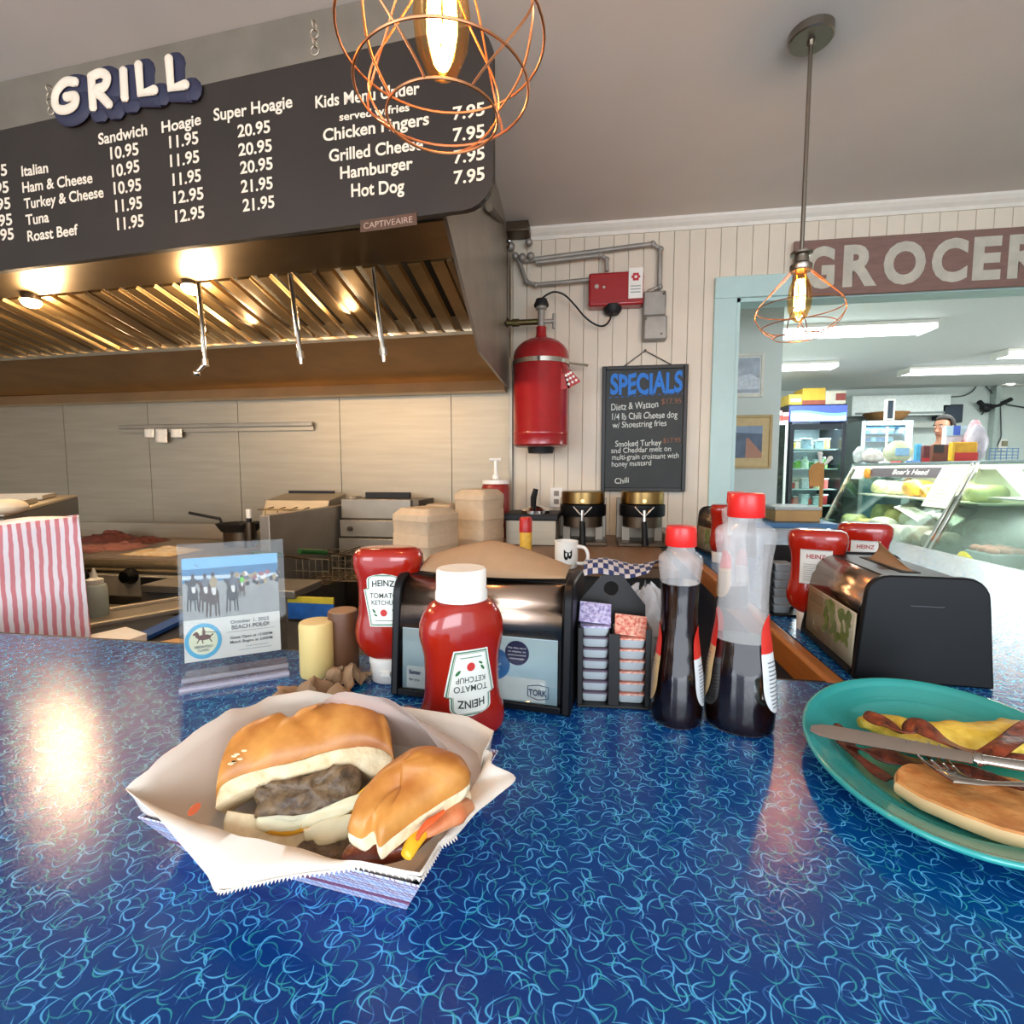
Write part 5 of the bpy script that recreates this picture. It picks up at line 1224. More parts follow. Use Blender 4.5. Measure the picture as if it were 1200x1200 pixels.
def syrup(lb_, loc, rot, Hh, a, b_, fill, capw):
    t_ = thing('syrup_bottle', lb_, 'syrup bottle', loc, rot, 'syrup bottles on the bar')
    def rg(f, k=1.0, dr=0.0):
        r, g = sprof(f); o = []
        for j in range(64):
            t = 2*PI*j/64; rb = 0.47 if f > 0.88 else r
            fl = 1+0.035*g*math.cos(12*t)
            ax = a*r*fl if f < 0.87 else capw*0.94; bx = b_*r*fl if f < 0.87 else capw*0.94
            if 0.855 < f < 0.885:
                w_ = (f-0.855)/0.03; ax = a*r*(1-w_)+capw*0.94*w_; bx = b_*r*(1-w_)+capw*0.94*w_
            o.append(Vector((math.cos(t)*(ax-dr), math.sin(t)*(bx-dr), f*Hh)))
        return o
    fs = [i/60*0.905 for i in range(61)]
    b = MB(); b.cur = 1; fl_ = [f for f in fs if f < fill]; fl_.append(fill); b.rings([rg(f) for f in fl_], True, False)
    b.cur = 0; b.rings([rg(f) for f in [fill]+[f for f in fs if f > fill]], False, False); b.build('bottle', [M_clear, thin_glass('clear_wet_plastic', 'ffffff', 0.08, 0.8)], t_, local=True, ang=80)
    n = max(6, int(fill*40)); MB().rings([rg(0.006+(fill-0.006)*i/n, dr=0.0012) for i in range(n+1)]).build('syrup', M_syr, t_, local=True, ang=60)
    # screw cap with ridges
    cr = []
    for z, k in ((0.900, 1.0), (0.903, 1.03), (0.985, 1.0), (0.997, 0.95), (1.0, 0.88)):
        cr.append([Vector((capw*1.08*k*math.cos(2*PI*j/48)*(1+0.015*(j % 2)), capw*1.08*k*math.sin(2*PI*j/48)*(1+0.015*(j % 2)), z*Hh)) for j in range(48)])
    MB().rings(cr).build('cap', M_scap, t_, local=True)
    # front and back labels on the broad sides
    for sg in (1, -1):
        def lf(u, v, off=0.0007):
            f = 0.10+0.40*v; w_ = math.sqrt(max(0.0, 1-(2*v-1)**4*0.9)); ang = (0 if sg > 0 else PI) + (u-0.5)*R(88)*w_
            r, g = sprof(f); return Vector((math.cos(ang)*(a*r+off), math.sin(ang)*(b_*r+off), f*Hh))
        MB().grid(lambda u, v: lf(u, v*0.62), 20, 14).build('label', mat('syrup_label_white' if sg > 0 else 'syrup_label_tan', 'cfd0cf' if sg > 0 else 'b89a6c', 0.4, noise=0.1, ns=40), t_, local=True)
        MB().grid(lambda u, v: lf(u, 0.62+v*0.38), 20, 10).build('label_top', mat('syrup_label_red', 'c42a20', 0.4, noise=0.1, ns=40), t_, local=True)
        b = MB()
        for k in range(12): b.grid(lambda u, v: lf(0.15+0.7*u, 0.06+k*0.042+0.014*v, 0.0012), 14, 1)
        b.build('printed_lines', mat('label_small_print', '6d7078', 0.5), t_, local=True)
    return t_
p = at(872, 862, Z=TOP); s1 = syrup('tall wide syrup bottle with a red cap, less than half full', (p.x, p.y+0.026, T1), R(-24), 0.292, 0.0415, 0.034, 0.385, 0.0190)
p = at(797, 856, Z=TOP); s2 = syrup('slim syrup bottle with a red cap, mostly full of dark syrup', (p.x, p.y+0.030, T1), R(-12), 0.250, 0.0320, 0.034, 0.715, 0.0170)
p = at(866, 700, Z=TOP)
s3 = syrup('third syrup bottle with a red cap partly behind the tall bottle', (at(862, 600, Y=1.25).x, 1.25, T1), R(30), 0.27, 0.040, 0.030, 0.2, 0.018)

# jelly caddy
M_cad = mat('caddy_black', '0d0b09', 0.5, noise=0.1)
pa, pb = at(676, 830, Z=TOP), at(762, 834, Z=TOP)
dv = pb-pa; rt = math.atan2(dv.y, dv.x); Wc = dv.length
cd1 = thing('jelly_caddy', 'black caddy rack with two columns of jelly cups and a round grip hole', 'caddy', (pa.x, pa.y+0.002, T1), rt)
Hc = 0.128; Ht = at(712, 680, Y=pa.y+0.03).z-TOP
bevel_ = 0.0015
MB().span((0, 0, 0), (Wc, 0.060, 0.004)).build('base', M_cad, cd1, local=True, bevel=0.001)
for x0, w_ in ((0, 0.0075), (Wc/2-0.0075, 0.015), (Wc-0.0075, 0.0075)):
    MB().span((x0, 0.0, 0.004), (x0+w_, 0.003, Hc*(0.80 if x0 > 0.01 and x0 < Wc-0.01 else 0.86))).build('front_post', M_cad, cd1, local=True, bevel=0.001)
for x0 in (0, Wc-0.003): MB().span((x0, 0.003, 0.004), (x0+0.003, 0.057, Hc*0.86)).build('side_wall', M_cad, cd1, local=True)
MB().span((Wc/2-0.0015, 0.003, 0.004), (Wc/2+0.0015, 0.057, Hc*0.8)).build('divider', M_cad, cd1, local=True)
# back plate with a round hole and sloping shoulders
outl = [(0, 0.004), (Wc, 0.004), (Wc, Hc), (Wc*0.66, Ht), (Wc*0.36, Ht), (0, Hc)]
hc = (Wc*0.50, Ht-0.019); hr = 0.0105; nh = 24
hole = [(hc[0]+hr*math.cos(2*PI*k/nh), hc[1]+hr*math.sin(2*PI*k/nh)) for k in range(nh)]
def on_outline(an):
    dx, dy = math.cos(an), math.sin(an); best = 9
    for (x1, y1), (x2, y2) in zip(outl, outl[1:]+outl[:1]):
        ex, ey = x2-x1, y2-y1; den = dx*ey-dy*ex
        if abs(den) < 1e-9: continue
        t = ((x1-hc[0])*ey-(y1-hc[1])*ex)/den; s_ = ((x1-hc[0])*dy-(y1-hc[1])*dx)/den
        if t > 0 and -1e-6 <= s_ <= 1+1e-6: best = min(best, t)
    return hc[0]+dx*best, hc[1]+dy*best
angs = sorted(set([2*PI*k/nh for k in range(nh)] + [math.atan2(y-hc[1], x-hc[0]) % (2*PI) for x, y in outl]))
b = MB(); ring_i = [(hc[0]+hr*math.cos(a), hc[1]+hr*math.sin(a)) for a in angs]; ring_o = [on_outline(a) for a in angs]
yb, yf = 0.060, 0.0565
b.rings([[(x, yf, z) for x, z in ring_i], [(x, yf, z) for x, z in ring_o], [(x, yb, z) for x, z in ring_o], [(x, yb, z) for x, z in ring_i], [(x, yf, z) for x, z in ring_i]], False, False)
b.build('handle_plate', M_cad, cd1, local=True, smooth=False)
M_cup = mat('jelly_cup', 'a9b1b3', 0.35, noise=0.04)
M_lidp = mat('grape_lid', '6a5f92', 0.3, 0.2, noise=0.4, ns=260, c2='c9c2dc'); M_lidr = mat('strawberry_lid', 'b8352c', 0.3, 0.2, noise=0.4, ns=260, c2='e6b9a0')
mlc = Matrix.Translation((pa.x, pa.y+0.002, T1)) @ Matrix.Rotation(rt, 4, 'Z')
def cup(lb_, lx, ly, lz, w_, d_, h_, lidm, tilt=0.0, grp=None, M0=mlc, rz=rt):
    loc = M0 @ Vector((lx, ly, lz)); c = thing('jelly_cup', lb_, 'jelly cup', tuple(loc), rz, grp)
    c.rotation_euler = (tilt, 0, rz)
    def rq(hw, hd, z, r=0.004):
        o = []
        for sx_, sy_, a0 in ((1, 1, 0), (-1, 1, 90), (-1, -1, 180), (1, -1, 270)):
            for k in range(4):
                a = R(a0+30*k); o.append(Vector((sx_*(hw-r)+r*math.cos(a), sy_*(hd-r)+r*math.sin(a), z)))
        return o
    MB().rings([rq(w_*0.41, d_*0.41, 0), rq(w_*0.44, d_*0.44, 0.0015), rq(w_*0.49, d_*0.49, h_-0.002)]).build('cup', M_cup, c, local=True)
    MB().rings([rq(w_*0.54, d_*0.54, h_-0.002), rq(w_*0.54, d_*0.54, h_)]).build('lid', lidm, c, local=True)
names = ['lowest', 'second', 'third', 'fourth', 'fifth', 'sixth', 'seventh']
cw = Wc/2-0.011; hcup = 0.0152
for k in range(7):
    cup('%s cup from the bottom in the left purple-lidded jelly column' % names[k] if k < 6 else 'topmost purple-lidded jelly cup tipped forward on the left column', Wc*0.25, 0.030, 0.0045+hcup*k, cw, 0.045, hcup-0.0006, M_lidp if k == 6 else mat('lid_dark', '5a4a58', 0.4), 0.0, 'jelly cups of the left column')
for k in range(6):
    cup('%s cup from the bottom in the right red-lidded jelly column' % names[k] if k < 5 else 'topmost red-lidded jelly cup of the right column', Wc*0.75, 0.030, 0.0045+hcup*k, cw, 0.045, hcup-0.0006, M_lidr, 0.0, 'jelly cups of the right column')
def lidpack(lb_, lx, lz, m):
    loc = mlc @ Vector((lx, 0.026, lz)); t_ = thing('jelly_cup', lb_, 'jelly cup', tuple(loc), rt); t_.rotation_euler = (R(52), R(5), rt)
    MB().box((0, 0, 0.002), (cw*1.16, 0.030, 0.002)).build('lid', m, t_, local=True, bevel=0.0008)
    MB().box((0, 0, -0.003), (cw*0.95, 0.024, 0.008)).build('cup', M_cup, t_, local=True, bevel=0.002)
lidpack('purple foil lid of the jelly cup tipped on edge at the left column top', Wc*0.25, 0.0045+hcup*7+0.012, M_lidp)
lidpack('red foil lid of the jelly cup tipped on edge at the right column top', Wc*0.75, 0.0045+hcup*6+0.011, M_lidr)
# second caddy partly hidden by the right ketchup bottle
pc_ = at(902, 722, Z=TOP); mc2 = Matrix.Translation((pc_.x, pc_.y, T1))
c2t = thing('creamer_caddy', 'dark caddy of white cups between the tall syrup and right ketchup', 'caddy', (pc_.x, pc_.y, T1))
MB().span((0, 0, 0), (0.07, 0.06, 0.004)).span((0, 0.057, 0.004), (0.07, 0.06, 0.15)).span((0, 0.003, 0.004), (0.003, 0.057, 0.13)).build('rack', M_cad, c2t, local=True, smooth=False)
for k in range(6):
    cup('%s white creamer cup from the bottom in the half-hidden caddy' % names[k], 0.028, 0.030, 0.0045+0.0185*k, 0.036, 0.045, 0.0178, M_cup, 0.0, 'creamer cups in the hidden caddy', mc2, 0.0)
# clear crumpled bag and paper pack behind the caddy
q = at(735, 700, Y=0.86); 
def bagf(u, v):
    a = 2*PI*u; e = 0.055*(math.sin(PI*min(1, v*0.9+0.08)))**0.6
    n = mnoise.noise(Vector((math.cos(a)*2.2, math.sin(a)*2.2, v*4)))*0.55 + mnoise.noise(Vector((math.cos(a)*6, math.sin(a)*6, v*9)))*0.3
    return Vector((e*math.cos(a)*(1+n), e*0.62*math.sin(a)*(1+n), 0.001+0.148*v*(1+0.10*mnoise.noise(Vector((math.cos(a)*3, math.sin(a)*3, 5))))))
# (stands on the service counter side of the bar top)
bgp = thing('plastic_bag', 'crumpled clear plastic bag behind the jelly caddy', 'bag', (q.x+0.018, 0.765, T1))
MB().grid(bagf, 40, 24).build('film', film('bag_film', 'd8d6d6', 0.42, 0.12), bgp, local=True, ang=20)
q = at(690, 700, Y=0.75)
tag(MB().box((0, 0, 0.058), (0.040, 0.022, 0.116), Matrix.Rotation(R(6), 4, 'Y')).jitter(0.003, 40).build('paper_packet', mat('packet_white', 'd6c9c2', 0.5, noise=0.1), loc=(q.x+0.004, 0.752, T1+0.002), local=True, bevel=0.002), 'white paper packet wedged between napkin dispenser and jelly caddy', 'packet')
# ================================================================ PLATTER WITH BREAKFAST
M_turq = mat('turquoise_glaze', '35a09c', 0.13, noise=0.08, ns=8, coat=0.5)
PC = Vector((0.375, 0.590)); PA_ = R(64); SA, SB = 0.192, 0.133
def plp(r, t, z):
    x, y = SA*r*math.cos(t), SB*r*math.sin(t)
    return Vector((PC.x + x*math.cos(PA_)-y*math.sin(PA_), PC.y + x*math.sin(PA_)+y*math.cos(PA_), T1+z))
plat = thing('oval_platter', 'large turquoise oval platter holding eggs, bacon and a pancake', 'plate', (PC.x, PC.y, T1))
pr_ = [(0.0, 0.004), (0.50, 0.004), (0.60, 0.0045), (0.68, 0.008), (0.745, 0.0128), (0.765, 0.0150), (0.79, 0.0148), (0.805, 0.0172), (0.83, 0.0170), (0.845, 0.0198), (0.87, 0.0196), (0.885, 0.0223), (0.91, 0.0222), (0.925, 0.0247), (0.955, 0.0268), (0.98, 0.0290), (0.995, 0.0290), (1.0, 0.0270), (0.995, 0.0245), (0.95, 0.0200), (0.85, 0.0130), (0.72, 0.0050), (0.62, 0.0008), (0.60, 0.0), (0.56, 0.0), (0.55, 0.002), (0.0, 0.002)]
b = MB(); b.rings([[plp(max(r, 0.002), 2*PI*j/96, z) for j in range(96)] for r, z in pr_]); b.build('dish', M_turq, plat, ang=85)
def on(px, py, h): return at(px, py, Z=TOP+h)
M_egg = mat('omelette', 'cfa52c', 0.45, noise=0.10, ns=70, bump=0.8, bs=180, sss=0.1, c2='ebcb5a')
def lumpy(name, lb_, cat, pts, rad, m, zs=0.5, amp=0.004, fr=35, seed=1, group=None, parent=None, seg=20):
    P = [Vector(q) for q in smooth_path([tuple(p) for p in pts], 6)]
    n = len(P); rr = []
    for i in range(n):
        t = i/(n-1); j = t*(len(rad)-1); k = min(int(j), len(rad)-2); rr.append(rad[k]+(rad[k+1]-rad[k])*(j-k))
    b = MB().tube(P, rr, seg, flat=((0, 0, 1), zs)); b.jitter(amp, fr, seed)
    if parent: return b.build(name, m, parent, ang=60)
    c = P[len(P)//2]
    return tag(b.build(name, m, loc=(c.x, c.y, min(v.z for v in b.v)), ang=60), lb_, cat, group)
lumpy('omelette', 'long folded yellow omelette on the turquoise platter', 'egg', [on(1010, 846, 0.024), on(1035, 850, 0.025), on(1080, 862, 0.026), on(1130, 868, 0.027), (on(1200, 866, 0.027)), on(1240, 862, 0.027)], [0.008, 0.019, 0.024, 0.026, 0.028, 0.012], M_egg, 0.62, 0.006, 45, 4)
M_bac = mat('bacon', '260803', 0.40, noise=0.35, ns=95, bump=0.6, bs=220, c2='9a4422', coat=0.08, stretch=(1, 1, 1)); M_bac2 = mat('bacon_dark', '150402', 0.40, noise=0.4, ns=110, bump=0.6, c2='6a2c18', coat=0.05)
def bacon(lb_, pts, wd, m, seed, amp=0.004, fq=2.2):
    P = [Vector(q) for q in smooth_path([tuple(p) for p in pts], 8)]; n = len(P)
    L0, L1, L2_ = [], [], []
    for i, p in enumerate(P):
        t = (P[min(n-1, i+1)]-P[max(0, i-1)]).normalized(); sd = t.cross(Vector((0, 0, 1))).normalized()
        ww = wd*(0.95+0.22*math.sin(i*0.21+seed))*(0.35+0.65*min(1, 4*i/n, 4*(n-1-i)/n+0.2))
        wv = Vector((0, 0, amp*math.sin(i/n*fq*2*PI+seed)))
        L0.append(p - sd*ww + wv*0.3 + Vector((0, 0, 0.0028*math.sin(i*0.28+seed)))); L1.append(p + wv + Vector((0, 0, 0.0015))); L2_.append(p + sd*ww - wv*0.4 + Vector((0, 0, 0.0028*math.sin(i*0.33+seed+2))))
    b = MB().rings([L0, L1, L2_], False, False, closed=False)
    c = P[n//2]
    return tag(b.build('bacon_strip', m, loc=(c.x, c.y, min(v.z for v in b.v)), solid=0.0026, ang=80, sub=1), lb_, 'bacon', 'bacon strips on the platter')
bacon('curled bacon strip draped across the omelette', [on(1014, 838, 0.040), on(1040, 848, 0.042), on(1058, 858, 0.041), on(1075, 850, 0.050), on(1105, 868, 0.043), on(1150, 884, 0.040), on(1210, 893, 0.040)], 0.0125, M_bac, 1.0)
bacon('bacon strip rising to the right edge of the picture on the omelette', [on(1140, 892, 0.036), on(1165, 880, 0.044), on(1195, 862, 0.046), on(1240, 845, 0.046)], 0.014, M_bac, 2.4)
bacon('darkest bacon strip at the left end of the platter', [on(980, 850, 0.026), on(990, 868, 0.023), on(1002, 885, 0.019), on(1022, 900, 0.017), on(1044, 916, 0.016)], 0.0085, M_bac2, 0.3, 0.003)
bacon('bacon strip lying under the fork and knife', [on(992, 872, 0.023), on(1020, 882, 0.021), on(1052, 888, 0.024), on(1090, 894, 0.024), on(1140, 905, 0.028), on(1200, 925, 0.034)], 0.0105, M_bac2, 4.2, 0.004)
# pancake
M_pan = mat('pancake_top', 'a9652c', 0.6, noise=0.25, ns=48, bump=0.4, bs=160, c2='cf9656'); M_pans = mat('pancake_side', 'd9b888', 0.7, noise=0.08)
ol = [(1048, 919), (1050, 905), (1066, 898), (1110, 902), (1160, 910), (1210, 922), (1262, 940), (1285, 968), (1258, 992), (1200, 985), (1140, 964), (1085, 940)]
zc = 0.023
Pp = [Vector(q) for q in smooth_path([tuple(on(x, y, zc)) for x, y in ol+ol[:1]], 5)][:-1]
cc = sum(Pp, Vector())/len(Pp)
pk = thing('pancake', 'golden brown pancake on the near side of the turquoise platter', 'pancake', (cc.x, cc.y, T1+0.007))
def pring(s, z): return [(lambda w_: w_ + Vector((0, 0, z + 0.0020*mnoise.noise(w_*30)+0.0012*mnoise.noise(w_*80))))(cc.lerp(q, s)) for q in Pp]
MB().rings([pring(0.97, -0.009), pring(1.0, -0.006), pring(1.005, -0.001), pring(0.985, 0.0025)], True, False).build('side', M_pans, pk)
MB().rings([pring(0.985, 0.0025), pring(0.96, 0.0045), pring(0.85, 0.0040), pring(0.6, 0.0035), pring(0.3, 0.0045), pring(0.01, 0.0040)], False, True).build('top', M_pan, pk)
# butter knife: blade to the left, handle leaving the picture
M_sil = mat('silverware', 'b9b2aa', 0.14, 1.0, noise=0.08, ns=6)
k0, k1, k2 = on(950, 853, 0.034), on(1140, 888, 0.048), on(1300, 914, 0.052)
kn = thing('butter_knife', 'butter knife lying across the platter, blade tip on the left rim', 'knife', tuple(k1))
dk = (k1-k0).normalized(); sk = (dk.cross(Vector((0, 0, 1))).normalized() + Vector((0, 0, -0.55))).normalized(); uk = sk.cross(dk).normalized()
bl_ = []
Lb = (k1-k0).length
for i in range(15):
    t = i/14; wb = 0.0095*min(1, (t*8+0.25))**0.6 if t < 0.4 else 0.0095-0.0030*(t-0.4)/0.6
    p = k0 + dk*Lb*t; th = 0.0007+0.0006*t
    bl_.append([p - sk*wb*0.9, p - sk*wb*0.2 + uk*th, p + sk*wb + uk*th*0.4, p + sk*wb - uk*th*0.4, p - sk*wb*0.2 - uk*th])
MB().rings(bl_).build('blade', M_sil, kn, ang=30)
MB().tube([k1, k1.lerp(k2, 0.05), k1.lerp(k2, 0.1), k2], [0.0045, 0.0065, 0.005, 0.0068], 14, flat=(uk, 0.6)).build('handle', M_sil, kn)
MB().tube([k1.lerp(k2, 0.02), k1.lerp(k2, 0.035)], 0.0072, 14, flat=(uk, 0.65)).tube([k1.lerp(k2, 0.075), k1.lerp(k2, 0.085)], 0.0066, 14, flat=(uk, 0.65)).build('bolster', M_sil, kn)
# fork
f0 = [on(1062, 868, 0.046), on(1074, 868, 0.0465), on(1087, 869, 0.047), on(1100, 872, 0.0475)]
fh = on(1128, 915, 0.040); fn_ = on(1165, 918, 0.042); fe = on(1300, 922, 0.055)
fk = thing('fork', 'fork resting on the bacon with its tines under the knife', 'fork', tuple(fh))
fdir = (fn_-fh).normalized(); fs = fdir.cross(Vector((0, 0, 1))).normalized()
rt_ = on(1112, 905, 0.036)
for i, q in enumerate(f0):
    e = rt_ + (f0[3]-f0[0]).normalized()*(i-1.5)*0.0058
    MB().tube([q, q.lerp(e, 0.5)+Vector((0, 0, -0.004)), e], [0.0008, 0.0014, 0.0016], 8).build('tine', M_sil, fk)
MB().tube([rt_ - (fh-rt_)*0.05, fh, fh.lerp(fn_, 0.5), fn_, fn_.lerp(fe, 0.5), fe], [0.0108, 0.0115, 0.005, 0.003, 0.0045, 0.007], 14, flat=(Vector((0, 0, 1)), 0.25)).build('handle', M_sil, fk)

# ================================================================ SANDWICH BASKET
def plaid():
    m = bpy.data.materials.new('plaid_paper'); m.use_nodes = True
    nt = m.node_tree; N = nt.nodes; L = nt.links; b = N['Principled BSDF']; b.inputs['Roughness'].default_value = 0.45
    tc = N.new('ShaderNodeTexCoord'); sp = N.new('ShaderNodeSeparateXYZ'); L.new(tc.outputs['Object'], sp.inputs[0])
    base = None; prev = lin('c3cde2')
    def mth(op, a, bb=0.0, c=None):
        n = N.new('ShaderNodeMath'); n.operation = op
        for i, q in enumerate((a, bb, c)):
            if q is None: continue
            if isinstance(q, (int, float)): n.inputs[i].default_value = q
            else: L.new(q, n.inputs[i])
        return n.outputs[0]
    cur = None
    sx_ = mth('MULTIPLY_ADD', sp.outputs[2], 0.55, sp.outputs[0]); sy_ = mth('MULTIPLY_ADD', sp.outputs[2], 0.3, sp.outputs[1])
    for src, per, off, wd, c in ((sx_, 0.016, 0.0, 0.07, '7c3358'), (sx_, 0.016, 0.22, 0.07, '7c3358'), (sx_, 0.016, 0.55, 0.10, '7f93c8'), (sp.outputs[2], 0.013, 0.1, 0.09, '7c3358'), (sp.outputs[2], 0.013, 0.35, 0.09, '8a4a6c'), (sp.outputs[2], 0.013, 0.7, 0.12, '7f93c8'), (sy_, 0.016, 0.0, 0.07, '7c3358'), (sy_, 0.016, 0.3, 0.07, '7c3358')):
        f = mth('FRACT', mth('MULTIPLY_ADD', src, 1/per, off+50)); k = mth('LESS_THAN', f, wd)
        mx = N.new('ShaderNodeMix'); mx.data_type = 'RGBA'; L.new(mth('MULTIPLY', k, 0.85), mx.inputs[0])
        if cur is None: mx.inputs[6].default_value = (*prev, 1)
        else: L.new(cur, mx.inputs[6])
        mx.inputs[7].default_value = (*lin(c), 1); cur = mx.outputs[2]
    L.new(cur, b.inputs['Base Color']); return m
B1 = Vector((-0.131, 0.333, T1)); eu = Vector((-0.992, 0.124, 0)); ew = Vector((0.124, 0.992, 0))
LU, LW, LH, FL = 0.205, 0.130, 0.041, 0.022
def tr_(u, w, z, fl=0.0): return B1 + eu*(u*LU + (u*2-1)*fl) + ew*(w*LW + (w*2-1)*fl) + Vector((0, 0, z))
trc = tr_(0.5, 0.5, 0)
tray = thing('paper_boat', 'plaid paper food tray with tilted sides on the blue bar', 'food tray', tuple(trc), math.atan2(-eu.y, -eu.x))
b = MB(); cs = [(0, 0), (1, 0), (1, 1), (0, 1)]
r0 = [tr_(u, w, 0.0) for u, w in cs]; r1 = [tr_(u, w, LH, FL) for u, w in cs]
b.add(r0+r1, [(0, 1, 2, 3), (0, 1, 5, 4), (1, 2, 6, 5), (2, 3, 7, 6), (3, 0, 4, 7)])
b.build('tray', plaid(), tray, smooth=False, solid=0.0012)
# greaseproof paper
def greasep(name, c, tr=0.0):
    m = mat(name, c, 0.5, noise=0.035, ns=18, bump=0.25, bs=45); return m
M_gp = greasep('greaseproof_paper', 'dad1c4'); M_gp2 = film('translucent_paper', 'c9bcb6', 0.86, 0.4)
OUT = [(147, 925, .066), (166, 908, .072), (215, 878, .080), (265, 855, .084), (302, 841, .086), (345, 847, .080), (420, 870, .072), (500, 880, .068), (572, 878, .066), (576, 893, .064), (604, 912, .054), (580, 935, .050), (558, 952, .049), (535, 979, .047), (500, 997, .048), (455, 1009, .048), (400, 1018, .046), (345, 1025, .042), (300, 1034, .036), (256, 1043, .028), (243, 1022, .033), (222, 1000, .042), (190, 965, .058), (165, 942, .062)]
outP = [Vector(q) for q in smooth_path([tuple(on(x, y, z)) for x, y, z in OUT+OUT[:1]], 5)][:-1]
c0_ = Vector((trc.x, trc.y, 0))
def ray_rect(p, fl, z, ru=1.0):
    """where the ray from the tray centre towards p meets the tray's inner rectangle"""
    d = (p-trc); du, dw = d.dot(eu), d.dot(ew)
    k = 1/max(abs(du)/(LU/2+fl), abs(dw)/(LW/2+fl), 1e-6)
    q = trc + eu*du*k*ru + ew*dw*k*ru; q.z = T1+z; return q
rim_ = []; mid_ = []; flo_ = []; in2 = []
for p in outP:
    rp_ = ray_rect(p, FL-0.002, LH+0.0035); rim_.append(rp_)
    if (p.xy-trc.xy).length < (rp_.xy-trc.xy).length*1.02:
        q = rp_.copy(); p.x, p.y = trc.x+(q.x-trc.x)*1.03, trc.y+(q.y-trc.y)*1.03
    mid_.append(ray_rect(p, FL*0.35, LH*0.45)); flo_.append(ray_rect(p, -0.008, 0.006)); in2.append(ray_rect(p, -0.03, 0.005, 0.6))
half = [(a+b)/2 + Vector((0, 0, 0.003)) for a, b in zip(outP, rim_)]
pap = thing('sandwich_paper', 'cream greaseproof paper spread in the plaid tray under the sandwich', 'paper', tuple(trc+Vector((0, 0, 0.002))))
b = MB().rings([outP, half, rim_, mid_, flo_, in2], False, True)
for v in b.v: v += Vector((0, 0, 0.0035*mnoise.noise(v*28)))+mnoise.noise_vector(v*45)*0.0012
b.build('sheet', M_gp, pap, ang=75, solid=0.0005)
# pinked front edge
b = MB()
seg_ = [q for q in outP if True]
i0 = 13*5; i1 = 19*5
for i in range(i0, i1):
    a_, c_ = outP[i], outP[(i+1) % len(outP)]
    for k in range(2):
        p1 = a_.lerp(c_, k/2); p2 = a_.lerp(c_, (k+1)/2); out = (p1-trc); out.z = 0; out.normalize(); tip = (p1+p2)/2 + out*0.0022 + Vector((0, 0, -0.0022))
        b.add([p1, p2, tip], [(0, 1, 2)])
b.build('pinked_edge', M_gp, pap, smooth=False, solid=0.0004)
# raised translucent back flap
UPo = [(348, 846, .082), (372, 828, .100), (396, 811, .116), (430, 815, .115), (462, 823, .112), (490, 842, .102), (520, 872, .088), (526, 884, .080)]
up_ = [Vector(q) for q in smooth_path([tuple(on(x, y, z)) for x, y, z in UPo], 4)]
lo_ = [ray_rect(p, FL-0.006, LH*0.8) for p in up_]
b = MB().rings([up_, [(a*0.5+c*0.5)+Vector((0, 0.004, 0.0)) for a, c in zip(up_, lo_)], lo_], False, False, closed=False)
for v in b.v: v += mnoise.noise_vector(v*40)*0.002
b.build('back_flap', M_gp2, pap, ang=70)
# small stain
b = MB(); c_ = on(228, 955, 0.061); 
b.add([c_+Vector((0.004*math.cos(a), 0.005*math.sin(a), 0.0045+0.002*math.sin(a))) for a in [2*PI*k/10 for k in range(10)]], [tuple(range(10))]); b.build('sauce_spot', mat('sauce_spot', 'b0512f', 0.4), pap, smooth=False)

# sandwich half with the cut face towards the camera
Lt, Rt, Bt = on(253, 942, 0.048), on(462, 893, 0.055), on(352, 1004, 0.010)
cn_ = (Rt-Lt).cross(Bt-Lt).normalized()
if cn_.y > 0: cn_ = -cn_
SPp = (Lt, cn_)
def sp(px, py, off=0.0): return at(px, py, plane=SPp) + cn_*off
M_crust = mat('bread_crust', '9a561c', 0.38, noise=0.25, ns=26, bump=0.3, bs=70, c2='cf9145', sss=0.0); M_crumb = mat('bread_crumb', 'd9bf93', 0.85, noise=0.10, ns=70, bump=0.8, bs=160, c2='eadbb8')
M_patty = mat('sausage_patty', '3d2c1e', 0.45, noise=0.4, ns=110, bump=0.9, bs=110, c2='7c6548'); M_white_egg = mat('egg_white', 'e3ddbb', 0.35, noise=0.06, ns=30, sss=0.3); M_cheese = mat('yellow_cheese', 'dda428', 0.35, noise=0.08, ns=20)
sw = thing('breakfast_sandwich', 'cut breakfast roll with sausage patty and egg facing the camera', 'sandwich', tuple(trc + Vector((-0.03, 0.01, 0.006))))
bkdir = Vector((-cn_.x, -cn_.y, 0)).normalized()
E = [sp(*q) for q in [(253, 944), (254, 930), (264, 918), (285, 908), (318, 899), (350, 892), (385, 881), (420, 875), (445, 878), (458, 886), (462, 896)]]
E = [Vector(q) for q in smooth_path([tuple(p) for p in E], 6)]; nE = len(E)
rows = []
for j in range(19):
    th = PI*j/18*0.93; row = []
    for i, e in enumerate(E):
        s_ = i/(nE-1); k = max(0.0, 1-(2*s_-1)**2)**0.5
        hgt = 0.030*k*math.sin(th) ; dep = 0.088*k*(1-math.cos(th))/2
        gro = 0.0
        for g0, gd in ((0.30, 0.55), (0.62, -0.6), (0.85, -0.2)):
            gl_ = g0 + gd*(j/18)*0.5; gro += math.exp(-((s_-gl_)/0.025)**2)
        dz_ = -0.0045*gro*math.sin(th)*k
        low = -0.040*k*max(0, (1-math.cos(th))/2-0.5)*2
        row.append(e + bkdir*dep + Vector((0, 0, hgt+dz_+low)) + Vector((0, 0, 0.0015*mnoise.noise(e*30+Vector((j*0.4, 0, 0))))))
    rows.append(row)
MB().rings(rows, False, False, closed=False).build('top_bun', M_crust, sw, ang=70)
b = MB()
for (s0, m_) in ((0, 0),):
    pass
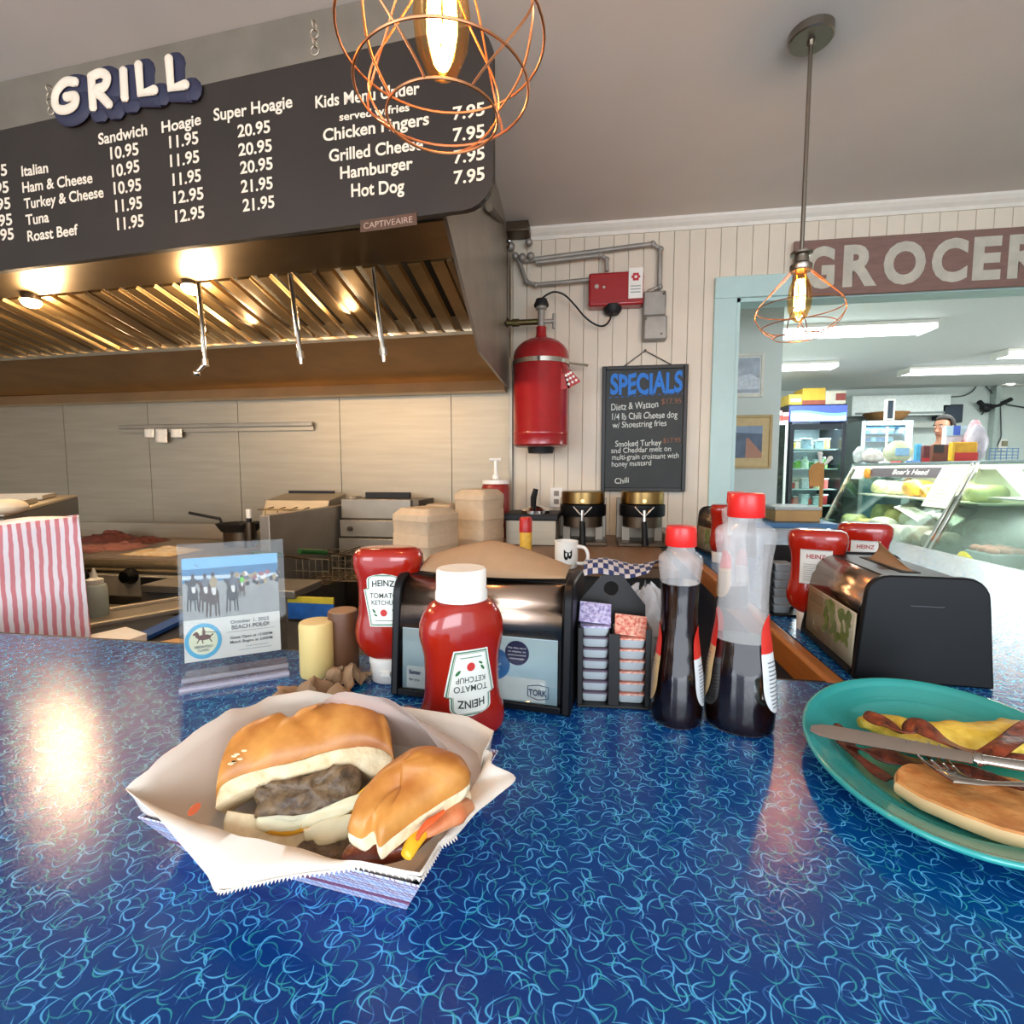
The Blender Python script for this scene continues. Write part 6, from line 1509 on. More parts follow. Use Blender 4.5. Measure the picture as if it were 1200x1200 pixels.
# crumb face of the top half
Lo = [sp(*q) for q in [(253, 948), (262, 940), (280, 930), (300, 922), (330, 916), (362, 906), (395, 900), (422, 903), (440, 908), (455, 903), (462, 898)]]
Lo = [Vector(q) for q in smooth_path([tuple(p) for p in Lo], 6)]
rs = []
for v in range(7):
    t = v/6; rs.append([e.lerp(l, t) + cn_*(0.0015*math.sin(PI*t) + 0.0018*mnoise.noise(e.lerp(l, t)*160)) for e, l in zip(E, Lo)])
rs.append([l - cn_*0.05 for l in Lo])
MB().rings(rs, False, False, closed=False).build('crumb', M_crumb, sw, ang=80)
def slab(name, pix, m, front, back, parent=sw, jit=0.0015, fr=70, smooth_n=4, plane=None, sub=1):
    P = [Vector(q) for q in smooth_path([tuple(sp(x, y)) for x, y in pix+pix[:1]], smooth_n)][:-1]
    c = sum(P, Vector())/len(P); rs = [[q - cn_*back for q in P], [q + cn_*front*0.6 for q in P], [c.lerp(q, 0.93)+cn_*front for q in P], [c.lerp(q, 0.6)+cn_*front*1.05 for q in P], [c.lerp(q, 0.3)+cn_*front for q in P], [c.lerp(q, 0.02)+cn_*front for q in P]]
    b = MB().rings(rs); b.jitter(jit, fr, len(name)); return b.build(name, m, parent, ang=80)
slab('bottom_bun', [(266, 952), (262, 968), (268, 985), (290, 998), (330, 1006), (380, 1010), (430, 1006), (440, 990), (430, 972), (400, 965), (350, 965), (300, 955)], M_crumb, 0.002, 0.055)
slab('patty', [(301, 921), (300, 945), (308, 963), (340, 963), (380, 953), (415, 938), (426, 915), (415, 899), (398, 897), (375, 905), (340, 914)], M_patty, 0.006, 0.045, jit=0.004, fr=110)
slab('egg_white', [(301, 958), (303, 972), (325, 977), (360, 971), (400, 956), (440, 935), (438, 925), (400, 942), (350, 962), (318, 964)], M_white_egg, 0.007, 0.02, jit=0.003, fr=80)
slab('cheese_slice', [(312, 974), (335, 981), (352, 976), (382, 967), (404, 955), (430, 944), (456, 925), (470, 905), (450, 905), (440, 928), (405, 947), (350, 970)], M_cheese, 0.0055, 0.02, jit=0.002, fr=60)
slab('melted_egg', [(355, 972), (385, 960), (410, 955), (420, 970), (405, 985), (375, 992), (355, 985)], M_white_egg, 0.009, 0.02, jit=0.004, fr=70)
slab('lower_patty', [(358, 985), (380, 980), (410, 983), (430, 990), (445, 1000), (435, 1010), (400, 1012), (362, 1010), (345, 1002)], M_patty, 0.008, 0.03, jit=0.004, fr=100)
# sesame / pale flour flecks on the crust
b = MB(); random.seed(9)
for k in range(7):
    i = random.randint(13, 19); j = random.randint(3, 4); q = rows[j][i]; b.ball(q+Vector((0, 0, 0.0006)), (0.0028, 0.0018, 0.0008), 6, 4)
tag(b.build('flour_flecks', mat('flour', 'f0dfb4', 0.8), sw), kind='stuff')
# other half, leaning crust up
s2 = thing('breakfast_sandwich', 'second sandwich half lying crust up at the right of the tray', 'sandwich', tuple(trc + Vector((0.06, 0.0, 0.006))))
def hp3(px, py, z): return on(px, py, z)
top_ = [(408, 972), (414, 952), (424, 936), (446, 912), (470, 894), (492, 884), (520, 883), (543, 892), (550, 912), (520, 932), (492, 951), (458, 979), (444, 990), (438, 970), (424, 980)]
def zt_f(x, y): return 0.088 - 0.00012*(y-883)*1.6 + 0.00004*(x-480)
Pt = [hp3(x, y, zt_f(x, y)) for x, y in top_]
Pt = [Vector(q) for q in smooth_path([tuple(p) for p in Pt+Pt[:1]], 3)][:-1]
cb_ = sum(Pt, Vector())/len(Pt)
def rg_(s, dz): return [Vector((cb_.x+(q.x-cb_.x)*s, cb_.y+(q.y-cb_.y)*s, q.z*0.85+cb_.z*0.15+dz+0.0012*mnoise.noise(q*60))) for q in Pt]
MB().rings([rg_(1.0, -0.004), rg_(1.015, 0.0), rg_(0.95, 0.007), rg_(0.8, 0.012), rg_(0.5, 0.015), rg_(0.05, 0.016)], False, True).build('top_bun', M_crust, s2, ang=80)
MB().rings([rg_(0.93, -0.0145), rg_(0.98, -0.011), rg_(1.005, -0.007), rg_(1.0, -0.0035)], True, False).build('crumb', M_crumb, s2, ang=80)
def roll(name, pts, r, m, seed, zs=0.7, amp=0.002): return lumpy(name, None, None, [on(*q) for q in pts], r, m, zs, amp, 70, seed, parent=s2, seg=14)
roll('sausage_patty', [(405, 1004, 0.030), (440, 997, 0.036), (475, 982, 0.042), (510, 955, 0.048)], [0.010, 0.014, 0.015, 0.012], mat('glazed_meat', '5c2417', 0.3, noise=0.35, ns=60, bump=0.4, c2='8a4028', coat=0.3), 3)
roll('cheese_slice', [(476, 1003, 0.052), (486, 985, 0.056), (497, 966, 0.060), (505, 955, 0.062)], [0.004, 0.0065, 0.0065, 0.003], mat('egg_yolk_yellow', 'e6ab22', 0.35, noise=0.1), 5)
roll('ham_slice', [(496, 975, 0.058), (515, 962, 0.060), (535, 950, 0.062), (550, 944, 0.060)], [0.006, 0.010, 0.011, 0.006], mat('ham_peach', 'd19a6a', 0.5, noise=0.15, ns=40, c2='c2683c'), 8)
roll('bottom_bun', [(500, 940, 0.050), (525, 935, 0.052), (548, 930, 0.050)], [0.010, 0.014, 0.008], M_crumb, 6)
roll('sauce_streak', [(488, 985, 0.063), (503, 965, 0.068), (522, 950, 0.072)], [0.0015, 0.003, 0.0015], mat('orange_sauce', 'd0572a', 0.3), 2)

# ================================================================ CAGE PENDANTS
M_nick = mat('brushed_nickel', '9a9184', 0.28, 1.0, noise=0.05)
M_copper = mat('copper_wire', 'c98a5e', 0.3, 0.9, noise=0.05)
M_bulb = thin_glass('amber_glass', 'ffe2b4', 0.02, 0.35)
M_fil = glow('filament', 'ffb860', 45.0)
def pendant(lb_, x, y, zb_):
    t_ = thing('cage_pendant', lb_, 'pendant lamp', (x, y, zb_), 0, 'copper cage pendants')
    c = Vector((x, y, zb_))
    def q(r, z, a): return c + Vector((r*math.cos(a), r*math.sin(a), z))
    pf = [(0.030, 0.215), (0.052, 0.190), (0.090, 0.150), (0.122, 0.115), (0.134, 0.085), (0.128, 0.060), (0.108, 0.030), (0.072, 0.0)]
    pf = smooth_path([(r, z, 0) for r, z in pf], 5)
    n = 8
    for k in range(n):
        a0 = 2*PI*k/n
        MB().tube([q(r, z, a0 + (0.42*math.sin(PI*(0.215-z)/0.215))*(1 if k % 2 else -1)) for r, z, _ in pf], 0.0016, 6).build('cage_wire', M_copper, t_)
    for r, z in ((0.072, 0.0), (0.112, 0.034), (0.1325, 0.095)): MB().ring(q(0, z, 0), r, 0.0018, 48, None, 6).build('cage_ring', M_copper, t_)
    MB().lathe([(0.0, 0.212), (0.031, 0.212), (0.034, 0.216), (0.034, 0.232), (0.024, 0.240), (0.022, 0.262), (0.034, 0.266), (0.034, 0.272), (0.010, 0.278)], c, 28).build('socket', M_nick, t_)
    MB().lathe([(0.016, 0.215), (0.018, 0.20), (0.032, 0.165), (0.037, 0.125), (0.034, 0.090), (0.022, 0.060), (0.006, 0.048)], c, 28).build('bulb', M_bulb, t_)
    b = MB()
    for k in range(6):
        a0 = 2*PI*k/6; b.tube([q(0.009, 0.185, a0), q(0.014, 0.15, a0+0.2), q(0.012, 0.088, a0+0.5)], 0.0050, 8)
    fo = b.build('filament', M_fil, t_)
    MB().cyl(q(0, 0.272, 0), (x, y, CEIL-0.028), 0.0065, 12).build('rod', M_nick, t_)
    MB().lathe([(0.010, -0.045), (0.012, -0.030), (0.062, -0.030), (0.066, -0.026), (0.066, -0.001)], (x, y, CEIL), 36).build('canopy', M_nick, t_)
    light('pendant_bulb', 'POINT', c+Vector((0, 0, 0.125)), 6, (1.0, 0.68, 0.40), radius=0.02)
p = at(519, 140, Z=1.838); 
pendant('large copper cage pendant glowing nearest above the bar', p.x, p.y, 1.838)
p = at(935, 395, Z=1.825)
pendant('smaller looking copper cage pendant on a rod before the grocery sign', p.x, p.y, 1.825)
pendant('third copper cage pendant further left along the bar', -1.45, 0.70, 1.83)
# ================================================================ DELI ROOM
M_tube = glow('fluorescent_diffuser', 'f4fbff', 3.5)
def fixture(lb_, x0, x1, y0, y1, ph=0.07, e=17):
    f = thing('ceiling_light', lb_, 'ceiling light', ((x0+x1)/2, (y0+y1)/2, DCEIL), 0, 'fluorescent lights of the deli')
    MB().span((x0, y0, DCEIL-0.03), (x1, y1, DCEIL-0.002)).build('housing', M_white, f, bevel=0.003)
    MB().prism([(x0+0.01, y0+0.01, DCEIL-0.03), (x0+0.01, y1-0.01, DCEIL-0.03), (x0+0.01, y1-0.05, DCEIL-ph), (x0+0.01, y0+0.05, DCEIL-ph)], (x1-x0-0.02, 0, 0)).build('diffuser', M_tube, f, smooth=False)
    for xx in (x0-0.012, x1): MB().span((xx, y0, DCEIL-ph-0.004), (xx+0.012, y1, DCEIL-0.002)).build('end_cap', M_white, f, bevel=0.003)
    light('fluorescent_tube', 'AREA', ((x0+x1)/2, (y0+y1)/2, DCEIL-ph-0.01), e, (0.90, 1.0, 0.98), (0, 0, 0), x1-x0, y1-y0)
a, b = at(908, 393, Z=DCEIL-0.06), at(1078, 391, Z=DCEIL-0.06); fixture('nearest fluorescent ceiling light behind the small pendant', a.x-0.15, b.x, a.y-0.10, a.y+0.18)
a, b = at(905, 433, Z=DCEIL-0.06), at(974, 432, Z=DCEIL-0.06); fixture('left fluorescent ceiling light above the drinks fridge', b.x-1.3, b.x, a.y-0.12, a.y+0.12)
a, b = at(1060, 438, Z=DCEIL-0.06), at(1215, 432, Z=DCEIL-0.06); fixture('long fluorescent ceiling light at the far right of the deli', a.x, b.x+0.3, a.y-0.12, a.y+0.14)
a, b = at(1172, 418, Z=DCEIL-0.06), at(1240, 412, Z=DCEIL-0.06); fixture('fluorescent ceiling light cut by the right picture edge', a.x, a.x+1.3, a.y-0.12, a.y+0.12)
light('deli_window', 'AREA', (6.0, 4.0, 1.6), 30, (0.92, 1.0, 0.98), (R(90), 0, R(75)), 1.5, 1.2)

# framed pictures on the end of the deli partition
def picture(name, lb_, x0, y0, x1, y1, frm, matc, kind):
    Y = 3.92
    A, B = at(x0, y0, Y=Y-0.012), at(x1, y1, Y=Y-0.012)
    t_ = thing(name, lb_, 'picture', ((A.x+B.x)/2, Y-0.01, B.z)); w_ = B.x-A.x; h_ = A.z-B.z; fw = 0.018
    for q0, q1 in (((A.x, B.z), (A.x+fw, A.z)), ((B.x-fw, B.z), (B.x, A.z)), ((A.x+fw, B.z), (B.x-fw, B.z+fw)), ((A.x+fw, A.z-fw), (B.x-fw, A.z))):
        MB().span((q0[0], Y-0.022, q0[1]), (q1[0], Y-0.001, q1[1])).build('frame_bar', frm, t_, bevel=0.002)
    MB().span((A.x+fw, Y-0.010, B.z+fw), (B.x-fw, Y-0.001, A.z-fw)).build('mat_board', matc, t_, smooth=False)
    m0, m1, n0, n1 = A.x+w_*0.22, B.x-w_*0.20, B.z+h_*0.2, A.z-h_*0.2
    if kind == 0: m0, m1, n0, n1 = A.x+w_*0.15, B.x-w_*0.12, B.z+h_*0.1, A.z-h_*0.1
    MB().span((m0, Y-0.012, n0), (m1, Y-0.0101, n1)).build('print', mat('print_blue_grey' if kind else 'print_pale', '4a5a6e' if kind else 'a4aeb8', 0.4, noise=0.3, ns=12), t_, smooth=False)
    if kind:
        ww, hh = m1-m0, n1-n0
        MB().prism([(m0+ww*0.40, Y-0.0125, n0), (m1, Y-0.0125, n0), (m1, Y-0.0125, n0+hh*0.15), (m0+ww*0.5, Y-0.0125, n0+hh*0.62), (m0+ww*0.42, Y-0.0125, n0+hh*0.62)], (0, 0.0004, 0)).build('boardwalk_print', mat('print_orange', 'a8745a', 0.4), t_, smooth=False)
        MB().prism([(m0, Y-0.0125, n0+hh*0.8), (m1, Y-0.0125, n0+hh*0.75), (m1, Y-0.0125, n1), (m0, Y-0.0125, n1)], (0, 0.0004, 0)).build('sky_print', mat('print_sky2', '7f93a8', 0.4), t_, smooth=False)
    else:
        ww, hh = m1-m0, n1-n0
        MB().prism([(m0, Y-0.0125, n0+hh*0.1), (m1, Y-0.0125, n0+hh*0.1), (m1, Y-0.0125, n0+hh*0.4), (m0+ww*0.6, Y-0.0125, n0+hh*0.55), (m0, Y-0.0125, n0+hh*0.45)], (0, 0.0004, 0)).build('wave_print', mat('print_wave', 'c8d0d6', 0.4, noise=0.2, ns=40), t_, smooth=False)
picture('framed_picture', 'pale seascape picture in a cream frame, upper on the doorway wall', 857, 415, 894, 465, mat('cream_frame', 'd8d6c8', 0.4), mat('mat_white', 'dcded8', 0.5), 0)
picture('framed_picture', 'boardwalk picture in a wide tan mat, lower on the doorway wall', 850, 487, 903, 549, mat('tan_frame', 'b59a62', 0.4), mat('tan_mat', 'cbb27e', 0.5), 1)

def bxt(name, lb_, cat, px0, py0, px1, py1, Y, dep, c, group=None, extra=None, zbase=None, m=None, bev=0.006, rough=0.5):
    A, B = at(px0, py0, Y=Y), at(px1, py1, Y=Y); zb = zbase if zbase is not None else B.z
    t_ = thing(name, lb_, cat, ((A.x+B.x)/2, Y+dep/2, zb), 0, group)
    MB().span((A.x, Y, zb), (B.x, Y+dep, A.z)).build('body', m or mat('paint_'+c, c, rough, noise=0.12, ns=10), t_, bevel=bev)
    if extra:
        for i, (u0, v0, u1, v1, cc_) in enumerate(extra):
            MB().span((A.x+(B.x-A.x)*u0, Y-0.004-0.001*i, zb+(A.z-zb)*v0), (A.x+(B.x-A.x)*u1, Y-0.0005, zb+(A.z-zb)*v1)).build('printed_panel', mat('paint_'+cc_, cc_, 0.5, noise=0.12, ns=18), t_, smooth=False)
    return t_
def wordon(t_, txt, px0, py0, px1, py1, Y, hpx, c, bold=0.02):
    p0, p1 = at(px0, py0, Y=Y), at(px1, py1, Y=Y); h = (at(px0, py0-hpx, Y=Y)-p0).length
    text_on(MB(), txt, p0, p1, (0, 0, 1), h, bold, lift=0.001).build('lettering', mat('ink_'+c, c, 0.5), t_, smooth=False)

# drinks fridge
FY = 7.0; A, B = at(925, 474, Y=FY), at(994, 474, Y=FY); 
fr = thing('display_fridge', 'tall black glass-door fridge with a blue wave header and stocked shelves', 'fridge', ((A.x+B.x)/2, FY+0.35, 0))
x0, x1, zt = A.x, B.x, A.z; zh = at(950, 494, Y=FY).z; zf = 0.12
M_fblk = mat('fridge_black', '1a2026', 0.35)
MB().span((x0, FY+0.02, 0.0), (x0+0.05, FY+0.7, zt)).build('side', M_fblk, fr, bevel=0.004); MB().span((x1-0.05, FY+0.02, 0.0), (x1, FY+0.7, zt)).build('side', M_fblk, fr, bevel=0.004)
MB().span((x0+0.05, FY+0.66, 0.0), (x1-0.05, FY+0.7, zt)).build('back', mat('fridge_inside', 'dfe9ec', 0.4), fr); MB().span((x0+0.05, FY+0.05, zt-0.02), (x1-0.05, FY+0.66, zt)).build('roof', M_fblk, fr); MB().span((x0+0.05, FY+0.02, 0), (x1-0.05, FY+0.66, zf)).build('plinth', M_fblk, fr)
hd = MB().span((x0+0.01, FY-0.01, zh), (x1-0.01, FY+0.05, zt-0.02)).build('header', mat('header_blue', '4656b4', 0.3, emit='4656b4', es=0.5), fr, bevel=0.004)
W_, H_ = x1-x0-0.04, zt-0.02-zh
def wv(u, k, a): return k + a*math.sin(u*5.2+0.6)
for k_, a_, c_ in ((0.60, 0.10, '77b9dc'), (0.42, 0.12, 'd5e6ee'), (0.18, 0.08, '9fc3d6')):
    b = MB(); pts = [Vector((x0+0.02+W_*i/16, FY-0.012-0.001*(1-k_), zh+H_*max(0.02, min(0.98, wv(i/16, k_, a_))))) for i in range(17)]
    b.rings([pts, [Vector((p.x, p.y, zh+0.004)) for p in pts]], False, False, closed=False); b.build('wave_print', mat('wave_'+c_, c_, 0.3, emit=c_, es=0.3), fr, smooth=False)
dx0, dx1 = at(931, 500, Y=FY).x, at(987, 500, Y=FY).x
for q0, q1 in (((dx0-0.05, zf), (dx0, zh-0.03)), ((dx1, zf), (dx1+0.05, zh-0.03)), ((dx0, zh-0.10), (dx1, zh-0.03)), ((dx0, zf), (dx1, zf+0.07))): MB().span((q0[0], FY-0.01, q0[1]), (q1[0], FY+0.03, q1[1])).build('door_frame', M_fblk, fr, bevel=0.003)
MB().span((dx0, FY, zf+0.07), (dx1, FY+0.006, zh-0.10)).build('door_glass', thin_glass('fridge_glass', 'e8f4f2', 0.02, 0.5), fr, smooth=False)
shz = [at(950, y, Y=FY+0.1).z for y in (526, 549, 573, 592)] + [0.75, 0.45]
for z in shz: MB().span((x0+0.055, FY+0.06, z-0.012), (x1-0.055, FY+0.62, z)).build('shelf', mat('shelf_white', 'e6eef0', 0.4), fr)
light('fridge_lamp', 'AREA', ((x0+x1)/2, FY+0.12, zh-0.06), 4, (0.88, 0.97, 1.0), (0, 0, 0), 0.5, 0.1)
light('fridge_lamp', 'AREA', (x1-0.07, FY+0.12, 1.5), 2, (0.88, 0.97, 1.0), (0, R(90), 0), 0.9, 0.05)
random.seed(21)
pal = [['c9a24a', 'd9cdb0', '6f7f8a', 'b8b8b0', '8a9aa0'], ['5f8f3c', '7fae4a', 'cfd8c0', '4a7a38', 'e0e4da'], ['c04a48', 'd9c9c0', 'b0b4b8', 'a84038', 'cdbf9a'], ['b33a3a', 'd88a80', 'c9ced2', 'c8524a', 'a8b4b8'], ['8a7a5a', 'c8b890', '9aa4a8'], ['7a8a94', 'b0a890', '5f7080']]
kinds = ['yellow', 'green', 'pink', 'red', 'tan', 'grey']; shelfn = ['top', 'second', 'third', 'fourth', 'fifth', 'bottom']
def jar(name, lb_, cat, x, y, z, r, h, c, grp, flatp=False):
    t_ = thing(name, lb_, cat, (x, y, z), random.random()*0.3, grp)
    m = mat('food_'+c, c, 0.4, noise=0.25, ns=30)
    if flatp: MB().box((0, 0, h*0.4), (r*2.2, r*1.8, h*0.8)).build('tub', m, t_, local=True, bevel=r*0.25); MB().box((0, 0, h*0.86), (r*2.35, r*1.95, h*0.12)).build('lid', mat('tub_lid', 'd9dfe0', 0.35), t_, local=True, bevel=0.003)
    else: MB().lathe([(r*0.9, 0), (r, 0.005), (r, h*0.68), (r*0.5, h*0.8), (r*0.5, h*0.86)], seg=14).build('bottle', m, t_, local=True); MB().lathe([(r*0.55, h*0.86), (r*0.55, h)], seg=12).build('lid', mat('tub_lid', 'd9dfe0'), t_, local=True)
    return t_
pos = ['far left', 'left', 'centre left', 'centre right', 'right', 'far right']
for si, z in enumerate(shz[:4]):
    for k in range(6):
        c_ = pal[si][k % len(pal[si])]; x = x0+0.09 + (x1-x0-0.20)*(k+0.3)/6
        jar('food_tub' if (k+si) % 3 else 'bottle', '%s item on the %s shelf of the black drinks fridge' % (pos[k], shelfn[si]), 'food', x, FY+0.17+0.04*(k % 2), z+0.001, 0.040+0.004*(k % 3), 0.10+0.05*((k*7+si*3) % 3)/2, c_, 'goods in the drinks fridge', (k+si) % 3 != 0)
# cartons on the fridge
zt_f_ = zt
for i, (a0, a1, t0, c, ex, lb_, w_) in enumerate([(925, 940, 462, 'c9a84c', [(0.1, 0.3, 0.9, 0.6, 'd9cdb0')], 'slanting yellow carton at the left on the fridge top', None), (941, 967, 455, 'd6ae3c', [(0.0, 0.0, 1.0, 0.28, '9a5140')], 'yellow and red snack carton lying on the fridge top', 'Bunny'), (968, 991, 458, 'c9c3b0', [(0.5, 0.3, 0.98, 0.8, '8c3f38')], 'white and brown carton at the right on the fridge top', 'snack')]):
    t_ = bxt('carton', lb_, 'carton', a0, t0, a1, 474, FY+0.1+0.0, 0.3, c, 'cartons on the drinks fridge', ex, zbase=zt+0.001)
p = at(977, 452, Y=FY+0.2)
# red-white small cooler left of the fridge with stacked packs
A, B = at(909, 493, Y=6.9), at(924, 493, Y=6.9)
cl = thing('white_cooler', 'narrow white cooler cabinet with dark glass left of the drinks fridge', 'cooler', ((A.x+B.x)/2, 7.1, 0))
MB().span((A.x-0.45, 6.9, 0), (B.x, 7.4, A.z)).build('body', mat('cooler_white', 'd2dbd6', 0.4), cl, bevel=0.006)
g0, g1 = at(909, 498, Y=6.89), at(916, 600, Y=6.89)
MB().span((g0.x-0.3, 6.885, max(0.3, g1.z)), (g1.x, 6.898, g0.z)).build('dark_glass', mat('dark_glass', '17201e', 0.15), cl)
for i, (a0, a1, t0, lb_) in enumerate([(909, 917, 481, 'left red and white pack on the white cooler'), (917, 925, 483, 'right red and white pack on the white cooler')]):
    bxt('snack_pack', lb_, 'pack', a0, t0, a1-0.5, 493, 6.95, 0.2, 'b8423c', 'packs on the white cooler', [(0.1, 0.55, 0.9, 0.95, 'e4e0dc')], zbase=A.z+0.001)
# second fridge
GY = 7.85; A, B = at(1010, 493, Y=GY), at(1071, 491, Y=GY); zt2_ = A.z
f2_ = thing('display_fridge', 'farther silver-framed glass fridge with blue lit shelves', 'fridge', ((A.x+B.x)/2, GY+0.2, 0))
M_fs = mat('fridge_silver', 'a7b4b6', 0.35, 0.4)
for q0, q1 in (((A.x, 0), (A.x+0.06, zt2_)), ((B.x-0.10, 0), (B.x, zt2_)), ((A.x+0.06, zt2_-0.07), (B.x-0.10, zt2_)), ((A.x+0.06, 0), (B.x-0.1, 0.2))): MB().span((q0[0], GY, q0[1]), (q1[0], GY+0.45, q1[1])).build('frame', M_fs, f2_, bevel=0.004)
MB().span((A.x+0.06, GY+0.42, 0.2), (B.x-0.1, GY+0.45, zt2_-0.07)).build('back', mat('fridge_back_blue', '8fb6c8', 0.5), f2_)
MB().span((A.x+0.06, GY+0.01, 0.2), (B.x-0.1, GY+0.016, zt2_-0.07)).build('door_glass', thin_glass('fridge_glass'), f2_, smooth=False)
sz2 = [at(1040, y, Y=GY+0.1).z for y in (500, 508, 517, 530)]
for i, z in enumerate(sz2):
    MB().span((A.x+0.065, GY+0.05, z-0.01), (B.x-0.105, GY+0.4, z)).build('shelf', mat('shelf_blue', '6f9cc4', 0.4), f2_)
    for k in range(5):
        if i == 0 and k > 9: continue
        c_ = [['8a4036', 'b08a50', '8a4036', '9a7048', 'a03a36'], ['4a6aa0', 'c8d4dc', '4a6aa0', '8a9aa8', '3c5a92'], ['3a5a9a', 'a8c4d4', '5a7ab0', '3a5a9a', '94b0c4'], ['a8c0cc', '5a7a9a', 'c0ccd2', '4a6a8a', '90a8b4']][i][k]
        x = A.x+0.12+(B.x-A.x-0.30)*(k+0.5)/5
        jar('food_tub', '%s pack on the %s shelf of the far silver fridge' % (pos[k], shelfn[i]), 'food', x, GY+0.16, z+0.001, 0.038, 0.07, c_, 'goods in the silver fridge', True)
light('fridge_lamp', 'AREA', ((A.x+B.x)/2, GY+0.1, zt2_-0.1), 3, (0.7, 0.88, 1.0), (0, 0, 0), 0.5, 0.08)
# wicker basket on it
p = at(1042, 491, Y=GY+0.15)
bs = thing('wicker_basket', 'wide brown wicker basket on top of the far silver fridge', 'basket', (p.x, GY+0.2, zt2_+0.001))
M_wick = mat('wicker', '8a6238', 0.7, noise=0.25, ns=60, bump=0.5)
rr_ = [(0.17, 0.0), (0.21, 0.03), (0.245, 0.07), (0.27, 0.115), (0.26, 0.115), (0.235, 0.07), (0.20, 0.035), (0.0, 0.01)]
MB().lathe(rr_, (p.x, GY+0.24, zt2_+0.001), 32, cap1=False).build('bowl', M_wick, bs); MB().ring((p.x, GY+0.24, zt2_+0.117), 0.268, 0.010).build('rim', M_wick, bs)
# wall air unit and rail on the deli back wall
A, B = at(995, 465, Y=8.45), at(1108, 487, Y=8.45)
au = thing('air_unit', 'long white box-shaped air unit high on the deli back wall', 'air unit', ((A.x+B.x)/2, 8.5, B.z))
MB().span((A.x, 8.35, B.z), (B.x, 8.59, A.z)).build('casing', mat('unit_white', 'd6ddd8', 0.4), au, bevel=0.01); MB().span((A.x+0.05, 8.345, B.z+0.02), (B.x-0.05, 8.349, B.z+0.05)).build('vent_slot', mat('vent_grey', '7d8682', 0.5), au)
A, B = at(990, 489, Y=8.4), at(1112, 495, Y=8.4)
sf = thing('wall_shelf', 'grey wall shelf running below the white air unit', 'shelf', ((A.x+B.x)/2, 8.45, B.z)); MB().span((A.x, 8.4, B.z), (B.x, 8.59, B.z+0.025)).build('board', mat('shelf_grey', '8b9088', 0.5), sf); MB().span((A.x, 8.4, B.z-0.07), (B.x, 8.415, B.z)).build('edge_strip', mat('shelf_grey2', 'a9aca4', 0.5), sf)
# black wall screen
A, B = at(1105, 474, Y=8.35), at(1128, 495, Y=8.35)
sc_ = thing('wall_speaker', 'black box speaker on the deli back wall above the worker', 'speaker', ((A.x+B.x)/2, 8.45, B.z)); MB().span((A.x, 8.35, B.z), (B.x, 8.59, A.z)).build('cabinet', mat('speaker_dark', '232a33', 0.5), sc_, bevel=0.01); MB().span((A.x+0.03, 8.343, B.z+0.03), (B.x-0.03, 8.349, A.z-0.03)).build('grille', mat('speaker_grille', '2d3742', 0.7), sc_)
# cables
def cable(lb_, pix, r=0.008, Y=8.56, c='3c4444'):
    P = [Vector(q) for q in smooth_path([tuple(at(x, y, Y=Y)) for x, y in pix], 6)]
    return tag(MB().tube(P, r, 6).build('cable', mat('cable_'+c, c, 0.5), loc=tuple(P[-1])), lb_, 'cable', 'loose cables on the deli wall')
cable('cable sagging from the ceiling corner to the white air unit', [(1147, 447), (1140, 458), (1128, 464), (1110, 465)])
cable('long cable running along the top of the deli wall', [(975, 452), (1010, 452), (1060, 450), (1145, 446)])
cable('vertical cable dropping beside the tall column at right', [(1172, 470), (1173, 500), (1172, 515), (1160, 535)])
cable('cable from the black bracket to the right picture edge', [(1150, 486), (1165, 472), (1185, 475), (1215, 480)], 0.011)
cable('thin cable hanging down from the ceiling at the column', [(1150, 447), (1162, 460), (1168, 470)])
p = at(1155, 478, Y=8.5)
br = thing('wall_bracket', 'black wall bracket with a small camera on the far wall', 'bracket', tuple(p)); MB().ball(p, 0.07, 12, 8).tube([p, p+Vector((0.15, 0, 0.03)), p+Vector((0.32, 0.0, 0.12))], 0.03, 8).build('arm', M_blackm, br); MB().cyl(p, p+Vector((-0.12, -0.05, 0.08)), 0.035, 12).build('camera_head', M_blackm, br)
A, B = at(1168, 440, Y=8.5), at(1176, 600, Y=8.5)
tag(MB().span((A.x, 8.48, 0.02), (A.x+0.06, 8.59, DCEIL-0.005)).build('trim_3', mat('trim_greygreen', 'a4b0aa', 0.5), bevel=0.004), kind='structure')
p = at(1183, 446, Y=8.4)
em = thing('emergency_light', 'white emergency light with a round lamp head at the right wall', 'emergency light', tuple(p)); MB().box((p.x+0.1, 8.5, p.z), (0.34, 0.14, 0.12)).build('housing', M_white, em, bevel=0.01); MB().lathe([(0.05, 0), (0.075, 0.06), (0.07, 0.065)], (p.x, 8.43, p.z), 20, Matrix.Rotation(PI/2, 4, 'X')).build('lamp_head', glow('emergency_glow', 'f8f8f0', 1.5), em)
p = at(1180, 521, Y=8.5)
so2 = thing('wall_socket', 'cream wall socket with a plug at the far column', 'socket', tuple(p)); MB().box((p.x, 8.585, p.z), (0.11, 0.02, 0.16)).build('plate', M_white, so2, bevel=0.003); MB().box((p.x+0.01, 8.56, p.z+0.02), (0.06, 0.04, 0.07)).build('plug', mat('plug_tan', '8a8468', 0.5), so2, bevel=0.005)

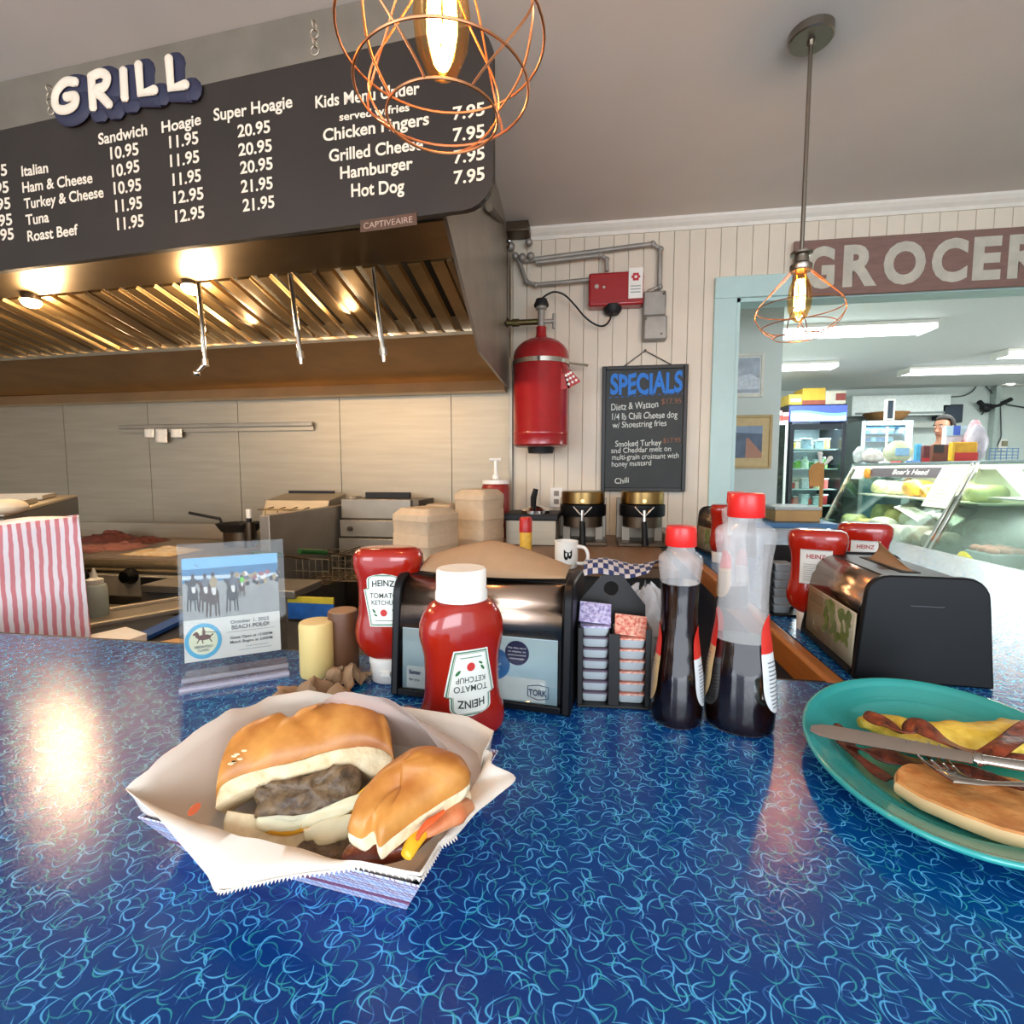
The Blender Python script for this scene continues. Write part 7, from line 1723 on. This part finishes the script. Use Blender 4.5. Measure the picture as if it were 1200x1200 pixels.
# ---- glass deli case running away from us
CX0, CX1, ZB, ZT = 2.66, 2.98, 0.70, 1.425
CY0, CYM, CY1 = 3.30, 4.56, 6.50
CXB = 3.60
M_dg = thin_glass('deli_glass', 'eef5f0', 0.02, 0.45)
M_caser = mat('case_steel', 'a8adaa', 0.25, 0.9, noise=0.08)
M_casew = mat('case_white', '9aa4a8', 0.45, noise=0.04)
case = thing('deli_case', 'long slant-glass deli display case with steel frames and lit shelves', 'display case', (3.1, 4.9, 0))
MB().span((CX0-0.03, CY0, 0), (CXB, CY1, ZB-0.06)).build('base', M_casew, case, bevel=0.01)
MB().span((CX0-0.05, CY0-0.01, ZB-0.06), (CX0+0.02, CY1+0.01, ZB+0.01)).build('bottom_rail', M_caser, case, bevel=0.008)
MB().span((CX0+0.02, CY0, ZB-0.06), (CXB, CY1, ZB-0.02)).build('display_floor', M_casew, case)
MB().span((CX1-0.02, CY0-0.01, ZT), (CXB+0.01, CY1+0.01, ZT+0.03)).build('roof', mat('case_roof', '7b8686', 0.3, 0.3), case, bevel=0.005)
MB().span((CXB-0.02, CY0, ZB-0.02), (CXB, CY1, ZT)).build('back_wall', mat('case_back', 'd8d8c8', 0.45), case)
sd = Vector((CX1-CX0, 0, ZT-ZB)); sn = Vector((-(ZT-ZB), 0, CX1-CX0)).normalized()
for y0, y1 in ((CY0+0.02, CYM-0.05), (CYM+0.05, CY1-0.02)):
    MB().prism([(CX0, y0, ZB+0.01), (CX0, y1, ZB+0.01), (CX1, y1, ZT), (CX1, y0, ZT)], sn*0.008).build('front_glass', M_dg, case, smooth=False)
for yy, wd in ((CY0, 0.03), (CYM-0.05, 0.035), (CYM+0.012, 0.035), (CY1-0.03, 0.03)):
    MB().prism([(CX0, yy, ZB), (CX0, yy+wd, ZB), (CX1, yy+wd, ZT+0.01), (CX1, yy, ZT+0.01)], sn*0.022).build('slanted_frame', M_chrome, case, bevel=0.003)
for yy in (CY0+0.005, CY1-0.012): MB().prism([(CX0+0.02, yy, ZB), (CX1, yy, ZT), (CXB-0.02, yy, ZT), (CXB-0.02, yy, ZB-0.02)], (0, 0.007, 0)).build('end_glass', M_dg, case, smooth=False)
MB().prism([(CX0+0.02, CYM-0.008, ZB), (CX1, CYM-0.008, ZT), (CXB-0.02, CYM-0.008, ZT), (CXB-0.02, CYM-0.008, ZB)], (0, 0.016, 0)).build('divider', thin_glass('divider_glass', 'dfe8e2', 0.03, 0.6), case, smooth=False)
MB().span((CX0+0.36, CYM+0.02, 1.10), (CXB-0.02, CY1-0.03, 1.115)).build('glass_shelf', mat('case_shelf', 'd8dad0', 0.3), case, smooth=False)
MB().span((CX0+0.34, CY0+0.03, 1.16), (CXB-0.02, CYM-0.1, 1.175)).build('glass_shelf', mat('case_shelf', 'c8d6cc'), case, smooth=False)
MB().span((CX1-0.01, CYM+0.05, ZT-0.035), (CX1+0.03, CY1-0.04, ZT-0.005)).build('case_lamp', glow('case_lamp', 'fbffe8', 2.5), case)
MB().span((CX1-0.01, CY0+0.05, ZT-0.035), (CX1+0.03, CYM-0.05, ZT-0.005)).build('case_lamp', glow('case_lamp', 'fbffe8', 2.5), case)
light('case_lamp', 'AREA', (CX1+0.14, (CYM+CY1)/2, ZT-0.04), 16, (1.0, 1.0, 0.90), (0, 0, 0), 0.2, 1.7)
light('case_lamp', 'AREA', (CX1+0.14, (CY0+CYM)/2, ZT-0.04), 11, (0.93, 1.0, 0.93), (0, 0, 0), 0.2, 1.1)
# maker strip with writing on the glass, notices
def onglass(y, v, off=0.012): return Vector((CX0+(CX1-CX0)*v, y, ZB+(ZT-ZB)*v)) + sn*off
def gpatch(name, y0, y1, v0, v1, m, off=0.010, th=0.003):
    return MB().prism([onglass(y0, v0, off), onglass(y1, v0, off), onglass(y1, v1, off), onglass(y0, v1, off)], sn*th).build(name, m, case, smooth=False)
gpatch('maker_strip', 4.92, 6.05, 0.84, 0.965, mat('strip_brown', '54474a', 0.4))
b = MB(); text_on(b, "Boar's Head", onglass(5.62, 0.875, 0.0145), onglass(5.08, 0.875, 0.0145), sd, 0.05, 0.02); b.build('lettering', mat('strip_cream', 'e2dccf', 0.5), case, smooth=False)
gpatch('notice_paper', 4.58, 4.90, 0.50, 0.98, mat('notice_cream', 'dfe3c4', 0.6, noise=0.04), 0.026)
b = MB()
for k in range(9): b.prism([onglass(4.86, 0.90-0.042*k, 0.030), onglass(4.66+0.03*(k % 3), 0.90-0.042*k, 0.030), onglass(4.66+0.03*(k % 3), 0.908-0.042*k, 0.030), onglass(4.86, 0.908-0.042*k, 0.030)], sn*0.0004)
b.build('printed_lines', mat('print_olive', '9fa286', 0.6), case, smooth=False)
gpatch('white_notice', 6.16, 6.38, 0.80, 0.98, mat('notice_white', 'e2e6e2', 0.5), 0.012)
p = onglass(6.08, 0.88, 0.02); MB().ball(p, (0.02, 0.07, 0.06), 14, 8).build('flower_sticker', mat('orange_sticker', 'd58a34', 0.5, noise=0.3, ns=40), case)
gpatch('blue_notice', 5.30, 5.52, 1.0, 1.06, mat('notice_blue', '3a5f9a', 0.5), 0.004); gpatch('red_notice', 5.60, 5.78, 1.0, 1.06, mat('notice_red', 'b84a44', 0.5), 0.004)
# food in the case
random.seed(33)
def lump(name, lb_, cat, x, y, z, dx, dy, dz, c, grp, seed, c2=None, rough=0.45):
    b = MB().ball((0, 0, dz*0.5), (dx/2, dy/2, dz/2), 18, 10)
    for v in b.v:
        v.x = math.copysign(min(abs(v.x)*1.2, dx/2), v.x); v.z = max(0.0, min(dz, (v.z-dz/2)*1.25+dz/2))
    b.jitter(min(dx, dz)*0.10, 9, seed)
    zz = min(v.z for v in b.v)
    for v in b.v: v.z -= zz
    return tag(b.build(name, mat('deli_'+c, c, rough, noise=0.2, ns=22, c2=c2), loc=(x, y, z), local=True), lb_, cat, grp)
rowsY = [4.78, 5.08, 5.38, 5.68, 5.98, 6.24]; fb = ZB-0.018
cnt = 0
cols_up = [('cheese_block', 'cheese', 'd8d49a'), ('cheese_block', 'cheese', 'e2d9a2'), ('cheese_block', 'cheese', 'd99a2c'), ('cheese_block', 'cheese', 'e0a53a'), ('cheese_block', 'cheese', 'e8e2bc'), ('cheese_block', 'cheese', 'cfd0a0')]
whr = ['nearest', 'second nearest', 'third nearest', 'third farthest', 'second farthest', 'farthest']
for k, y in enumerate(rowsY):
    nme, cat, c = cols_up[k]
    lump(nme, '%s cheese piece on the upper shelf of the deli case' % whr[k], cat, 3.22, y+0.02, 1.116, 0.28, 0.22, 0.13+0.02*(k % 2), c, 'cheeses on the upper deli shelf', k)
lowc = [('meat_roll', 'meat', 'c9a9a0', 'pink'), ('meat_roll', 'meat', 'c4a58c', 'tan'), ('meat_roll', 'meat', 'd0b3ac', 'pale pink'), ('wrapped_cheese', 'cheese', 'd8dcc0', 'pale wrapped'), ('wrapped_cheese', 'cheese', 'd6ca7c', 'yellow'), ('wrapped_greens', 'food', 'a8b078', 'green')]
for r_, (xr_, zz_) in enumerate([(2.90, 0.0), (3.20, 0.0)]):
    for k, y in enumerate(rowsY):
        nme, cat, c, cn2 = lowc[k]
        lump(nme, '%s %s piece in the %s row on the deli case floor' % (whr[k], cn2, ['front', 'rear'][r_]), cat, xr_, y, fb+0.001, 0.25, 0.24, 0.17+0.10*r_+0.03*(k % 2), c, '%s row of the deli case floor' % ['front', 'rear'][r_], k+10*r_, c2='e6e2dc' if k < 4 else None)
# clear slanted price boards inside the case
for k, (y0, y1) in enumerate(((4.75, 5.1), (5.2, 5.6))):
    tag(MB().prism([(2.95, y0, 0.88+0.02*k), (2.95, y1, 0.99+0.02*k), (3.14, y1, 1.085), (3.14, y0, 1.05)], (0, 0, 0.006)).build('clear_lid', thin_glass('lid_clear', 'f0f4f4', 0.05, 1.3), loc=(3.05, y0, 0.9), smooth=False), ['clear plastic lid leaning over the nearest pink meats', 'clear plastic lid leaning over the middle cheeses'][k], 'lid')
# near section: shelf goods
for k, (y, c, lb_) in enumerate([(3.55, '98937a', 'grey loaf-shaped roast on the near upper deli shelf'), (3.95, 'b3aa8e', 'pale roast on the near upper deli shelf')]): lump('roast', lb_, 'meat', 3.22, y, 1.176, 0.24, 0.26, 0.09, c, 'roasts on the near deli shelf', 40+k)
for k, (x, y, c, lb_) in enumerate([(2.92, 4.22, 'c96a4a', 'red tomato tray in the near deli case section'), (3.05, 3.85, '8a8f80', 'grey covered pan in the near deli case section'), (2.95, 3.5, 'd3c08a', 'tan dish nearest in the deli case')]):
    t_ = thing('food_pan', lb_, 'food pan', (x, y, fb+0.001)); MB().span((-0.13, -0.13, 0), (0.13, 0.13, 0.10)).build('pan', M_casew, t_, local=True, bevel=0.012)
    for i in range(3):
        for j in range(3): MB().ball((-0.08+0.08*i, -0.08+0.08*j, 0.115), (0.042, 0.042, 0.030), 12, 8).build('food_piece', mat('pan_'+c, c, 0.4, noise=0.2), t_, local=True)
# ribbons and tinsel along the case foot
for k, (px, py, c, lb_) in enumerate([(1108, 655, '4a84d8', 'blue tissue flower on the deli case bottom rail'), (1131, 656, 'd8cf5a', 'yellow tissue flower on the deli case bottom rail')]):
    p = at(px, py, X=CX0-0.06); b = MB(); t_ = thing('tissue_flower', lb_, 'decoration', tuple(p), 0, 'tissue flowers on the case rail')
    b.ball(p, (0.035, 0.055, 0.05), 16, 10).jitter(0.022, 22, k); b.build('petals', mat('tissue_'+c, c, 0.7), t_)
b = MB(); 
for k in range(14):
    p = at(1040+5*k, 642+1.2*k, X=CX0-0.05); b.ball(p, (0.02, 0.04, 0.03), 8, 6)
b.jitter(0.015, 25, 4)
tag(b.build('tinsel_garland', mat('tinsel_green', '7fae9a', 0.4, noise=0.3, ns=60), loc=tuple(at(1070, 650, X=CX0-0.05))), 'pale green tinsel garland along the deli case bottom rail', 'garland', kind='stuff')

# ---- goods standing on the deli case roof
RZ = ZT+0.031
def on_roof(name, lb_, cat, px0, px1, pyt, X, dpt, c, extra=None, grp='goods standing on the deli case', m=None, bev=0.01):
    """box on the case roof: seen between two pixel columns, at distance X from the bar line"""
    Y0 = at((px0+px1)/2, 540, X=X).y
    A, B = at(px0, pyt, Y=Y0), at(px1, 540, Y=Y0)
    t_ = thing(name, lb_, cat, ((A.x+B.x)/2, Y0, RZ), 0, grp)
    MB().span((A.x, Y0, RZ), (B.x, Y0+dpt, A.z)).build('body', m or mat('roof_'+c, c, 0.5, noise=0.15, ns=20), t_, bevel=bev)
    for i, (u0, v0, u1, v1, cc_) in enumerate(extra or []):
        MB().span((A.x+(B.x-A.x)*u0, Y0-0.005-0.001*i, RZ+(A.z-RZ)*v0), (A.x+(B.x-A.x)*u1, Y0-0.0005, RZ+(A.z-RZ)*v1)).build('printed_panel', mat('roof_'+cc_, cc_, 0.5, noise=0.12, ns=18), t_, smooth=False)
    return t_
def soft(name, lb_, px0, px1, pyt, X, c, cat='bag', c2=None, rough=0.35, parts=True, extra=None):
    Y0 = at((px0+px1)/2, 540, X=X).y; A, B = at(px0, pyt, Y=Y0), at(px1, 540, Y=Y0); w_, h_ = B.x-A.x, A.z-RZ
    b = MB().ball((0, 0, h_*0.5), (w_/2, w_*0.3, h_/2), 20, 12)
    for v in b.v: v.z = max(0.0, v.z*1.06-0.03*h_); v.x *= 1.08 if v.z < h_*0.7 else 0.9
    b.jitter(w_*0.05, 14, px0); zz = min(v.z for v in b.v)
    for v in b.v: v.z -= zz
    t_ = thing(name, lb_, cat, ((A.x+B.x)/2, Y0+0.05, RZ), 0, 'goods standing on the deli case')
    b.build('body', mat('soft_'+c, c, rough, noise=0.25, ns=16, c2=c2), t_, local=True)
    if extra: MB().box((0, -w_*0.31, h_*0.5), (w_*0.5, 0.01, h_*0.35)).build('label', mat('soft_'+extra, extra, 0.4), t_, local=True, bevel=0.004)
    return t_
soft('bread_bag', 'white crumpled bag at the far left end of the deli case roof', 1003, 1017, 523, 2.99, 'c8ccc8', c2='8f9494')
soft('bread_bag', 'pale pinkish bread bag beside the white crumpled bag', 1012, 1040, 526, 3.12, 'b8a8a0', c2='dcd6d0', rough=0.3)
soft('coffee_bag', 'pale green wrapped package with a blue label on the deli case', 1040, 1071, 517, 3.15, 'b9bc98', c2='cfd0b0', extra='7fa3bd')
on_roof('carton', 'slim light blue carton on the deli case roof', 'carton', 1074, 1080, 520, 3.16, 0.04, '4f9fc4')
on_roof('carton', 'dark maroon carton with a red badge on the deli case', 'carton', 1082, 1090, 522, 3.16, 0.04, '6a3a3a', [(0.0, 0.0, 0.9, 0.25, 'c23a40')])
on_roof('carton', 'black and brown box in front of the deli worker', 'box', 1094, 1113, 521, 3.17, 0.05, '6b3a28', [(0.0, 0.55, 0.6, 1.0, '2a2320')])
on_roof('carton', 'yellow and red striped carton on the deli case', 'carton', 1116, 1145, 518, 3.12, 0.05, 'd29a1e', [(0.12, 0.0, 1.0, 0.45, 'c2332c'), (0.0, 0.0, 0.1, 1.0, 'e0b030')])
t_ = on_roof('milk_carton', 'white tissue box with a blue top band stacked behind the yellow carton', 'carton', 1109, 1139, 499, 3.34, 0.06, 'd8cdd0', [(0.0, 0.72, 1.0, 1.0, 'b5cfd6'), (0.25, 0.74, 0.5, 1.0, '4a6ac0'), (0.55, 0.3, 0.85, 0.6, 'c4909a')])
# pink-topped grey bag at the right
soft('plastic_bag', 'tall grey plastic bag with a pink top at the right of the cartons', 1139, 1160, 497, 3.28, '9c9aa4', c2='c4b8c0')
soft('tissue_bundle', 'pink tissue poking out above the tall grey plastic bag', 1137, 1156, 492, 3.42, 'd07a88', c2='e8c4c8', cat='tissue')
A = at(1160, 526, X=3.5)
cr = thing('wire_crate', 'blue wire crate standing at the right on the deli case', 'crate', (A.x+0.1, A.y, RZ), 0)
b = MB()
for i in range(6):
    b.tube([(A.x+0.045*i, A.y, RZ), (A.x+0.045*i, A.y, A.z)], 0.004, 5)
for j in range(5): b.tube([(A.x, A.y, RZ+(A.z-RZ)*j/4+0.003), (A.x+0.23, A.y, RZ+(A.z-RZ)*j/4+0.003)], 0.004, 5); 
for j in range(2): b.tube([(A.x+0.225*j, A.y, RZ+0.005), (A.x+0.225*j, A.y+0.2, RZ+0.005)], 0.004, 5)
b.build('wires', mat('wire_blue', '5f7fa0', 0.4), cr)
# scale with display on a pole
p = at(1040, 500, Y=6.0); q = Vector((p.x, 6.0, RZ))
sc2 = thing('scale_display', 'small dark scale display on a thin pole above the deli case', 'scale', (p.x, 6.0, RZ))
MB().cyl(q, p, 0.012, 10).build('pole', M_white, sc2); MB().lathe([(0.06, 0), (0.06, 0.015), (0.015, 0.02)], q, 16).build('foot', M_white, sc2)
zt6 = at(1040, 468, Y=6.0).z; zb6 = at(1040, 493, Y=6.0).z
MB().span((p.x-0.035, 5.96, zb6), (p.x+0.045, 6.02, zt6)).build('display_case', M_white, sc2, bevel=0.006); MB().span((p.x-0.028, 5.953, zb6+0.02), (p.x+0.02, 5.959, zt6-0.02)).build('screen', mat('screen_dark', '3a4450', 0.3), sc2)
# wooden cow-like hand sign and low wooden box on the side counter's end
pz = at(957, 612, Y=3.02)
sg = thing('wooden_sign', 'orange wooden bell-shaped sign on a thin post by the doorway', 'sign', (pz.x, 3.3, TOP))
Y_ = 3.35; stx = at(963, 570, Y=Y_).x
st_ = thing('side_shelf', 'narrow blue ledge with a wooden box beyond the side counter', 'shelf', (at(935, 616, Y=3.4).x, 3.45, 0))
A, B = at(905, 613, Y=3.25), at(985, 613, Y=3.25)
MB().span((A.x-0.1, 3.25, A.z-0.03), (B.x, 3.85, A.z)).build('ledge', mat('ledge_blue', '42719c', 0.4, noise=0.08), st_, bevel=0.004)
MB().span((A.x-0.08, 3.28, 0), (B.x-0.03, 3.8, A.z-0.031)).build('base', M_dwall, st_, smooth=False)
LZ = A.z
A, B = at(909, 594, Y=3.35), at(962, 594, Y=3.35)
wb_ = thing('wooden_box', 'low light wooden box with a clear lid on the blue ledge', 'box', ((A.x+B.x)/2, 3.5, LZ))
MB().span((A.x, 3.35, LZ+0.001), (B.x, 3.65, A.z-0.02)).build('box', mat('box_wood', 'b28a52', 0.5, noise=0.12, ns=8), wb_, bevel=0.003); MB().span((A.x-0.005, 3.345, A.z-0.019), (B.x+0.005, 3.655, A.z)).build('lid', mat('lid_grey', 'a8aba6', 0.25), wb_, bevel=0.003)
sg.location = (stx, Y_+0.33, LZ)
M_osign = mat('orange_wood', 'b8803c', 0.5, noise=0.12, ns=12)
Ys = Y_+0.34
p0 = at(963, 555, Y=Ys)
MB().span((p0.x-0.008, Ys-0.006, LZ), (p0.x+0.012, Ys+0.006, at(963, 545, Y=Ys).z)).build('post', M_osign, sg)
pix = [(949, 570), (948, 552), (952, 545), (960, 541), (966, 543), (966, 570)]
MB().prism([at(x, y, Y=Ys-0.012) for x, y in pix], (0, 0.012, 0)).build('bell_panel', M_osign, sg, bevel=0.002)
for k, (xa, ya, xb, yb) in enumerate([(962, 543, 961, 532), (966, 545, 973, 537)]): a_, b2 = at(xa, ya, Y=Ys-0.01), at(xb, yb, Y=Ys-0.01); MB().tube([a_, b2], [0.008, 0.014], 10).ball(b2, 0.016, 10, 8).build('white_knob', M_white, sg)

# ---- the deli worker behind the case: body grown from connected joints
HX = at(1106, 505, X=3.95); hx, hy = 4.08, HX.y*4.08/3.95
head_top = at(1105, 486, X=4.08).z
wk = thing('person', 'dark-haired worker in a black shirt behind the deli case, facing left', 'person', (hx, hy, 0), R(-62))
def skin_mesh(name, joints, edges, m, parent, root=0, sub=2):
    me = bpy.data.meshes.new(name); o = bpy.data.objects.new(name, me); col.objects.link(o); o.parent = parent
    me.from_pydata([j[:3] for j in joints], edges, []); me.materials.append(m)
    md = o.modifiers.new('skin', 'SKIN'); md.use_smooth_shade = True
    for i, j in enumerate(joints):
        me.skin_vertices[0].data[i].radius = (j[3], j[4] if len(j) > 4 else j[3]); me.skin_vertices[0].data[i].use_root = (i == root)
    s_ = o.modifiers.new('sub', 'SUBSURF'); s_.levels = sub; s_.render_levels = sub
    return o
S_ = head_top/1.78
J = [(0, 0, .95, .15, .11), (0, 0, 1.15, .14, .10), (0, 0, 1.36, .17, .105), (0, 0, 1.47, .06, .055), (0, 0.0, 1.54, .052, .055), (0, -.012, 1.60, .068, .085), (0, -.012, 1.68, .075, .095), (0, 0, 1.74, .055, .075),
     (.19, 0, 1.42, .055), (.24, -.02, 1.15, .042), (.22, -.24, 1.06, .030), (.20, -.32, 1.05, .028), (-.19, 0, 1.42, .055), (-.24, -.02, 1.15, .042), (-.22, -.24, 1.06, .030), (-.20, -.32, 1.05, .028),
     (.09, 0, .88, .085), (.10, -.01, .48, .058), (.10, .02, .09, .042), (.10, -.13, .045, .035), (-.09, 0, .88, .085), (-.10, -.01, .48, .058), (-.10, .02, .09, .042), (-.10, -.13, .045, .035)]
J = [tuple([x*S_ for x in j]) for j in J]
Ed = [(0, 1), (1, 2), (2, 3), (3, 4), (4, 5), (5, 6), (6, 7), (2, 8), (8, 9), (9, 10), (10, 11), (2, 12), (12, 13), (13, 14), (14, 15), (0, 16), (16, 17), (17, 18), (18, 19), (0, 20), (20, 21), (21, 22), (22, 23)]
M_skin = mat('skin', 'c98f72', 0.5, noise=0.05, sss=0.2)
if not hasattr(bpy.types, 'MeshSkinVertexLayer'): pass
def skin_vertices_mesh(name, joints, edges, m, parent, root=0, sub=2):
    bm = bmesh.new(); lay = bm.verts.layers.skin.verify(); vs = []
    for i, j in enumerate(joints):
        v = bm.verts.new(j[:3]); v[lay].radius = (j[3], j[4] if len(j) > 4 else j[3]); v[lay].use_root = (i == root); vs.append(v)
    for a_, b2 in edges: bm.edges.new((vs[a_], vs[b2]))
    me = bpy.data.meshes.new(name); bm.to_mesh(me); bm.free(); me.materials.append(m)
    o = bpy.data.objects.new(name, me); col.objects.link(o); o.parent = parent
    md = o.modifiers.new('skin', 'SKIN'); md.use_smooth_shade = True
    s_ = o.modifiers.new('sub', 'SUBSURF'); s_.levels = sub; s_.render_levels = sub
    return o
skin_vertices_mesh('body', J, Ed, M_skin, wk)
for side in (1, -1):       # hands: palm, four fingers, thumb
    w0 = Vector((side*.20, -.32, 1.05))*S_; hj = [(*w0, .024*S_, .018*S_), (*(w0+Vector((0, -.05, -.005))*S_), .034*S_, .014*S_), (*(w0+Vector((0, -.085, -.01))*S_), .034*S_, .012*S_)]; he = [(0, 1), (1, 2)]
    for i in range(4):
        x = (-.027+.018*i); L_f = (.062, .072, .068, .055)[i]; n0 = len(hj)
        hj += [(*(w0+Vector((x, -.095, -.01))*S_), .009*S_), (*(w0+Vector((x*1.1, -.095-L_f*.55, -.018))*S_), .008*S_), (*(w0+Vector((x*1.1, -.095-L_f*.9, -.04))*S_), .007*S_)]; he += [(2, n0), (n0, n0+1), (n0+1, n0+2)]
    n0 = len(hj); hj += [(*(w0+Vector((-side*.042, -.055, -.01))*S_), .011*S_), (*(w0+Vector((-side*.058, -.09, -.02))*S_), .009*S_)]; he += [(1, n0), (n0, n0+1)]
    skin_vertices_mesh('hand', hj, he, M_skin, wk, 0, 1)
M_shirt = mat('black_shirt', '24252a', 0.8, noise=0.1); M_hair = mat('dark_brown_hair', '1c130d', 0.85, noise=0.3, ns=60, stretch=(1, 1, 6))
sj = [j[:3]+tuple(x*1.13 for x in j[3:]) for j in J]
skin_vertices_mesh('shirt', [sj[0], sj[1], sj[2], (0, 0, 1.445*S_, .075*S_, .07*S_), sj[8], (.225*S_, -.01*S_, 1.25*S_, .056*S_), sj[12], (-.225*S_, -.01*S_, 1.25*S_, .056*S_)], [(0, 1), (1, 2), (2, 3), (2, 4), (4, 5), (2, 6), (6, 7)], M_shirt, wk)
skin_vertices_mesh('trousers', [(0, 0, .97*S_, .155*S_, .12*S_), (.09*S_, 0, .88*S_, .098*S_), (.10*S_, -.01*S_, .48*S_, .07*S_), (.10*S_, .02*S_, .11*S_, .06*S_), (-.09*S_, 0, .88*S_, .098*S_), (-.10*S_, -.01*S_, .48*S_, .07*S_), (-.10*S_, .02*S_, .11*S_, .06*S_)], [(0, 1), (1, 2), (2, 3), (0, 4), (4, 5), (5, 6)], mat('dark_trousers', '2b2d36', 0.8), wk)
hc_ = Vector((0, .005, 1.665))*S_
b = MB().ball(hc_, (0.086*S_, 0.108*S_, 0.118*S_), 24, 16)
b.v = [v for v in b.v]
for v in b.v:
    if v.y < hc_.y-0.045*S_ and v.z < hc_.z+0.055*S_: v.y += 0.05*S_; v.x *= 0.75
    if v.z < hc_.z-0.03*S_: v.z = hc_.z-0.03*S_ + (v.z-hc_.z+0.03*S_)*0.3; v.x *= 0.85
b.jitter(0.006, 60, 3); b.build('hair', M_hair, wk, local=True)
MB().prism([(-.010*S_, -.105*S_, 1.60*S_), (.010*S_, -.105*S_, 1.60*S_), (.004*S_, -.100*S_, 1.655*S_), (-.004*S_, -.100*S_, 1.655*S_)], (0, 0.03*S_, 0)).add([(0, -.128*S_, 1.605*S_), (-.012*S_, -.10*S_, 1.60*S_), (.012*S_, -.10*S_, 1.60*S_), (0, -.10*S_, 1.655*S_)], [(0, 1, 2), (0, 2, 3), (0, 3, 1), (1, 3, 2)]).build('nose', M_skin, wk, local=True)
for sg_ in (1, -1):
    MB().ball((sg_*.030*S_, -.100*S_, 1.650*S_), (.012*S_, .007*S_, .007*S_), 12, 8).build('eye', mat('eye_white', 'e8e4de', 0.3), wk, local=True)
    MB().ball((sg_*.030*S_, -.106*S_, 1.650*S_), (.005*S_, .003*S_, .005*S_), 10, 6).build('iris', mat('iris', '2a1c14', 0.3), wk, local=True)
    MB().tube([(sg_*.015*S_, -.106*S_, 1.668*S_), (sg_*.046*S_, -.098*S_, 1.670*S_)], 0.004*S_, 6).build('eyebrow', M_hair, wk, local=True)
    MB().ball((sg_*.080*S_, 0.0, 1.635*S_), (.010*S_, .020*S_, .032*S_), 12, 8).build('ear', M_skin, wk, local=True)
    MB().ball((sg_*.10*S_, -.06*S_, .042*S_), (.05*S_, .13*S_, .042*S_), 16, 8).build('shoe', M_blackm, wk, local=True)
MB().ball((0, -.100*S_, 1.575*S_), (.024*S_, .008*S_, .007*S_), 12, 6).build('mouth', mat('lips', 'a8605a', 0.5), wk, local=True)
